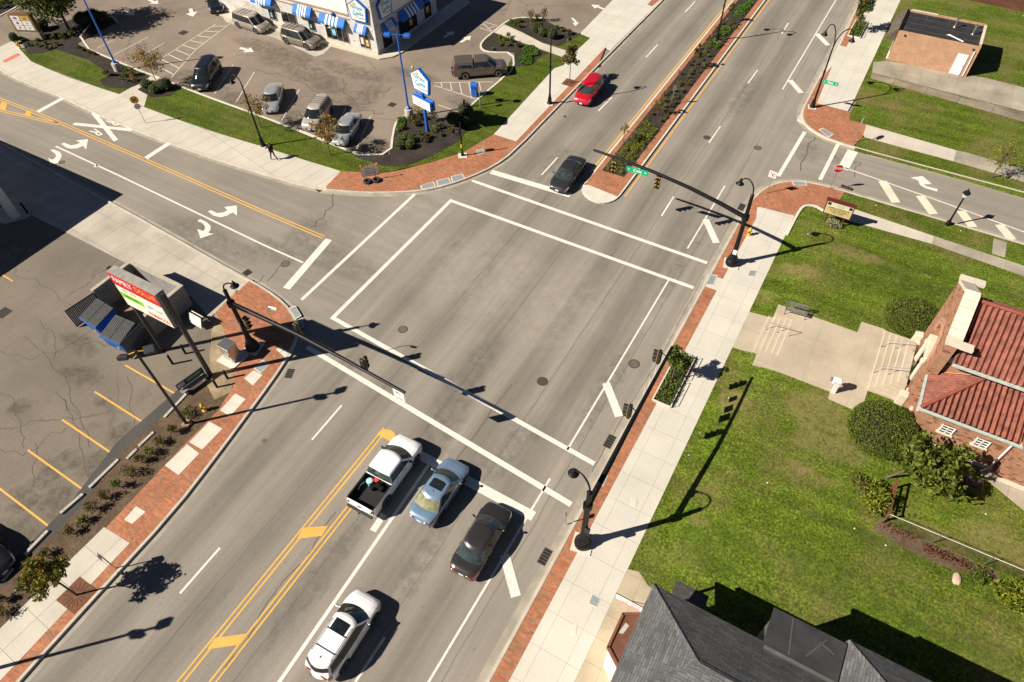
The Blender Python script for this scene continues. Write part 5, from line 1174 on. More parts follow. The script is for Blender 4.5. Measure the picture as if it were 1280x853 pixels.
b=MB(); b.tube([(x0+4.6,y0+1.55,SBH-.1),(x0+4.75,y0+1.4,SBH-.05),(x0+6.1,y0+.55,SBH-.05)],.06,6); b.tube([(x0+4.45,y0+1.5,SBH-.1),(x0+4.75,y0+1.65,SBH-.08)],.05,6); b.build('roof_pipe',M['wht'],t)
b=MB(); b.box((x1-1.15,y0-.03,1.22),(.98,.08,2.1)); d_=b.build('door',M['wht'],t); b=MB(); b.box((x1-.77,y0-.09,1.15),(.05,.05,.14)); b.build('handle',M['steel'],d_)
b=MB(); b.tube([(x1-.32,y0-.07,.2),(x1-.32,y0-.07,2.75)],.06,6); b.build('downspout',M['wht'],t)
for xx in (.75,7.2):
    b=MB(); b.box((x0+xx,y0-.05,2.93),(.2,.12,.12)); b.build('scupper',P_BLACK,t)
b=MB(); b.add([(x0-.02,y0-.05,SBH+.25),(x0-.02,y1,SBH+.25),(x0-.95,y1,2.35),(x0-.95,y0-.05,2.35),(x0-.95,y0-.05,2.2),(x0-.95,y1,2.2),(x0-.02,y0-.05,2.2),(x0-.02,y1,2.2)],[(0,1,2,3),(3,2,5,4),(0,3,4,6),(1,7,5,2),(4,5,7,6)]); r_=b.build('awning_roof',m_shingle('brown shingles',(.13,.105,.08)),t); uvroof(r_,None)
b=MB(); b.box((x0-.06,y0+2.8,.45),(.12,5.2,.7)); b.build('front_base',M['wht'],t)
b=MB(); b.box((x0-.03,y0+2.8,1.5),(.07,4.6,1.3)); b.build('shop_window',M['glass'],t)
# ---------------------------------------------------------------- church
CBr=m_brick('church brick',(.34,.135,.075),(.45,.21,.12),(.36,.25,.18),.21,.07,.01,dark=.16)
M_TILE=flat('red clay tile',(.235,.078,.052),.8,0,.45,2.2); M_TILE2=flat('red clay ridge tile',(.25,.07,.048),.7,0,.15,4)
ZC=.72; FX=8.65; YA,YB=33.38,39.44; YM=(YA+YB)/2; SHO=6.9
t=thing('church','red brick church with stepped gable front and clay tile roofs','church',(FX+4,YM,ZC))
b=MB(); prof=[(YA,ZC-.3),(YB,ZC-.3),(YB,SHO),(YB-.55,SHO),(YM,8.3),(YA+.55,SHO),(YA,SHO)]
ah=[]  # arched portal opening cut as a notch from the base
for k in range(13):
    a=PI*k/12; ah.append((YM-.1+1.25*math.cos(a),3.9+1.25*math.sin(a)))
outer=[(YA,ZC-.3),(YM-1.35,ZC-.3)]+[(y,z) for y,z in reversed(ah)]+[(YM+1.15,ZC-.3),(YB,ZC-.3),(YB,SHO),(YB-.55,SHO),(YM,8.3),(YA+.55,SHO),(YA,SHO)]
vs=[(FX,y,z) for y,z in outer]+[(FX+.55,y,z) for y,z in outer]; n=len(outer)
b.add(vs,[tuple(range(n))[::-1],tuple(range(n,2*n))]+[(i,(i+1)%n,n+(i+1)%n,n+i) for i in range(n)]); b.build('front_wall',CBr,t)
b=MB(); arc=[(YM-.1+r*math.cos(PI*k/16),3.9+r*math.sin(PI*k/16)) for r in (1.25,) for k in range(17)]
for r0,r1,xo in ((1.27,1.50,.05),(1.54,1.72,.03)):
    for k in range(16):
        a0,a1=PI*k/16,PI*(k+1)/16; q=[(YM-.1+r*math.cos(a),3.9+r*math.sin(a)) for r,a in ((r0,a0),(r1,a0),(r1,a1),(r0,a1))]
        b.add([(FX-xo,y,z) for y,z in q]+[(FX,y,z) for y,z in q],[(0,1,2,3),(0,3,7,4),(1,5,6,2)])
b.build('arch_moulding',m_brick('arch brick',(.44,.2,.12),(.5,.24,.15),(.5,.38,.3),.07,.2,.01),t)
b=MB(); b.box((FX+.5,YM-.1,3.0),(.1,2.6,5.2)); b.build('tympanum',CBr,t)
b=MB(); b.box((FX+.36,YM-.1,1.95),(.12,1.5,2.4)); d_=b.build('door',M['wht'],t); b=MB(); b.box((FX+.28,YM+.1,1.75),(.05,.06,.25)); b.build('handle',M['iron'],d_)
b=MB(); b.box((FX+.40,YM-.1,4.35),(.08,.95,.7)); b.build('fanlight',M['wht'],t)
b=MB(); b.box((FX+.15,YM-.1,3.4),(.55,2.3,.42),0,.04); b.build('lintel',M['stone'],t)
for y in (YM-1.0,YM+.8):
    b=MB(); b.lathe([(.2,ZC+.0),(.2,ZC+.25),(.15,ZC+.3),(.14,2.9),(.2,3.05),(.2,3.2)],(FX-.02,y,0),14); b.build('column',M['stone'],t,smooth=40)
# coping
def cop(q0,q1,w=.80,h=.2):
    a=Vector((FX+.27,q0[0],q0[1]));c=Vector((FX+.27,q1[0],q1[1])); d=(c-a); L=d.length; d.normalize(); nn=Vector((1,0,0)); upv=nn.cross(d); 
    if upv.z<0: upv=-upv
    b=MB(); m_=6 if L>2 else 1
    for k in range(m_):
        s=a+d*(L*k/m_+.008); e=a+d*(L*(k+1)/m_-.008); vs=[]
        for p_ in (s,e):
            for sx_,uz in ((-w/2,0),(w/2,0),(w/2,h),(-w/2,h)): vs.append(p_+nn*sx_+upv*uz)
        b.add(vs,[(3,2,1,0),(4,5,6,7),(0,1,5,4),(1,2,6,5),(2,3,7,6),(3,0,4,7)])
    b.build('coping',M['stone'],t,fixn=True)
cop((YA-.12,SHO+.002),(YA+.62,SHO+.002)); cop((YB+.12,SHO+.002),(YB-.62,SHO+.002)); cop((YA+.6,SHO+.06),(YM,8.34)); cop((YB-.6,SHO+.06),(YM,8.34))
for y,dx in ((YA+.12,1.15),(YB-.12,1.15)):
    b=MB(); b.box((FX+.67+.3,y,SHO+.1),(.6,.5,.2)); b.build('coping',M['stone'],t)
for q in (((FX-.06,YA+.92,ZC+.12),(.3,1.2,.7)),((FX-.06,YB-.95,ZC+.12),(.3,1.2,.7)),((FX-.25,YA+.2,ZC+.4),(.5,.5,1.2)),((FX-.25,YB-.2,ZC+.4),(.5,.5,1.2))):
    b=MB(); b.box(*q,0,.03); b.build('plinth',M['stone'],t)
# nave
NE0,NE1=33.55,39.27; EZ,RZ=5.75,8.0; NX1=34
b=MB(); b.prism([(FX+.56,NE0+.2),(NX1,NE0+.2),(NX1,NE1-.2),(FX+.56,NE1-.2)],ZC-.3,EZ+.3); b.build('nave_wall',CBr,t)
def tiles(name,x0,x1,ya,za,yb,zb_,par,pitch=.31,clip=None,axis='y'):
    """barrel tile slope: rows of half round tiles running from eave (ya,za) to ridge (yb,zb_)"""
    b=MB(); n=int(round(abs(x1-x0)/pitch)); nseg=6; rows=9
    for i in range(n):
        xa=x0+(x1-x0)*i/n; xb=x0+(x1-x0)*(i+1)/n
        k0=0.0;k1=1.0
        if clip:
            k0,k1=clip((xa+xb)/2)
            if k1-k0<.03: continue
        prof=[]
        for s in range(nseg+1):
            u=s/nseg
            if u<=.66: v=u/.66; h_=.13*math.sin(PI*v)
            else: v=(u-.66)/.34; h_=-.09*math.sin(PI*v)
            prof.append((xa+(xb-xa)*u,h_))
        R_=[]
        for r in range(rows+1):
            f=k0+(k1-k0)*r/rows; 
            for dd in ((0,) if r in (0,rows) else (0,.0)):
                pass
            y=ya+(yb-ya)*f; z=za+(zb_-za)*f; stepz=.018*((r%2))
            R_.append([((p,y,z+h_+stepz) if axis=='y' else (y,p,z+h_+stepz)) for p,h_ in prof])
        b.grid(R_)
    o=b.build(name,M_TILE,par,smooth=50,fixn=False); return o
tiles('roof',FX+.75,NX1,NE0-.35,EZ,YM,RZ,t); tiles('roof',FX+.75,NX1,NE1+.35,EZ,YM,RZ,t)
b=MB(); b.add([(FX+.56,NE0-.3,EZ-.06),(NX1,NE0-.3,EZ-.06),(NX1,YM,RZ-.08),(FX+.56,YM,RZ-.08),(FX+.56,NE1+.3,EZ-.06),(NX1,NE1+.3,EZ-.06)],[(0,1,2,3),(3,2,5,4)]); b.build('roof_deck',M['dark'],t)
b=MB(); b.tube([(FX+.75,YM,RZ+.06),(NX1,YM,RZ+.06)],.13,8); b.build('ridge_tile',M_TILE2,t,smooth=50)
M_GUT=flat('pale green gutter',(.45,.52,.47),.6,0,.15,3); b=MB(); b.box(((FX+.8+NX1)/2,NE0-.40,EZ-.02),(NX1-FX-.8,.14,.14)); b.build('gutter',M_GUT,t)
# wing with hipped tile roof
WX0,WX1,WY0=9.2,13.75,31.1
b=MB(); b.prism([(WX0,WY0),(WX1+.3,WY0),(WX1+.3,NE0+.25),(WX0,NE0+.25)],ZC-.3,3.85); b.build('wing_wall',CBr,t)
for q in (((WX0+WX1)/2,WY0-.06,ZC+.02),(WX1-WX0+.5,.14,.55)),((WX0-.06,(WY0+NE0)/2+.02,ZC+.02),(.14,NE0-WY0,.55)): b=MB(); b.box(*q); b.build('plinth',M['stone'],t)
b=MB(); b.box(((WX0+WX1)/2-.1,WY0-.12,3.9),(WX1-WX0+.85,.62,.12)); b.box((WX0-.18,(WY0+NE0)/2,3.9),(.5,NE0-WY0-.1,.12)); b.build('eave',M['wht'],t)
b=MB(); b.box(((WX0+WX1)/2-.1,WY0-.47,4.0),(WX1-WX0+.95,.13,.13)); b.box((WX0-.46,(WY0+NE0)/2-.2,4.0),(.13,NE0-WY0+.4,.13)); b.build('gutter',M_GUT,t)
ex,ey,ez=WX0-.38,WY0-.38,4.02; hx,hy,hz_=11.45,NE0+.18,5.1
tiles('wing_roof',ex,WX1+.2,ey,ez,hy,hz_,t,.31,lambda x:(0,min(1,max(0,(x-ex)/(hx-ex)))))
tiles('wing_roof',ey,hy,ex,ez,hx,hz_,t,.2,lambda y:(0,min(1,max(0,(y-ey)/(hy-ey)))),axis='x')
b=MB(); b.add([(ex,ey,ez-.05),(WX1+.2,ey,ez-.05),(WX1+.2,hy,hz_-.06),(hx,hy,hz_-.06),(ex,hy,ez-.05)],[(0,1,2,3),(0,3,4)]); b.build('roof_deck',M['dark'],t)
b=MB(); b.tube([(ex,ey,ez+.08),(hx,hy-.03,hz_+.1)],.12,8); b.build('ridge_tile',M_TILE2,t,smooth=50)
b=MB(); b.tube([(hx,hy-.02,hz_+.1),(WX1+.2,hy-.02,hz_+.1)],.1,8); b.build('ridge_tile',M_TILE2,t,smooth=50)
b=MB(); b.tube([(hx,NE0+.15,hz_+.2),(WX1+.3,NE0+.15,hz_+.22)],.025,5); b.tube([(ex+.2,NE0+.15,ez+.15),(hx,NE0+.15,hz_+.2)],.025,5); b.build('flashing',flat('orange flashing',(.5,.2,.04),.5),t)
for xc in (10.75,12.6):
    b=MB(); b.box((xc,WY0-.02,2.66),(.66,.06,.72)); w_=b.build('window',M['glass'],t)
    b=MB(); b.box((xc,WY0-.06,2.33),(.9,.2,.08)); b.build('sill',M['stone'],w_)
    b=MB()
    for dx in (-.33,.33): b.box((xc+dx,WY0-.05,2.66),(.06,.12,.72))
    for dz in (-.33,-.1,.12,.34): b.box((xc,WY0-.05,2.66+dz),(.60,.1,.035))
    b.box((xc,WY0-.05,2.68),(.035,.10,.6)); b.build('frame',M['wht'],w_)
b=MB(); b.box((WX0-.04,32.2,2.6),(.1,.12,.95)); b.build('slit_window',M['wht'],t)
b=MB(); b.tube([(WX1+.05,WY0-.4,3.9),(WX1+.05,WY0-.12,3.6),(WX1+.05,WY0-.12,.9),(WX1-.3,WY0-.45,.8)],.06,8); b.build('downspout',M['wht'],t,smooth=40)
# transept to the east
b=MB(); b.prism([(WX1+.32,WY0-.5),(NX1,WY0-.5),(NX1,NE0+.18),(WX1+.32,NE0+.18)],ZC-.3,7.2); b.build('transept_wall',CBr,t)
b=MB(); b.box(((WX1+.32+NX1)/2,WY0-.57,ZC+.02),(NX1-WX1-.3,.14,.55)); b.build('plinth',M['stone'],t)
b=MB(); b.box(((WX1+NX1)/2+.2,(WY0-.5+NE0)/2,7.27),(NX1-WX1,NE0-WY0+1.0,.14)); b.build('coping',M['stone'],t)
# church steps, terrace
def rect(x0,x1,y0,y1): return [(x0,y0),(x1,y0),(x1,y1),(x0,y1)]
t2=thing('church_steps','broad concrete steps in front of the church door','steps',(7.6,YM,ZC)); 
for k in range(5):
    b=MB(); b.prism(rect(6.45+.36*k,FX-.22,33.55+.22*k,39.3-.22*k),ZC-.05 if k==0 else ZC+.15*k-.01,ZC+.15*(k+1)); st=b.build('step',M['plaza'],t2); b=MB(); b.box((6.45+.36*k+.03,36.42,ZC+.15*(k+1)+.002),(.07,5.7-.44*k,.012)); b.build('nosing',M['stone'],st)
for y in (35.1,37.6):
    r=thing('step_rail','steel handrail on the church steps, '+('nearer the wing' if y<36 else 'nearer the far hedge'),'handrail',(7.4,y,ZC)); b=MB(); b.tube([(6.5,y,ZC+.1),(6.5,y,ZC+.9),(8.2,y,ZC+1.6),(8.3,y,ZC+.75)],.025,6); b.build('rail',M['steel'],r)
    b=MB(); b.tube([(7.3,y,ZC+.45),(7.3,y,ZC+1.22)],.022,6); b.build('post',M['steel'],r)
tz=.745
slabz('plaza',[(.95,32.3),(4.4,32.3),(4.45,31.65),(6.5,31.55),(6.5,39.55),(4.9,39.5),(4.85,38.35),(.95,38.35)],tz,'plaza','tan concrete terrace before the church steps','terrace',base=-.2,world=True)
t2=thing('terrace_steps','five concrete steps between sidewalk and church terrace','steps',(0,35.5,.125))
for k in range(5):
    b=MB(); b.prism(rect(-.95+.38*k,.948,33.6,37.4),.1,.135+.122*(k+1)); st=b.build('step',M['plaza'],t2); b=MB(); b.box((-.95+.38*k+.03,35.5,.135+.122*(k+1)+.002),(.07,3.76,.012)); b.build('nosing',M['stone'],st)
for (ya,yb,x0_) in ((37.405,38.35,-.65),(32.3,33.595,-.65)):
    b=MB(); b.prism(rect(x0_,.948,ya,yb),.0,tz+.002); b.build('cheek_wall',M['plaza'],t2)
slabz('landing',[(-2.32,33.45),(-.96,33.45),(-.96,37.42),(-2.32,37.25)],.14,'plaza','tan landing at the foot of the terrace steps','paving',world=True)
r=thing('step_rail','thin steel handrail on the terrace steps','handrail',(0,36,.3)); b=MB(); b.tube([(-.75,36.0,.25),(-.75,36.0,1.05),(.8,35.7,1.6),(.8,35.7,.72)],.025,6); b.build('rail',M['steel'],r); b=MB(); b.tube([(.02,35.85,.5),(.02,35.85,1.33)],.02,6); b.build('post',M['steel'],r)
slabz('church_walk',[(1225,592),(1240,586),(1500,690),(1500,730),(1280,637)],.80,'oldc','pale concrete walk along the transept','sidewalk')
# ---------------------------------------------------------------- grey shingle house
SH=m_shingle('grey shingles',(.125,.126,.128)); SHD=m_shingle('dark brown grey shingles',(.10,.095,.088))
HE,HR=4.8,6.72; hx0,hy1=-.67,13.3; d=2.95; hy0=hy1-2*d; HX1=34
t=thing('house','grey shingled house with hip roof and brown bay window','house',(8,10.3,.13))
b=MB(); b.prism([(hx0+.35,hy0+.35),(HX1,hy0+.35),(HX1,hy1-.35),(hx0+.35,hy1-.35)],0,HE-.05); b.prism([(8.15,hy1-.36),(HX1,hy1-.36),(HX1,14.6),(8.15,14.6)],0,HE-.05); b.build('wall',flat('white siding',(.66,.65,.62),.8,0,.08,2),t)
b=MB(); A=(hx0,hy1,HE);B_=(hx0,hy0,HE);R0=(hx0+d,hy1-d,HR);R1=(HX1,hy1-d,HR)
b.add([A,B_,R0,R1,(HX1,hy1,HE),(HX1,hy0,HE)],[(0,1,2),(0,2,3,4),(1,5,3,2)]); b.add([(hx0+.02,hy1-.02,HE-.14),(hx0+.02,hy0,HE-.14),(HX1,hy0,HE-.14),(HX1,hy1-.02,HE-.14)],[(3,2,1,0)])
b.add([(hx0,hy1,HE),(HX1,hy1,HE),(HX1,hy1,HE-.15),(hx0,hy1,HE-.15),(hx0,hy0,HE),(hx0,hy0,HE-.15)],[(0,3,2,1),(0,4,5,3)])
o=b.build('roof',SH,t,fixn=True); uvroof(o,None)
def capline(a,c,w=.17):
    a,c=Vector(a),Vector(c); L=(c-a).length; n=int(L/.28); b=MB(); dv=(c-a).normalized(); s=dv.cross(Vector((0,0,1))).normalized()
    for k in range(n):
        p0=a+dv*(L*k/n); p1=a+dv*(L*(k+1.1)/n); zt=Vector((0,0,.035)); 
        b.add([p0+s*w-zt*2.2,p0+zt*1.4,p0-s*w-zt*2.2,p1+s*w-zt*2.6,p1+zt*.8,p1-s*w-zt*2.6],[(0,3,4,1),(1,4,5,2),(0,1,2)])
    o=b.build('ridge_cap',SH,t,fixn=False); uvroof(o,None)
capline(A,R0); capline(B_,R0); capline(R0,R1)
# rear hip
px0,py1=7.78,14.98; d2=2.5; HE2=5.35; b=MB(); b.add([(px0,py1,HE2),(px0,py1-2*d2,HE2),(px0+d2,py1-d2,HE2+1.65),(HX1,py1-d2,HE2+1.65),(HX1,py1,HE2),(HX1,py1-2*d2,HE2)],[(0,1,2),(0,2,3,4),(1,5,3,2)]); b.add([(px0,py1,HE2),(HX1,py1,HE2),(HX1,py1,HE2-.15),(px0,py1,HE2-.15),(px0,py1-2*d2,HE2),(px0,py1-2*d2,HE2-.15)],[(0,3,2,1),(0,4,5,3)]); o=b.build('roof',SH,t,fixn=True); uvroof(o,None)
capline((px0,py1,HE2),(px0+d2,py1-d2,HE2+1.65)); capline((px0+d2,py1-d2,HE2+1.65),(HX1,py1-d2,HE2+1.65))
b=MB(); b.prism(rect(8.05,HX1-.1,10.2,14.7),HE-.04,HE2-.03); b.build('wall',flat('white siding upper',(.66,.65,.62),.8,0,.08,2),t)
b=MB(); b.prism(rect(4.65,7.76,12.9,14.55),.1,5.28); b.build('wall',flat('weathered dark siding',(.10,.10,.10),.8,0,.2,2),t)
b=MB(); b.box((6.12,13.85,5.36),(3.2,1.75,.14)); b.build('flat_roof',flat('black tar roof',(.03,.03,.032),.8,0,.35,1.2),t)
b=MB(); b.box((5.5,13.85,5.435),(.05,1.6,.01),.15); b.box((6.6,13.9,5.436),(.04,1.3,.01),-.5); b.box((7.0,14.1,5.436),(.7,.05,.01),-.3); b.build('roof_seam',flat('roof patch',(.08,.08,.078),.8),t)
# porch roof
b=MB(); b.add([(.25,15.05,2.45),(1.95,15.05,2.45),(1.95,12.9,3.0),(.25,12.9,3.0),(.25,15.05,2.33),(1.95,15.05,2.33),(1.95,12.9,2.85),(.25,12.9,2.85)],[(0,1,2,3),(0,4,5,1),(0,3,7,4),(1,5,6,2),(4,7,6,5)]); o=b.build('porch_roof',SHD,t,fixn=True); uvroof(o,None)
for x in (.4,1.8):
    b=MB(); b.box((x,14.85,1.25),(.12,.12,2.2)); b.build('porch_post',M['wht'],t)
# bay window
bay=[(hx0+.3,12.45),(-1.42,11.85),(-1.42,10.1),(hx0+.3,9.35)]
b=MB(); b.prism([(x*.97 if x<-1 else x,y) for x,y in bay],.1,3.05); b.build('bay_wall',M['wht'],t)
BR=flat('rusty brown metal',(.15,.06,.035),.6,.1,.2,3); b=MB(); b.prism(bay,3.05,3.22); b.build('bay_roof',BR,t)
b=MB()
for p0,p1 in zip(bay,bay[1:]):
    dd=Vector((p1[0]-p0[0],p1[1]-p0[1])); L=dd.length; b.box(((p0[0]+p1[0])/2,(p0[1]+p1[1])/2,3.2),(L+.05,.12,.24),math.atan2(dd.y,dd.x))
b.build('bay_trim',flat('brown trim',(.2,.075,.045),.5),t)
b=MB(); b.sheet([(-1.15,11.55),(-1.25,10.95),(-1.02,11.0),(-.95,11.5)] and [(-1.15,11.55,3.226),(-1.25,10.95,3.226),(-1.05,11.0,3.226),(-.95,11.5,3.226)]); b.build('roof_patch',M['conc'],t)
# banner on a bracket
r=thing('banner_sign','white banner on a black rod beside the shingled house','banner',(-1.35,12.48,3.55))
b=MB(); b.tube([(-2.1,12.48,3.6),(-.3,12.48,3.6)],.02,6); b.tube([(-1.35,12.48,3.6),(-.35,12.75,3.62)],.016,6); b.build('bracket',M['black'],r)
b=MB(); b.box((-1.38,12.48,3.24),(1.36,.03,.66)); b.build('panel',M['wht'],r)
b=MB(); b.box((-1.38,12.455,2.94),(1.36,.02,.07)); b.build('border',flat('pink border',(.75,.2,.25),.6),r)
b=MB(); 
for (x,z,w_,h_) in ((-1.75,3.12,.34,.10),(-1.5,3.2,.12,.3),(-1.62,3.05,.3,.06)): b.ell((x,12.455,z),(w_/2,.012,h_/2),10,6)
b.build('emblem',flat('peach emblem',(.75,.42,.22),.6),r)
lettering('HEALING',.12,flat('pink lettering',(.7,.15,.14),.6),r,frame(Vector((-1.05,12.455,3.38)),(1,0,0),(0,0,1))); lettering('CENTER',.12,flat('red lettering',(.7,.08,.08),.6),r,frame(Vector((-1.05,12.455,3.1)),(1,0,0),(0,0,1)))
slabz('house_walk',[(-2.31,4),(-2.31,15.3),(-1.7,15.45),(-1.0,15.0),(-.4,14.9),(.3,14.3),(.3,4)],.137,m_conc('tan flags',(.50,.41,.29),1.2,1.3,0,(.2,.5),.03,.7,.06,.5),'stained flags between sidewalk and shingled house','sidewalk',world=True)
# ---------------------------------------------------------------- filling station canopy at the left
t=thing('station_canopy','tall flat canopy on pale columns at the left edge','canopy',(-68,10,0))
cx0,cy1=-60.5,19.1
b=MB(); b.box((cx0-13,cy1-11,6.0),(26,22,.75)); b.build('roof',M['wht'],t)
for (x,y) in ((cx0+.0,17.95),(cx0-22,17.9),(cx0,-.5),(cx0-22,-.5)):
    b=MB(); b.box((x,y,2.85),(.62,.62,5.65)); b.build('column',flat('white block column',(.62,.61,.58),.8,0,.06,2),t)
slabz('pump_island',[(-60.6,17.0),(-59.7,18.2),(-59.7,18.9),(-61.2,19.3),(-64,17.2),(-64,16)],.16,'conc','concrete pump island under the canopy','kerb',world=True)
p=G(35,267,.1); t2=thing('bollard','thin black bollard on the pump island tip','bollard',(p.x,p.y,.1)); b=MB(); b.tube([(0,0,0),(0,0,1.1)],.09,10); b.build('post',M['black'],t2,True,40); b=MB(); b.ell((0,0,1.1),(.09,.09,.06),10,6); b.build('cap',M['black'],t2,True,40)
# ---------------------------------------------------------------- street lamps and signals
M_BULB=flat('frosted lamp glass',(.75,.72,.62),.3,0,.05,4)
def lamphead(root,p,name='lantern'):
    b=MB(); b.lathe([(.03,.42),(.06,.36),(.05,.30),(.12,.24),(.15,.12),(.17,.08),(.26,-.02),(.30,-.06),(.28,-.07)],p,14); o=b.build(name,M['black'],root,smooth=40)
    b=MB(); b.lathe([(.24,-.075),(.19,-.14),(.05,-.18)],p,12); b.build('lens',M_BULB,o,smooth=50)
def goose(root,top,L):
    """curved arm from the pole top over to the hanging lantern at L"""
    top=Vector(top);L=Vector(L); d=Vector((L.x-top.x,L.y-top.y,0)); r=d.length; d.normalize(); pts=[]
    for k in range(11):
        a=PI*k/10*.96; pts.append(top+d*(r*.5*(1-math.cos(a)))+Vector((0,0,.15+.62*r*math.sin(a)*1.0)))
    pts=[top]+pts+[L+Vector((0,0,.4))]
    b=MB(); b.tube(pts,[.055]+[.05]*6+[.042]*6,8); b.build('lamp_arm',M['black'],root,smooth=60); lamphead(root,L)
def lamp(base,zt,Ls,label,group=None,foot=True,sgn=None):
    p=Vector(base); t=thing('street_lamp',label,'street lamp',p,0,group)
    if foot:
        b=MB(); b.box((0,0,.03),(.75,.75,.07),.3); b.build('footing',M['coverc'],t,True)
    b=MB(); b.lathe([(.27,0),(.28,.12),(.2,.2),(.19,.55),(.15,.7),(.105,.95),(.1,1.1)],(0,0,.05),16); b.build('base',M['black'],t,True,40)
    b=MB(); b.tube([(0,0,1.0),(0,0,zt-p.z)],[.095,.065],12); b.tube([(0,0,(zt-p.z)*.62),(0,0,(zt-p.z)*.62+.15)],.11,10); b.build('pole',M['black'],t,True,50)
    for L in Ls: goose(t,(p.x,p.y,zt),L)
    return t
pA_=G(329,183,.14); lamp(pA_,6.3,[G(290,103,6.35)],'black gooseneck street lamp leaning over the restaurant lawn')
pB_=G(687,130,.13); lamp(pB_,6.2,[(pB_.x+1.0,pB_.y+1.7,6.25)],'black gooseneck street lamp beside the red crossover')
pC_=G(896,51,.15); lamp(pC_,6.2,[(pC_.x-1.3,pC_.y,6.2),(pC_.x+1.3,pC_.y,6.2)],'black twin street lamp standing in the median')
pD_=G(1015,134.6,.13); tD=lamp(pD_,6.0,[G(1031,43,6.25),G(1065,51,6.25)],'black twin gooseneck lamp with green street sign')
def street_sign(par,c,xd,L,h,words,back=False):
    yd=(0,0,1); Mw=frame(Vector(c),xd,yd)
    b=MB(Mw); b.box((0,0,0),(L,h,.03)); o=b.build('street_sign',M['green'] if not back else P_BLACK,par)
    if not back:
        for x,s,w in words: lettering(w,s,M['wht'],o,Mw@Matrix.Translation((x,0,.018)),bold=.006)
    return o
street_sign(tD,(pD_.x+.85,pD_.y-.12,3.0),(1,0,0),1.45,.36,[(-.56,.16,'E'),(.0,.3,'Main'),(.55,.15,'St')])
# lamp whose foot is just out of frame at the lower left; only its shadow is seen

# lantern post of the side street
p=Vector((8.8,54.33,.13)); t=thing('lantern_post','short black lantern post on the side street parkway','street lamp',p)
b=MB(); b.lathe([(.2,0),(.19,.3),(.1,.45),(.075,.6),(.06,2.6),(.09,2.65),(.05,2.75)],(0,0,0),12); b.build('pole',M['black'],t,True,40)
b=MB(); b.lathe([(.12,2.75),(.24,3.1),(.25,3.12)],(0,0,0),6); l_=b.build('lantern',M_BULB,t,True); b=MB(); b.lathe([(.3,3.12),(.22,3.3),(.06,3.42),(.03,3.6)],(0,0,0),6); b.build('lantern_cap',M['black'],t,True)
M_SIG=flat('signal yellow housing',(.60,.33,.02),.5,0,.15,5); M_LG=flat('green signal lens lit',(.02,.5,.25),.3); M_LD=flat('dark signal lens',(.02,.012,.01),.25)
def sighead(root,c,face,mat=None,green=True,arm=None):
    """three lens signal head; face = horizontal unit vector it looks along"""
    f=Vector((face[0],face[1],0)).normalized(); x=Vector((0,0,1)).cross(f)*-1; Mw=frame(Vector(c),(-f.y,f.x,0),(0,0,1)); 
    b=MB(Mw); b.box((0,0,-.1),(.36,1.08,.2),0,.03); o=b.build('signal_head',mat or P_BLACK,root)
    b=MB(Mw); b.box((0,0,.008),(.34,1.04,.02)); b.build('face_plate',M_SIG if mat is None or mat is P_BLACK else mat,o)
    for k,z in enumerate((.35,0,-.35)):
        b=MB(Mw@Matrix.Translation((0,z,.02))); b.lathe([(.13,0),(.13,.015),(.0,.03)],(0,0,0),14); b.build('signal_lens',M_LG if (k==2 and green) else M_LD,o)
        b=MB(Mw@Matrix.Translation((0,z,.02))); n=12; vs=[];fs=[]
        for i in range(n+1):
            a=-.25*PI+1.5*PI*i/n; dp=.27*(.35+.65*max(0,math.sin(a)*.5+.5)); vs+= [(.155*math.cos(a),.155*math.sin(a),0),(.155*math.cos(a),.155*math.sin(a),dp)]
        for i in range(n): fs.append((2*i,2*i+2,2*i+3,2*i+1))
        b.add(vs,fs); b.build('visor',P_BLACK,o)
    if arm is not None:
        b=MB(); b.tube([Vector(c)+Vector((0,0,.5))-f*.1,Vector(arm)],.03,6); b.tube([Vector(c)-f*.22+Vector((0,0,-.5)),Vector(c)-f*.22+Vector((0,0,.5))],.028,6); b.build('bracket',P_BLACK,root)
def mast(base,top,arm,label,lampL,r=.19):
    p=Vector(base); t=thing('traffic_signal',label,'traffic signal',p)
    b=MB(); b.box((0,0,.02),(1.15,1.15,.06),.2); b.build('footing',M['coverc'],t,True)
    b=MB(); b.lathe([(.46,0),(.48,.1),(.47,.35),(.36,.5),(.38,.62),(.26,.85),(.22,1.1),(r,1.25)],(0,0,.04),20); b.build('base',M['black'],t,True,40)
    b=MB(); b.tube([(0,0,1.2),(0,0,top-p.z)],[r*.95,r*.66],14); b.tube([(0,0,top-p.z-.02),(0,0,top-p.z+.12)],[r*.8,r*.3],12); b.build('pole',M['black'],t,True,50)
    b=MB(); n=len(arm); b.tube(arm,[.175-.085*i/(n-1) for i in range(n)],12); b.tube([Vector(arm[0])+Vector((0,0,-.2)),Vector(arm[0])+Vector((0,0,.2))],.26,12); b.build('mast_arm',M['black'],t,smooth=50)
    if lampL is not None: goose(t,(p.x,p.y,top),lampL)
    return t
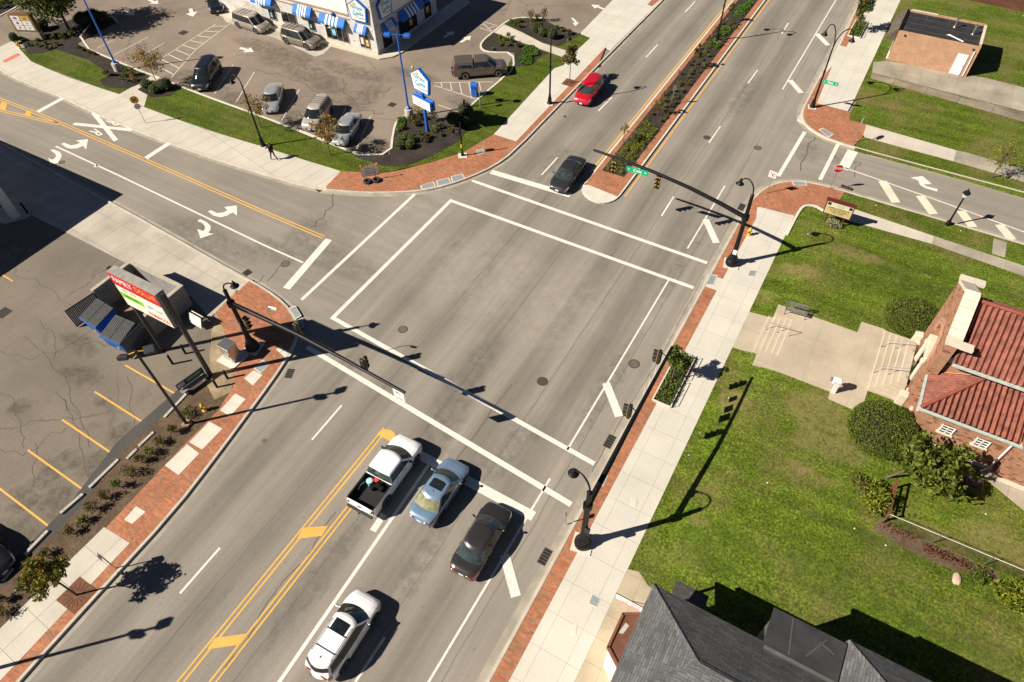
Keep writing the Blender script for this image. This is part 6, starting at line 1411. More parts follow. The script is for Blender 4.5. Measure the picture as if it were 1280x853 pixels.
# left signal
pl_=Vector((-31.93,17.0,.13))
tL=mast(pl_,6.0,[(-31.93,17.0,4.75),(-29.5,16.95,4.95),(-26,16.9,5.1),(-22,16.7,5.2),(-17.35,16.42,5.25)],'black signal pole on the dollar store corner with long mast arm',G(293,357,6.35))
sighead(tL,(-26.2,17.25,5.2),(0,1),P_BLACK,False); sighead(tL,(-20.75,17.0,5.2),(0,1),P_BLACK,False)
street_sign(tL,(-23.9,16.95,5.0),(-1,0,0),1.7,.45,[],True)
b=MB(); b.tube([(-28.05,16.95,5.0),(-28.15,17.0,6.15),(-28.0,17.05,6.45),(-27.7,17.1,6.45)],.028,6); c_=b.build('camera_arm',M['steel'],tL); b=MB(); b.box((-27.6,17.12,6.4),(.42,.16,.16),.2,.04); b.build('camera',M['wht'],c_)
def panel(par,Mw,w,h,mat,name='panel',th=.012):
    b=MB(Mw); b.box((0,0,0),(w,h,th)); return b.build(name,mat,par)
Mw=frame(Vector((-17.75,16.3,4.86)),(1,-.04,0),(0,0,1)); o=panel(tL,Mw,.8,.9,M['wht'],'turn_sign')
b=MB(Mw@Matrix.Translation((0,.1,.009))); pts=[]
for k in range(9): a=PI/2*k/8; pts.append((.22*math.cos(a)-.08,.22*math.sin(a)-.06))
inner=[(x*.72-.022,y*.72-.015) for x,y in pts][::-1]; b.poly([(x,y,0) for x,y in pts+inner]); b.poly([(-.06,.23,0),(-.06,.03,0),(-.25,.13,0)]); b.build('arrow',M['txtblack'],o); lettering('ONLY',.2,M['txtblack'],o,Mw@Matrix.Translation((0,-.33,.008)))
sighead(tL,(-31.45,17.2,2.9),(1,.3),P_BLACK,False,(-31.9,17.0,3.1))
# right signal
pr_=Vector((-5.06,41.5,.13)); arm=[(-5.06,41.5,4.75),(-7,41.52,5.25),(-9.5,41.55,5.75),(-12.5,41.58,6.15),(-15,41.6,6.35),(-17.4,41.6,6.45)]
tR=mast(pr_,6.75,arm,'black signal pole on the churchyard corner with arched mast arm',(-6.2,42.1,7.0))
sighead(tR,(-11.95,41.35,5.45),(0,-1),P_BLACK,True); sighead(tR,(-15.55,41.35,5.6),(0,-1),P_BLACK,False)
street_sign(tR,(-13.65,41.45,5.88),(1,0,.06),1.75,.46,[(-.68,.18,'S'),(.02,.36,'Cole'),(.66,.17,'Av')])
b=MB(); b.box((pr_.x+.05,pr_.y-.24,1.55),(.3,.1,.4),0,.02); b.build('notice',M['wht'],tR)
# front signal, arm along the street
pf_=Vector((-5.13,15.38,.13)); arm=[(-5.13,15.38,4.85),(-5.1,18,5.25),(-5.08,20.5,5.6),(-5.06,23.5,5.8),(-5.05,26.5,5.9)]
tF=mast(pf_,6.3,arm,'black signal pole nearest the shingled house with mast arm along the kerb',G(717,591,6.55),.2)
sighead(tF,(-5.6,21.4,5.4),(-1,-.1),P_BLACK,False,(-5.08,21.4,5.65)); sighead(tF,(-5.6,25.7,5.55),(-1,-.1),P_BLACK,False,(-5.06,25.7,5.85))
for y,w,h in ((22.9,.55,.75),(23.7,.5,.6),(24.6,.4,.55)):
    Mw=frame(Vector((-5.25,y,5.42)),(0,1,0),(0,0,1)); o=panel(tF,frame(Vector((-5.3,y,5.4)),(0.25,-1,0),(0,0,1)),w,h,M['wht'],'regulatory_sign')
b=MB(); b.box((pf_.x+.2,pf_.y-.1,2.3),(.28,.2,.45),0,.03); b.build('button_box',P_BLACK,tF)
# pedestrian signal post on the restaurant corner
p=G(578.3,195,.13); t=thing('pedestrian_signal','black pedestrian signal post on the restaurant corner','pedestrian signal',p)
b=MB(); b.box((0,0,.02),(.8,.8,.05),.6); b.build('footing',M['coverc'],t,True); b=MB(); b.lathe([(.15,0),(.15,.2),(.08,.35),(.065,.5),(.06,3.4),(.02,3.5)],(0,0,.03),12); b.build('post',M['black'],t,True,40)
b=MB(); b.box((-.32,-.05,2.35),(.42,.3,.5),.3,.05); b.build('signal_head',P_BLACK,t,True); b=MB(); b.box((0,-.09,1.15),(.12,.06,.2)); b.box((.02,-.09,.95),(.1,.06,.1)); b.build('button_plate',M['yel'],t,True)
# ---------------------------------------------------------------- sign posts
def post(base,h,label,cat='sign',name='sign_post',mat=None,r=.035,group=None):
    t=thing(name,label,cat,base,0,group); b=MB(); b.tube([(0,0,-.02),(0,0,h)],r,6); b.build('post',mat or M['steel'],t,True); return t
def sgn(t,z,face,w,h,mat,shape='rect',off=.03,dz=0):
    f=Vector((face[0],face[1],0)).normalized(); Mw=frame(Vector(t.location)+Vector((0,0,z))+f*(.04+off),(-f.y,f.x,0),(0,0,1))
    if shape=='rect': o=panel(t,Mw,w,h,mat)
    else:
        n=8 if shape=='oct' else 28; b=MB(Mw); b.lathe([(w/2/(math.cos(PI/8) if n==8 else 1),-.006),(w/2/(math.cos(PI/8) if n==8 else 1),.006)],(0,0,0),n,Matrix.Rotation(PI/8 if n==8 else 0,3,'Z')); o=b.build('panel',mat,t)
    return o,Mw
def ringmark(o,Mw,r,mat,z=.009,w=.04,slash=True,nm='symbol'):
    b=MB(Mw); n=24; vs=[];fs=[]
    for i in range(n):
        a=2*PI*i/n; vs+= [(r*math.cos(a),r*math.sin(a),z),((r-w)*math.cos(a),(r-w)*math.sin(a),z)]
    for i in range(n): j=(i+1)%n; fs.append((2*i,2*j,2*j+1,2*i+1))
    b.add(vs,fs)
    if slash:
        s=r*.7; b.add([(-s-.02,s-.02,z),(-s+.02,s+.02,z),(s+.02,-s+.02,z),(s-.02,-s-.02,z)],[(0,3,2,1)])
    b.build(nm,mat,o)
t=post(G(958.5,241.5,.13),2.2,'white no turn sign on the churchyard brick corner'); o,Mw=sgn(t,1.95,(-.1,-1),.62,.62,M['wht']); ringmark(o,Mw,.25,M['red']); b=MB(Mw); b.poly([(-.03,-.16,.008),(.03,-.16,.008),(.03,.02,.008),(.1,.02,.008),(.1,-.03,.008),(.17,.05,.008),(.1,.13,.008),(.1,.08,.008),(-.03,.08,.008)]); b.build('arrow',M['txtblack'],o)
t=post(G(1037.5,236,.13),2.3,'red stop sign on the churchyard brick corner'); o,Mw=sgn(t,2.1,(.35,-.93),.76,.76,M['wht'],'oct'); b=MB(Mw); b.lathe([(.385,.007),(.385,.010)],(0,0,0),8,Matrix.Rotation(PI/8,3,'Z')); q=b.build('face',M['red'],o); lettering('STOP',.26,M['wht'],q,Mw@Matrix.Translation((0,0,.012)),bold=.008)
t=post(G(1066,178,.13),2.5,'thin steel post with round sign seen edge on by the alley corner'); o,Mw=sgn(t,2.25,(1,.0),.7,.7,M['wht'],'oct'); b=MB(Mw); b.lathe([(.35,.007),(.35,.010)],(0,0,0),8,Matrix.Rotation(PI/8,3,'Z')); b.build('face',M['red'],o)
t=post(G(707,655,.13),1.45,'short no parking sign beside the front signal pole'); o,Mw=sgn(t,1.25,(-1,-.12),.3,.45,M['wht']); ringmark(o,Mw,.11,M['red'],w=.025)
t=post(G(144.5,710.5,.13),1.95,'small sign on a thin leaning post by the lower left sidewalk'); o,Mw=sgn(t,1.72,(-.55,-1),.36,.5,M['wht']); ringmark(o,Mw,.12,M['red'],w=.03); lettering('NO PARKING',.05,M['red'],o,Mw@Matrix.Translation((0,-.19,.009)))
t=post(G(182,154,.14),2.3,'yellow and white round railroad signs on a thin post','sign'); o,Mw=sgn(t,2.55,(.9,-.6),.76,.76,M['yel'],'disc'); lettering('RR',.3,M['txtblack'],o,Mw@Matrix.Translation((0,0,.012))); 
b=MB(Mw); 
for s in (1,-1): b.box((0,0,.009),(.7,.05,.004),s*PI/4)
b.build('cross',M['txtblack'],o)
o,Mw=sgn(t,1.85,(.9,-.6),.6,.6,M['wht'],'disc'); ringmark(o,Mw,.25,M['txtblack'],w=.04,slash=False); b=MB(Mw); b.box((0,0,.01),(.32,.08,.004),.4); b.build('symbol',M['txtblack'],o)
b=MB(); b.tube([(t.location.x,t.location.y,2.2),(t.location.x,t.location.y,2.9)],.03,6); b.build('post',M['steel'],t)
t=post(G(839.5,130,.16),2.0,'small sign on a pale post in the median','sign'); o,Mw=sgn(t,1.75,(1,-.45),.5,.6,M['steel'])
t=post(G(581,147,.15),1.9,'thin black post behind the dark ball shrubs','sign',mat=M['black'],r=.05); o,Mw=sgn(t,1.65,(1,-.12),.3,.5,P_BLACK)
t=post(G(600.5,135.5,.14),1.7,'grey timber post beside the blue bin','sign',mat=M['wood'],r=.05); o,Mw=sgn(t,1.5,(1,.35),.35,.5,P_BLACK)
# ---------------------------------------------------------------- blue lot lamps
def lotlamp(base,h,label,heads=True,pot=True):
    t=thing('lot_lamp',label,'lot lamp',base)
    if pot: b=MB(); b.lathe([(.42,0),(.42,.85),(.38,.92)],(0,0,-.05),18); b.build('footing',M['conc'],t,True,40)
    b=MB(); b.tube([(0,0,.8),(0,0,h)],[.10,.075],10); b.build('pole',M['blue'],t,True,50); b=MB(); b.box((0,0,1.0),(.3,.3,.25),0,.03); b.build('collar',M['blue'],t,True)
    b=MB(); b.tube([(-.65,-.25,h-.1),(.65,.25,h-.1)],.04,8); b.build('crossarm',M['blue'],t,True)
    for s in (1,-1):
        b=MB(); b.box((s*.85,s*.33,h-.12),(.62,.52,.26),.37,.05); o=b.build('lamp_box',M['blue'],t,True); b=MB(); b.box((s*.85,s*.33,h-.258),(.5,.42,.02),.37); b.build('lens',M_BULB,o,True)
lotlamp(G(148,88,.15),8.1,'tall blue lot lamp standing in the mulch by the street'); lotlamp(G(512,146,.15),8.3,'tall blue lot lamp beside the restaurant pylon sign')
# ---------------------------------------------------------------- restaurant pylon sign
p=G(534.5,164,.15); t=thing('pylon_sign','blue pentagon pylon sign with a lower message board','sign',p); sx=(G(545,142.5,3)-G(515.6,127,3)).normalized()
b=MB(); b.box((0,0,2.9),(.2,.26,5.8),math.atan2(sx.y,sx.x)); b.build('post',M['blue'],t,True)
nf=Vector((sx.y,-sx.x,0))   # faces the camera side
fo=Vector(p)+Vector((0,0,5.25))+nf*.16
castle_face(t,frame(fo,sx,(0,0,1)),2.5,2.3)
Mw=frame(Vector(p)+Vector((0,0,3.05))+nf*.3,sx,(0,0,1)); b=MB(Mw); b.box((0,0,-.12),(2.5,.95,.24),0,.03); bd=b.build('message_board',M['blue'],t); panel(bd,Mw@Matrix.Translation((0,0,.012)),2.36,.82,M['wht'],'board_face')
lettering('TWO CAN EAT',.16,flat('red lettering small',(.6,.12,.08),.6),bd,Mw@Matrix.Translation((0,.25,.02)),sx=1.5); lettering('NOW HIRING ALL SHIFTS',.15,M['txtblack'],bd,Mw@Matrix.Translation((0,.0,.02)),sx=1.0); lettering('APPLY TODAY',.15,M['txtblack'],bd,Mw@Matrix.Translation((0,-.25,.02)),sx=1.3)
Mw=frame(Vector(p)+Vector((0,0,3.05))-nf*.3,-sx,(0,0,1)); b=MB(Mw); b.box((0,0,-.12),(2.5,.95,.24),0,.03); b.build('message_board',M['blue'],t)
b=MB(); b.ell((0,0,0),(.12,.12,.16),10,8); b.T=None; q=Vector(p)+Vector((0,0,6.1))-sx*.95; b.v=[v+q for v in b.v]; b.build('beacon',M['yel'],t)
# ---------------------------------------------------------------- bins, hydrants, small furniture
def hydrant(p,label):
    t=thing('fire_hydrant',label,'fire hydrant',p); b=MB(); b.lathe([(.16,0),(.16,.06),(.11,.08),(.10,.5),(.14,.52),(.14,.57),(.11,.62),(.08,.7),(.03,.75),(.03,.8)],(0,0,0),12); b.build('body',M['yel'],t,True,40)
    for s in (1,-1): b=MB(); b.tube([(s*.08,0,.42),(s*.2,0,.42)],.055,8); b.build('nozzle',M['yel'],t,True)
    b=MB(); b.tube([(0,-.08,.38),(0,-.2,.38)],.075,8); b.build('pumper_nozzle',flat('dark cap',(.05,.12,.1),.5),t,True)
hydrant(G(936,294,.13),'pale yellow hydrant on the concrete by the right signal pole'); hydrant(G(256,513,.11),'yellow hydrant in the sandy soil by the dollar store lot'); hydrant(G(25,60,.14),'orange yellow hydrant beside the monument sign')
p=G(593.5,119.5,.12); t=thing('trash_bin','bright blue domed trash bin on the hatched stall','trash bin',p,.3); b=MB(); b.box((0,0,.55),(.62,.6,1.05),0,.04); b.build('body',M['blue'],t,True); b=MB(); b.prism([(-.33,-.32),(.33,-.32),(.33,.32),(-.33,.32)],1.08,1.14); b.tube([(-.33,0,1.14),(.33,0,1.14)],.3,16); b.build('lid',M['blue'],t,True,40); b=MB(); b.box((0,-.315,.95),(.4,.02,.18)); b.build('flap',M['dblue'],t,True)
p=GL(1041.5,490); t=thing('drop_box','white outdoor drop box on a pedestal at the terrace edge','drop box',p,.1)
b=MB(); b.box((0,0,.45),(.26,.3,.9),0,.02); b.build('pedestal',flat('white enamel',(.72,.68,.64),.5),t,True); b=MB(); b.box((-.1,0,1.1),(.55,.38,.4),0,.05); b.build('box',flat('white enamel box',(.76,.73,.69),.45),t,True); b=MB(); b.box((-.45,.02,1.12),(.16,.2,.2),0,.02); b.build('chute',M['steel'],t,True); b=MB(); b.box((-.1,-.195,1.08),(.36,.012,.07)); b.build('stripe',flat('pink stripe',(.75,.4,.38),.5),t,True)
# park bench on the terrace
p=Vector((.62,38.05,.745)); t=thing('park_bench','slatted metal bench at the terrace lawn edge','bench',p,rad(6))
b=MB()
for k in range(4): b.box((0,-.02-.11*k,.44),(1.5,.08,.03))
b.build('seat',M['alu'],t,True); b=MB(); 
for k in range(3): b.box((0,.12+.03*k,.58+.12*k),(1.5,.025,.08))
b.build('backrest',M['alu'],t,True)
for s in (1,-1):
    b=MB(); b.tube([(s*.7,-.4,0),(s*.7,-.36,.42),(s*.7,.08,.42),(s*.7,.2,.9)],.022,6); b.tube([(s*.7,.05,.42),(s*.7,.18,0)],.022,6); b.build('leg',M['black'],t,True)
# church sign
p0,p1=G(1029,276,.3),G(1050,283,.3); p=Vector(((p0.x+p1.x)/2+.1,(p0.y+p1.y)/2+.2,.14)); t=thing('church_sign','cream letter board on two dark red posts at the churchyard corner','sign',p); xd=Vector((1,-.03,0)); 
for s in (-.62,.62): b=MB(); b.box((s,0,.75),(.1,.1,1.5)); b.build('post',flat('dark red post',(.10,.015,.015),.6),t,True)
Mw=frame(p+Vector((0,-.12,1.5)),(1,0,0),(0,0.0,1)); RD=flat('dark red frame',(.12,.018,.016),.55)
b=MB(Mw); 
b.box((0,0,-.1),(2.15,1.3,.18)); cab=b.build('cabinet',RD,t); panel(cab,Mw@Matrix.Translation((0,0,-.004)),1.98,1.12,flat('cream board',(.62,.58,.42),.5),'board'); panel(cab,Mw@Matrix.Translation((0,-.17,.006)),1.86,.66,flat('yellow letter panel',(.50,.40,.17),.5,0,.3,6),'letter_panel')
b=MB(Mw@Matrix.Translation((0,.07,0))); b.box((0,0.62,-.1),(2.3,.12,.34)); b.build('cap',RD,t)
lettering('COMMUNITY',.13,flat('grey lettering',(.3,.3,.25),.6),cab,Mw@Matrix.Translation((.0,.42,.006))); lettering('CHURCH',.12,flat('grey lettering small',(.3,.3,.25),.6),cab,Mw@Matrix.Translation((.05,.26,.006)))
for k,wd in enumerate(('SUNDAY WORSHIP','10 AM ALL ARE','WELCOME')): lettering(wd,.19,M['txtblack'],cab,Mw@Matrix.Translation((0,.05-.2*k,.014)))
for x in (-.82,.82): panel(cab,Mw@Matrix.Translation((x,.38,.004)),.26,.26,M['txtblack'],'emblem')
# A-frame and barricade sign
p=G(251,404,.11); hd=math.atan2((G(259,400,.8)-G(237,388,.8)).y,(G(259,400,.8)-G(237,388,.8)).x); t=thing('sandwich_board','folding white sandwich board beside the block enclosure','sign',(p.x,p.y,.11),hd)
for s in (1,-1):
    b=MB(Matrix.Translation((0,s*.26,.5))@Matrix.Rotation(s*rad(22),4,'X')); b.box((0,0,0),(1.05,.03,.75)); o=b.build('panel',M['wht'] if s<0 else flat('faded board',(.5,.5,.5),.6),t,True); b=MB(Matrix.Translation((0,s*.26,.5))@Matrix.Rotation(s*rad(22),4,'X'))
    for q in (((0,0,.42),(1.2,.06,.06)),((-.575,0,0),(.06,.06,.85)),((.575,0,0),(.06,.06,.85))): b.box(*q)
    b.build('frame',M['cream'],o,True)
p=G(465,226,.13); t=thing('barricade_sign','white work sign with orange striped border on black rubber rings','sign',p); xd=(G(480,213)-G(455,217)); xd.z=0; xd.normalize(); nf=Vector((xd.y,-xd.x,0)); Mw=frame(Vector(p)+Vector((0,0,1.0))-nf*.1,xd,(0,0,1)); o=panel(t,Mw,1.55,1.05,M['wht'],'panel',.03)
for k in range(6):
    for yy in (.5,-.5): panel(o,Mw@Matrix.Translation((-.64+.256*k,yy,.018)),.14,.1,M['org'],'stripe')
for k in range(4):
    for xx in (.74,-.74): panel(o,Mw@Matrix.Translation((xx,-.36+.24*k,.018)),.09,.12,M['org'],'stripe')
for k,wd in enumerate(('SIDEWALK','CLOSED AHEAD','CROSS HERE')): lettering(wd,.17,M['txtblack'],o,Mw@Matrix.Translation((0,.22-.22*k,.018)))
for s in (-1,1):
    q=Vector(p)+xd*(s*.4)+nf*.15; b=MB(); n=18
    R_=[]
    for i in range(n+1):
        a=2*PI*i/n; R_.append([(q.x+(.27+.13*math.cos(c))*math.cos(a),q.y+(.27+.13*math.cos(c))*math.sin(a),q.z+.12+.12*math.sin(c)) for c in [2*PI*j/8 for j in range(9)]])
    b.grid(R_); b.build('ballast_ring',M['rubber'],t,smooth=60)
    b=MB(); b.tube([q+nf*.5+Vector((0,0,.03)),q-nf*.5+Vector((0,0,.03))],.03,6); b.tube([q-nf*.25+Vector((0,0,.03)),q-nf*.25+Vector((0,0,1.4))],.03,6); b.build('leg',M['wood'],t)
for s in (-.7,.7): b=MB(); q=Vector(p)+xd*s-nf*.1+Vector((0,0,1.6)); b.ell(q,(.09,.09,.1),10,8); b.build('beacon',M['org'],t)
# ---------------------------------------------------------------- monument sign
pm0,pm1=G(33,52,.15),G(50,46,.15); c=(pm0+pm1)/2; xd=(pm1-pm0); xd.z=0; xd.normalize(); xd=Vector((.93,.37,0)).normalized(); nf=Vector((xd.y,-xd.x,0)); c=G(40,50,.15)
t=thing('monument_sign','brown arched tenant sign with six white panels','sign',c); Mw=frame(Vector(c)+Vector((0,0,0)),xd,(0,0,1))
b=MB(Mw); b.box((0,.45,-.25),(2.9,.9,.6)); b.build('base',m_brick('sign base stone',(.3,.25,.18),(.4,.34,.26),(.5,.45,.36),.4,.2,.02),t)
MBr=flat('brown sign cabinet',(.20,.11,.045),.6); b=MB(Mw); L=[(-1.4,.9),(1.4,.9),(1.4,2.75)]+[(1.4*math.cos(a),2.75+.4*math.sin(a)) for a in [PI*k/12 for k in range(1,12)]]+[(-1.4,2.75)]
b.add([(x,y,0) for x,y in L]+[(x,y,-.5) for x,y in L],[tuple(range(len(L))),tuple(range(2*len(L)-1,len(L)-1,-1))]+[((i+1)%len(L),i,len(L)+i,len(L)+(i+1)%len(L)) for i in range(len(L))]); cb_=b.build('cabinet',MBr,t)
lm=[flat('tenant mark blue',(.1,.14,.3),.6),flat('tenant mark gold',(.55,.40,.08),.6),flat('tenant mark dark red',(.35,.03,.06),.6),flat('tenant mark rust',(.4,.1,.05),.6)]
for k in range(6):
    x=-.6 if k%2==0 else .6; y=2.5-.55*(k//2); o=panel(cb_,Mw@Matrix.Translation((x,y,.012)),1.1,.5,M['wht'] if k!=1 else lm[1],'tenant_panel'); b=MB(Mw@Matrix.Translation((x,y,.021))); b.ell((0,0,0),(.28-.04*k,.13,.006),12,6); b.build('emblem',lm[(k*3)%4],o)
# ---------------------------------------------------------------- store pylon sign, enclosure, containers
A=Vector((-37.55,13.75,.02));B_=Vector((-32.8,13.75,.1)); t=thing('store_sign','red and cream store sign on two tall black posts','sign',((A.x+B_.x)/2,13.75,.05))
for q in (A,B_): b=MB(); b.box((q.x,q.y,4.1),(.23,.25,8.2)); b.build('post',P_BLACK,t)
Mw=frame(Vector(((A.x+B_.x)/2,13.42,6.75)),(1,0,0),(0,0,1)); SW,SHh=4.35,3.0
b=MB(Mw); b.box((0,0,-.3),(SW,SHh,.62)); cab=b.build('cabinet',flat('weathered cabinet',(.33,.31,.28),.7,.2,.2,2.5),t)
R1=flat('store sign red',(.58,.012,.03),.5); CRM=flat('store sign cream',(.80,.76,.62),.5); GRN=flat('store sign green',(.22,.58,.03),.5)
panel(cab,Mw@Matrix.Translation((0,.95,.018)),SW-.06,1.04,R1,'red_panel'); panel(cab,Mw@Matrix.Translation((0,-.55,.018)),SW-.06,1.84,CRM,'cream_panel')
ORN=flat('orange lettering',(.75,.30,.06),.5)
lettering('FAMILY',.66,M['wht'],cab,Mw@Matrix.Translation((-1.04,1.0,.028)),sx=.82,bold=.012); lettering('DOLLAR',.66,ORN,cab,Mw@Matrix.Translation((1.06,1.0,.028)),sx=.76,bold=.012)
panel(cab,Mw@Matrix.Translation((0,.50,.028)),SW-.06,.16,flat('dark red stripe',(.45,.02,.02),.5),'stripe'); panel(cab,Mw@Matrix.Translation((-1.05,-.42,.028)),2.1,.5,GRN,'green_panel'); panel(cab,Mw@Matrix.Translation((1.1,-.3,.028)),1.9,.75,flat('white panel',(.72,.74,.72),.5),'white_panel')
lettering('FRESH DEALS',.27,M['txtblack'],cab,Mw@Matrix.Translation((-1.05,-.42,.038)),sx=.85); lettering('EBT',.34,M['txtteal'],cab,Mw@Matrix.Translation((.75,-.32,.038))); lettering('WIC',.3,GRN,cab,Mw@Matrix.Translation((1.55,-.35,.038))); lettering('TOBACCO',.42,flat('red sign lettering',(.6,.03,.03),.5),cab,Mw@Matrix.Translation((1.05,-1.12,.03)),sx=.95,bold=.01)
lettering('BEER  WINE',.2,flat('pink sign lettering',(.6,.3,.25),.5),cab,Mw@Matrix.Translation((-1.0,.15,.03)),sx=1.3)
WL=flat('enclosure coping',(.42,.38,.30),.85,0,.15,3); EX0,EX1,EY0,EY1=-44.65,-39.2,14.55,17.9
t=thing('block_enclosure','open roofed painted block enclosure round the dumpsters','enclosure',((EX0+EX1)/2,(EY0+EY1)/2,.05))
b=MB(); b.box(((EX0+EX1)/2,EY1,1.0),(EX1-EX0+.2,.22,2.0)); b.build('wall',M['cmu'],t); b=MB(); b.box((EX1,(EY0+EY1)/2-.11,1.0),(.22,EY1-EY0,2.0)); b.build('wall',M['cmu'],t); b=MB(); b.box((EX0,(EY0+EY1)/2-.11,1.0),(.22,EY1-EY0,2.0)); b.build('wall',M['cmu'],t)
b=MB(); b.box(((EX0+EX1)/2,EY1,2.04),(EX1-EX0+.3,.3,.09)); b.box((EX1,(EY0+EY1)/2-.15,2.042),(.3,EY1-EY0,.09)); b.box((EX0,(EY0+EY1)/2-.15,2.042),(.3,EY1-EY0,.09)); b.build('coping',WL,t)
GT=flat('dark slatted gate',(.06,.06,.065),.6,.2,.2,3)
def gate(a,c,z,h,lab):
    a=Vector(a);c=Vector(c); d=c-a; L=d.length; b=MB(); n=int(L/.12)
    for k in range(n): q=a+d*((k+.5)/n); b.box((q.x,q.y,z+h/2),(L/n*.8,.03,h),math.atan2(d.y,d.x))
    b.box(((a.x+c.x)/2,(a.y+c.y)/2,z+h-.06),(L,.06,.06),math.atan2(d.y,d.x)); b.box(((a.x+c.x)/2,(a.y+c.y)/2,z+.1),(L,.06,.06),math.atan2(d.y,d.x)); b.build('gate',GT,t)
gate((EX0+.0,EY0-.1),(EX0-.25,EY0-2.4),.1,1.75,''); gate((EX1+.05,EY0-.1),(EX1+.35,EY0-2.5),.1,1.75,'')
b=MB(); b.sheet([(EX0+.12,EY0-.1,.034),(EX1-.12,EY0-.1,.034),(EX1-.12,EY1-.12,.034),(EX0+.12,EY1-.12,.034)]); struct('enclosure_floor',b,flat('bare dirt floor',(.24,.17,.11),.95,0,.35,1.2,world=True),'dirt floor of the block enclosure','ground')
def dumpster(c,rz,label,lidopen=False):
    t=thing('dumpster',label,'dumpster',c,rz); b=MB(); w,d_,h0,h1=1.95,1.6,1.3,1.75
    V=[(-w/2,-d_/2,.12),(w/2,-d_/2,.12),(w/2,d_/2,.12),(-w/2,d_/2,.12),(-w/2,-d_/2-.15,h0),(w/2,-d_/2-.15,h0),(w/2,d_/2,h1),(-w/2,d_/2,h1)]
    b.add(V,[(3,2,1,0),(0,1,5,4),(1,2,6,5),(2,3,7,6),(3,0,4,7),(4,5,6,7)])
    for s in (-1,1): b.box((s*(w/2+.06),0,.75),(.12,1.2,.2))
    b.build('body',M['dblue'],t,True)
    b=MB(); b.box((0,-d_/2-.17,h0-.03),(w+.06,.08,.1)); b.build('rim',M['blue'],t,True)
    LD=flat('grey black plastic lid',(.05,.05,.052),.5,0,.25,4)
    for s in (-1,1):
        b=MB(); sl=math.atan2(h1-h0,d_+.15); Mx=Matrix.Translation((s*w/4,-.08,(h0+h1)/2+.05))@Matrix.Rotation(sl,4,'X'); b.T=Mx; b.box((0,0,0),(w/2-.03,d_+.2,.05),0,.02)
        for k in range(5): b.box((-.34+.17*k,0,.035),(.05,d_+.05,.03))
        for k in range(3): b.box((0,-.5+.5*k,.04),(w/2-.1,.04,.02))
        b.build('lid',LD,t,True)
    b=MB(); b.box((w*.3,-d_/2-.2,.85),(.2,.01,.14)); b.build('label',M['yel'],t,True)
    for x in (-.7,.7):
        for y in (-.55,.55): b=MB(); b.tube([(x-.04,y,.07),(x+.04,y,.07)],.07,10); b.build('castor',M['rubber'],t,True)
p=G(122,391,1.55); dumpster((p.x,p.y,.03),rad(-3),'blue dumpster with dark lids beside the slatted gate'); p=G(148.5,411.5,1.55); dumpster((p.x,p.y,.03),rad(4),'blue dumpster with dark lids nearest the floodlight pole')
for (x,y,lab) in [(216,455,'black bollard in front of the enclosure opening'),(232,442,'black bollard between enclosure and sign post'),(285,474,'black bollard nearest the utility cabinet'),(272,485,'black bollard beside the ad bench')]:
    p=G(x,y,.05); t=thing('bollard',lab,'bollard',p,0,'black bollards by the store sign'); b=MB(); b.tube([(0,0,0),(0,0,.95)],.085,12); b.build('post',M['black'],t,True,40); b=MB(); b.ell((0,0,.95),(.085,.085,.06),12,6); b.build('cap',flat('weathered black cap',(.08,.08,.08),.6),t,True,40)
p=G(291,448,.12); t=thing('utility_cabinet','brushed metal signal cabinet on a concrete pad','cabinet',p,rad(0)); b=MB(); b.box((0,0,-.0),(1.6,1.5,.16)); b.build('pad',M['coverc'],t,True); b=MB(); b.box((.05,.05,.78),(.95,.75,1.4),0,.015); b.build('body',M['alu'],t,True); b=MB(); b.box((.05,.05,1.52),(1.05,.85,.07),0,.01); b.build('lid',M['alu'],t,True); b=MB(); b.box((.05,-.335,.78),(.85,.015,1.25)); d_=b.build('door',M['alu'],t,True); b=MB(); b.box((.38,-.36,.8),(.04,.04,.16)); b.build('handle',M['iron'],d_,True)
# bench with advertisement
p=G(243,482,.06); q0,q1=G(219,485,.5),G(250,463,.5); rz=math.atan2((q1-q0).y,(q1-q0).x); t=thing('advert_bench','bus bench with purple and green advert on its back','bench',(p.x,p.y,.05),rz)
b=MB(); 
for k in range(2): b.box((0,-.34+.2*k,.45),(1.95,.15,.05))
b.build('seat',M['wood'],t,True)
b=MB(); b.box((0,.0,.78),(2.0,.05,.56)); bk=b.build('backrest',flat('advert purple',(.035,.015,.06),.5),t,True)
for (x,z,w,h,mt) in [(.28,.86,1.15,.24,flat('advert green',(.03,.27,.16),.5)),(.28,.62,1.2,.13,flat('advert olive',(.2,.21,.02),.5)),(-.68,.82,.5,.36,flat('advert photo',(.5,.52,.56),.6,0,.4,5)),(-.66,.58,.56,.1,flat('advert teal',(.02,.18,.15),.5))]:
    b=MB(); b.box((x,.032,z),(w,.012,h)); b.build('advert_patch',mt,bk,True); b=MB(); b.box((x,-.032,z),(w,.012,h)); b.build('advert_patch',mt,bk,True)
lettering('CALL NOW',.17,M['wht'],bk,mx(t)@frame(Vector((.28,-.04,.86)),(1,0,0),(0,0,1)))
for s in (-.75,.75): b=MB(); b.box((s,-.15,.22),(.12,.5,.44)); b.build('leg',M['conc'],t,True)
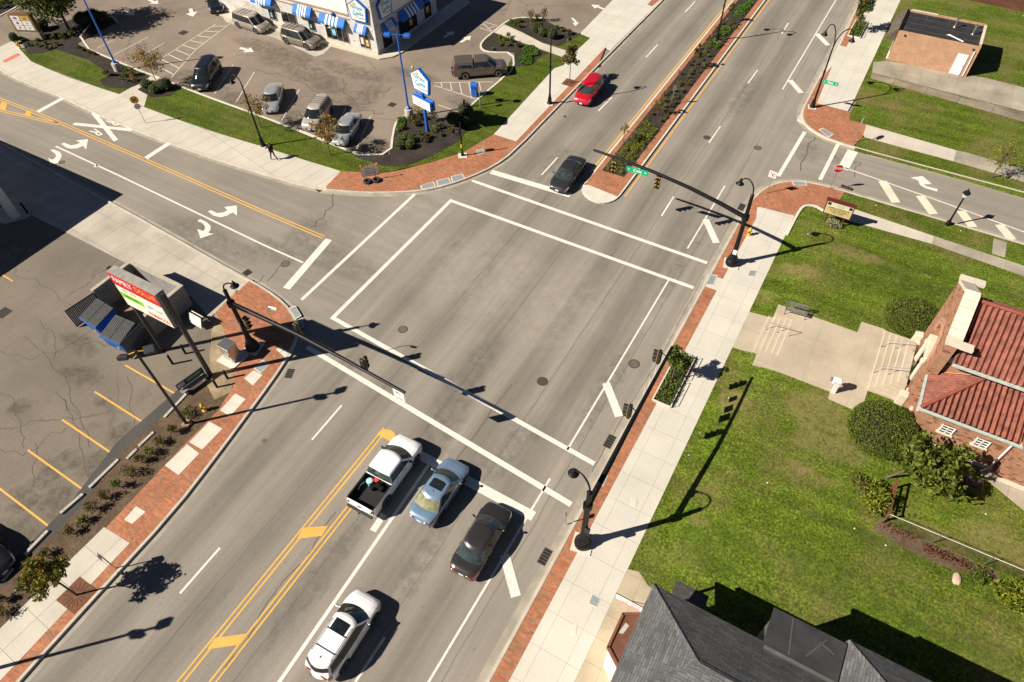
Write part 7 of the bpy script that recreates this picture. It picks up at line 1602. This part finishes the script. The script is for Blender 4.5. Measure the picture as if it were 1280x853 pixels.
# floodlight pole
p=G(234,531,.1); t=thing('floodlight_pole','tall dark pole with twin floodlights over the dollar store lot','lot lamp',p); b=MB(); b.box((0,0,.08),(.5,.5,.2)); b.build('footing',flat('rusty footing',(.35,.22,.12),.9),t,True); b=MB(); b.tube([(0,0,.1),(0,0,7.6)],[.11,.075],10); b.build('pole',flat('dark bronze pole',(.02,.018,.014),.5),t,True,50)
b=MB(); b.tube([(-.3,-.35,7.45),(0,0,7.55),(.3,.35,7.45)],.035,6); b.build('crossarm',M['yel'],t,True)
for s,a in ((-1,.6),(1,.9)):
    b=MB(Matrix.Translation((s*.42,s*.55,7.4))@Matrix.Rotation(a,4,'Z')@Matrix.Rotation(s*.5,4,'X')); b.box((0,0,0),(.6,.5,.26),0,.03); o=b.build('floodlight',P_BLACK,t,True); b=MB(Matrix.Translation((s*.42,s*.55,7.4))@Matrix.Rotation(a,4,'Z')@Matrix.Rotation(s*.5,4,'X')); b.box((0,0,-.135),(.5,.4,.02)); b.build('lens',M_BULB,o,True)
pX=G(181,788); dup(t,(pX.x-7.3*.873,pX.y-7.3*.873,.13),None,'floodlight pole just outside the lower left corner')
# wheel stops
q0=[((205,523),(236,490)),((173,559),(193,540)),((158,575),(172,561)),((111,611),(149,574)),((75,643),(105,617)),((30,695),(61,663)),((2,728),(16,709))]
lb=['wheel stop nearest the ad bench','wheel stop past the second yellow line','short wheel stop before the third yellow line','wheel stop after the third yellow line','wheel stop after the fourth yellow line','wheel stop above the black sedan','wheel stop in the shadow of the black sedan']
for (a,c),l in zip(q0,lb):
    a,c=G(*a,.1),G(*c,.1); d=c-a; t=thing('wheel_stop',l,'wheel stop',((a.x+c.x)/2,(a.y+c.y)/2,.03),math.atan2(d.y,d.x),'concrete wheel stops'); L=d.length/2-.06
    b=MB(); b.add([(x,y,z) for x in (-L,L) for y,z in ((-.11,0),(.11,0),(.09,.15),(-.09,.15))],[(3,2,1,0),(4,5,6,7),(0,1,5,4),(1,2,6,5),(2,3,7,6),(3,0,4,7)]); b.build('bar',M['conc'],t,True)
    for s in (-.7,.7): b=MB(); b.tube([(s*L,0,.14),(s*L,0,.158)],.03,8); b.build('pin',M['iron'],t,True)
# ---------------------------------------------------------------- fence, stone
FY=24.55; t=thing('chain_fence','low chain fence with pale top rail on the church lawn','fence',(13,FY,.72)); b=MB(); b.tube([(9.1,FY,1.75),(26,FY+.3,1.75)],.016,6); b.build('top_rail',M['wht'],t)
for k in range(7): b=MB(); x=9.1+2.6*k; b.tube([(x,FY+.018*(x-9.1),.6),(x,FY+.018*(x-9.1),1.78)],.028,6); b.build('post',M['steel'],t)
b=MB(); 
for k in range(150):
    x=9.1+.11*k
    for s in (1,-1): b.tube([(x,FY+.018*(x-9.1),.75 if s>0 else 1.75),(x+1.0,FY+.018*(x-8.1),1.75 if s>0 else .75)],.0035,3,False)
b.build('mesh',P_BLACK,t)
t=thing('fence_panel','rusty brown fence panel overgrown by the vine heap','fence',(9.15,25.6,.72)); 
for z in (.95,1.35,1.75): b=MB(); b.box((9.13,25.75,z),(.07,2.4,.08)); b.build('rail',M['rust'],t)
for y in (24.6,26.9): b=MB(); b.box((9.13,y,1.2),(.1,.1,1.25)); b.build('post',M['rust'],t)
f=MB(); rng=random.Random(4)
b=MB(); b.sheet([(x,y,hz(x,y)+.010) for x,y in [(8.7,23.9),(10.5,23.55),(12.5,23.5),(14,23.8),(15.2,24.0),(15,24.6),(9,24.55)]]); struct('soil_strip',b,M['soil'],'bare soil along the chain fence','soil')
for k in range(300): x=rng.uniform(11.2,13.6); leaf(f,Vector((x,24.1+rng.gauss(0,.16),.78+rng.random()*.25)),.06,rng)
for k in range(120): x=rng.uniform(9,11); leaf(f,Vector((x,24.3+rng.gauss(0,.12),.78+rng.random()*.3)),.06,rng)
tag(f.build('red_vine',L_RED),'red leaved vine creeping along the chain fence','vine')
loose_shrub(GL(1258,745),1.2,.9,L_YG,'yellow leaved shrub beside the chain fence',None,520,.1); loose_shrub(GL(1222,722),.8,.6,L_MID,'low green weeds at the end of the soil strip',None,300,.08); loose_shrub(GL(1279,735),.9,.8,L_YG,'yellow leaved shrub cut by the right frame edge',None,320,.1)
p=GL(1196,724); b=MB(); b.ell((p.x,p.y,p.z),(.22,.38,.16),12,8,.12,random.Random(2),-.2); tag(b.build('stone',flat('pinkish boulder',(.5,.36,.28),.9,0,.2,4),smooth=60),'pinkish boulder on the lawn below the chain fence','stone')
p=GL(1148,597); t=thing('air_unit','black condenser unit against the church wing','air conditioner',p); b=MB(); b.box((2.6,.6,.42),(.9,.8,.8),0,.04); b.build('housing',P_BLACK,t,True); b=MB(); b.lathe([(.34,.83),(.34,.86),(.28,.87)],(2.6,.6,0),16); b.build('fan_guard',M['iron'],t,True)
# ---------------------------------------------------------------- covers in street and sidewalk
def manhole(px,r,label,z=.006,mat=None):
    p=G(px[0],px[1],z); t=thing('manhole_cover',label,'manhole cover',p,0,'round covers in the street'); b=MB(); b.lathe([(r,0),(r,.006),(r*.86,.007)],(0,0,0),24); b.build('frame',M['iron'],t,True); b=MB(); b.lathe([(r*.82,.004),(r*.82,.010),(r*.3,.011),(0,.011)],(0,0,0),24); b.build('lid',mat or flat('worn iron lid',(.15,.125,.10),.7,.2,.3,6),t,True)
manhole((678,477),.38,'dark manhole cover in the middle of the lower street',mat=M['iron']); manhole((792.5,455),.4,'pale manhole cover in the parking lane'); manhole((503.5,412),.36,'manhole cover beside the lamp shadow'); manhole((947,185),.36,'manhole cover nearest the side street'); manhole((883.5,172),.34,'dark manhole cover in the far lane',mat=M['iron']); manhole((356.5,330),.36,'manhole cover beside the left stop bar'); manhole((706,146),.16,'small dark valve cover before the red crossover',mat=M['iron']); manhole((330,551),.14,'small valve cover in the lower left lane'); manhole((77,203),.3,'manhole cover by the curved arrow')
def grate(px,w,d,label,z=.008,rz=0,rust=False,n=5):
    p=G(px[0],px[1],z); t=thing('drain_grate',label,'drain grate',p,rz); b=MB(); b.box((0,0,.0),(w,d,.02)); b.build('frame',M['rust'] if rust else M['iron'],t,True)
    for k in range(n): b=MB(); b.box((0,-d*.38+d*.76*k/(n-1),.013),(w*.82,d*.09,.012)); b.build('slot',M['dark'],t,True)
grate((681,696),.5,1.0,'iron drain grate below the front signal pole'); grate((762,552),.5,1.0,'iron drain grate beside the lower crosswalk',z=.009); grate((927,259),.5,.9,'iron drain grate behind the arched mast arm'); grate((362,467),.5,.8,'iron drain grate at the left corner kerb',rz=.4); grate((399,237),.5,.7,'rusty drain grate at the restaurant corner',rz=1.2,rust=True); grate((309,341),.6,.6,'dark drain inlet by the concrete apron',rz=1.4); grate((749,83),.4,.6,'small grate in the far gutter',rust=False); grate((1077,190),.35,.9,'rusty inlet at the alley corner kerb',rz=1.5,rust=True); grate((1058,234),.35,.9,'rusty inlet at the churchyard corner kerb',rz=1.5,rust=True,z=.16); grate((490,131),.7,.7,'dark lot drain beside the blue lamp',z=.125); grate((229,41),.9,.9,'dark lot drain by the hatched stall',z=.125); grate((4,391),.9,.9,'dark lot drain at the left edge',z=.035)
def ctr(L,z): P_=[G(x,y,z) for x,y in L]; return P_
def plate(L,label,z=.137,mat='plate',frame=True):
    P_=ctr(L,z); c=sum(P_,Vector())/len(P_); t=thing('cover_plate',label,'cover plate',c); b=MB(); b.prism([(q.x,q.y) for q in P_],z-.01,z); b.build('frame',M['coverc'],t); b=MB(); b.prism([(c.x+(q.x-c.x)*.84,c.y+(q.y-c.y)*.84) for q in P_],z,z+.006); b.build('lid',M[mat],t)
plate([(884,343),(897,344),(892,357),(879,356)],'steel cover plate in the brick strip by the crosswalk'); plate([(740,742),(751,748),(746,760),(735,755)],'pale square cover plate in the sidewalk'); plate([(937,338),(946,338),(943,346),(934,345)],'small cover plate near the right signal pole'); plate([(525,232),(542,227),(545,233),(527,237)],'first tactile plate at the restaurant corner'); plate([(545,226),(561,222),(564,229),(547,233)],'second tactile plate at the restaurant corner'); plate([(563,221),(578,217),(582,224),(566,229)],'third tactile plate at the restaurant corner'); plate([(989,226),(1007,226),(1009,232),(992,232)],'tactile plate at the churchyard corner'); plate([(1023,162),(1029,160),(1042,168),(1036,172)],'tactile plate at the alley corner'); plate([(359,386),(369,382),(377,395),(368,400)],'upper tactile plate at the left corner'); plate([(369,401),(378,397),(379,404),(370,408)],'middle tactile plate at the left corner'); plate([(367,409),(380,406),(377,420),(365,417)],'lower tactile plate at the left corner'); plate([(345,437),(351,433),(356,437),(350,441)],'pale square cover near the kerb signal',mat='coverc'); plate([(350,441),(357,437),(366,442),(358,449)],'larger pale cover near the kerb signal',mat='coverc'); plate([(317,461),(328,450),(337,455),(326,467)],'grey cover plate beside the rounded slab'); plate([(745,590),(775,590),(768,606),(750,606)][0:0] or [(746,604),(752,592),(760,595),(754,608)],'steel cover plate at the foot of the front mast arm'); plate([(595,188),(603,186),(606,191),(597,194)],'steel cover by the pedestrian signal'); plate([(760,604),(764,596),(768,598),(764,607)] and [(789,622),(797,624),(795,634),(787,632)],'pale cover slab in the sidewalk near the signal',mat='coverc'); plate([(711,784),(722,779),(720,794),(712,796)],'rounded pale cover in the lower sidewalk',mat='coverc')
def tgrate(px,w,label):
    p=G(px[0],px[1],.135); t=thing('tree_grate',label,'tree grate',p); b=MB(); b.box((0,0,0),(w,w,.02)); b.build('frame',M['rust'],t,True)
    for k in range(16):
        a=2*PI*(k+.5)/16; b=MB(); b.box((math.cos(a)*w*.31,math.sin(a)*w*.31,.012),(w*.3,.02,.008),a); b.build('slot',M['dark'],t,True)
tgrate((96,744),1.5,'rusty square tree grate at the lower left'); tgrate((712,103.5),1.3,'rusty square tree grate beside the red crossover')
# ---------------------------------------------------------------- the walking person
def person(p,hd):
    t=thing('person','person in black jacket and dark jeans walking along the sidewalk','person',p,hd)
    J=[(0,0,.95),(0,0,1.15),(0,0,1.40),(0,0,1.50),(.02,0,1.60),(.03,0,1.68),(.03,0,1.76),  # spine to head
       (.0,.10,.92),(.18,.10,.52),(.28,.10,.09),(.40,.10,.04), (.0,-.10,.92),(-.08,-.10,.50),(-.36,-.10,.16),(-.30,-.10,.04),
       (0,.20,1.42),(-.06,.25,1.16),(.08,.24,.94),(.14,.23,.86), (0,-.20,1.42),(.02,-.26,1.16),(.22,-.22,1.04),(.29,-.2,.99)]
    E=[(0,1),(1,2),(2,3),(3,4),(4,5),(5,6),(0,7),(7,8),(8,9),(9,10),(0,11),(11,12),(12,13),(13,14),(2,15),(15,16),(16,17),(17,18),(2,19),(19,20),(20,21),(21,22)]
    Rr=[.15,.145,.16,.065,.085,.10,.075,.09,.07,.05,.04,.09,.07,.05,.04,.075,.055,.042,.035,.075,.055,.042,.035]
    me=bpy.data.meshes.new('body'); me.from_pydata(J,E,[]); o=bpy.data.objects.new('body',me); COL.objects.link(o); o.parent=t
    s=o.modifiers.new('s','SKIN'); 
    for v,r in zip(me.skin_vertices[0].data,Rr): v.radius=(r,r)
    me.skin_vertices[0].data[0].use_root=True
    u=o.modifiers.new('u','SUBSURF'); u.levels=2; u.render_levels=2
    bpy.context.view_layer.update(); dg=bpy.context.evaluated_depsgraph_get(); m2=bpy.data.meshes.new_from_object(o.evaluated_get(dg)); o.modifiers.clear(); o.data=m2
    skin=flat('skin tone',(.35,.2,.14),.6); jk=flat('black jacket',(.010,.010,.012),.8,0,.3,8); jn=flat('dark jeans',(.022,.024,.032),.85,0,.3,8); sh=flat('dark shoes',(.02,.018,.016),.6)
    m2.materials.clear()
    for m_ in (skin,jk,jn,sh): m2.materials.append(m_)
    for f in m2.polygons:
        z=f.center.z; y=abs(f.center.y); f.use_smooth=True
        f.material_index=0 if z>1.54 or (y>.18 and z<.97) else (1 if z>.90 else (2 if z>.13 else 3))
    b=MB(); b.ell((.02,0,1.70),(.105,.095,.13),14,10,0,None,-.1); b.build('hair',flat('dark hair',(.015,.012,.010),.7),t,True,60)
    b=MB(); b.ell((.02,0,1.16),(.19,.235,.30),16,10); b.build('jacket',jk,t,True,60)
    b=MB(); b.ell((.125,0,1.67),(.025,.018,.03),8,6); b.build('nose',skin,t,True,60)
    return t
p=G(343,200,.13); person(Vector((p.x,p.y,.126)),hdg((330,190),(380,210))+PI)
# litter on the lawns
rng=random.Random(3)
for (x,y,l,c) in [(897,543,'small white scrap on the lawn by the signal arm shadow','wht'),(875,541,'pale blue scrap on the lawn edge','plate'),(861,569,'blue scrap on the lawn edge','blue'),(923,480,'pale scrap under the signal shadow','wht'),(911,498,'tiny scrap between two signal shadows','wht'),(959,604,'white scrap in the open lawn','wht'),(1107,682,'white scrap below the fence','wht'),(1068,661,'scrap beside the brush heap','wht'),(1095,257,'white scrap by the side street kerb','wht'),(1201,289,'white scrap by the lantern post','wht'),(1010,293,'white scrap near the church sign','wht'),(1232,643,'white scrap below the church walk','wht'),(1279,20,'white scrap by the bare earth','wht')]:
    p=GL(x,y); b=MB(); 
    b.add([(p.x-.05,p.y-.03,p.z+.01),(p.x+.04,p.y-.04,p.z+.03),(p.x+.05,p.y+.03,p.z+.012),(p.x-.03,p.y+.04,p.z+.045),(p.x,p.y,p.z+.05)],[(0,1,4),(1,2,4),(2,3,4),(3,0,4)]); tag(b.build('litter',M[c]),l,'litter','litter on the lawns')

# the two letters beside the railroad cross on the street
for (x,y) in ((141,153),(120,165.5)):
    c=G(x,y,.012); d=(G(165,163)-G(92,155)).normalized(); d=Vector((.98,-.18,0)).normalized(); Mw=frame(c,(d.y,-d.x,0),(d.x,d.y,0)); o=lettering('R',2.3,M['white'],None,Mw,'white_marking',.001,sx=.5,bold=.03); tag(o,'white letter R beside the railroad cross','road marking',None,'structure')
# ---------------------------------------------------------------- camera, light, render settings
cam=bpy.data.cameras.new('Camera'); co=bpy.data.objects.new('Camera',cam); COL.objects.link(co)
co.matrix_world=Matrix.Translation((0,0,CH))@Matrix((_R,_U,-_F)).transposed().to_4x4()
cam.sensor_fit='HORIZONTAL'; cam.sensor_width=36; cam.lens=FPX/1280*36; cam.clip_start=.5; cam.clip_end=2000
SC.camera=co
w=bpy.data.worlds.new('World'); SC.world=w; w.use_nodes=True; nt=w.node_tree
sky=nt.nodes.new('ShaderNodeTexSky'); sky.sky_type='NISHITA'; sky.sun_disc=False
SEL,SAZ=rad(39),rad(225)
sky.sun_elevation=SEL; sky.sun_rotation=SAZ; sky.air_density=.38; sky.dust_density=.3; sky.altitude=1500
nt.links.new(sky.outputs[0],nt.nodes['Background'].inputs[0]); nt.nodes['Background'].inputs[1].default_value=.05
sl=bpy.data.lights.new('Sun','SUN'); sl.energy=5.0; sl.angle=rad(.5); sl.color=(1,.92,.785)
so=bpy.data.objects.new('Sun',sl); COL.objects.link(so); so.location=(-60,-60,80)
sd=Vector((math.cos(SEL)*math.cos(rad(45)),math.cos(SEL)*math.sin(rad(45)),-math.sin(SEL)))
so.rotation_euler=sd.to_track_quat('-Z','Y').to_euler()
vs=SC.view_settings; SC.display_settings.display_device='sRGB'; vs.view_transform='Standard'; vs.look='None'; vs.exposure=.62; vs.gamma=1; vs.use_curve_mapping=False
SC.render.engine='CYCLES'; SC.cycles.max_bounces=5; SC.cycles.diffuse_bounces=2; SC.cycles.glossy_bounces=3; SC.cycles.transmission_bounces=3
SC.render.resolution_x=1024; SC.render.resolution_y=682
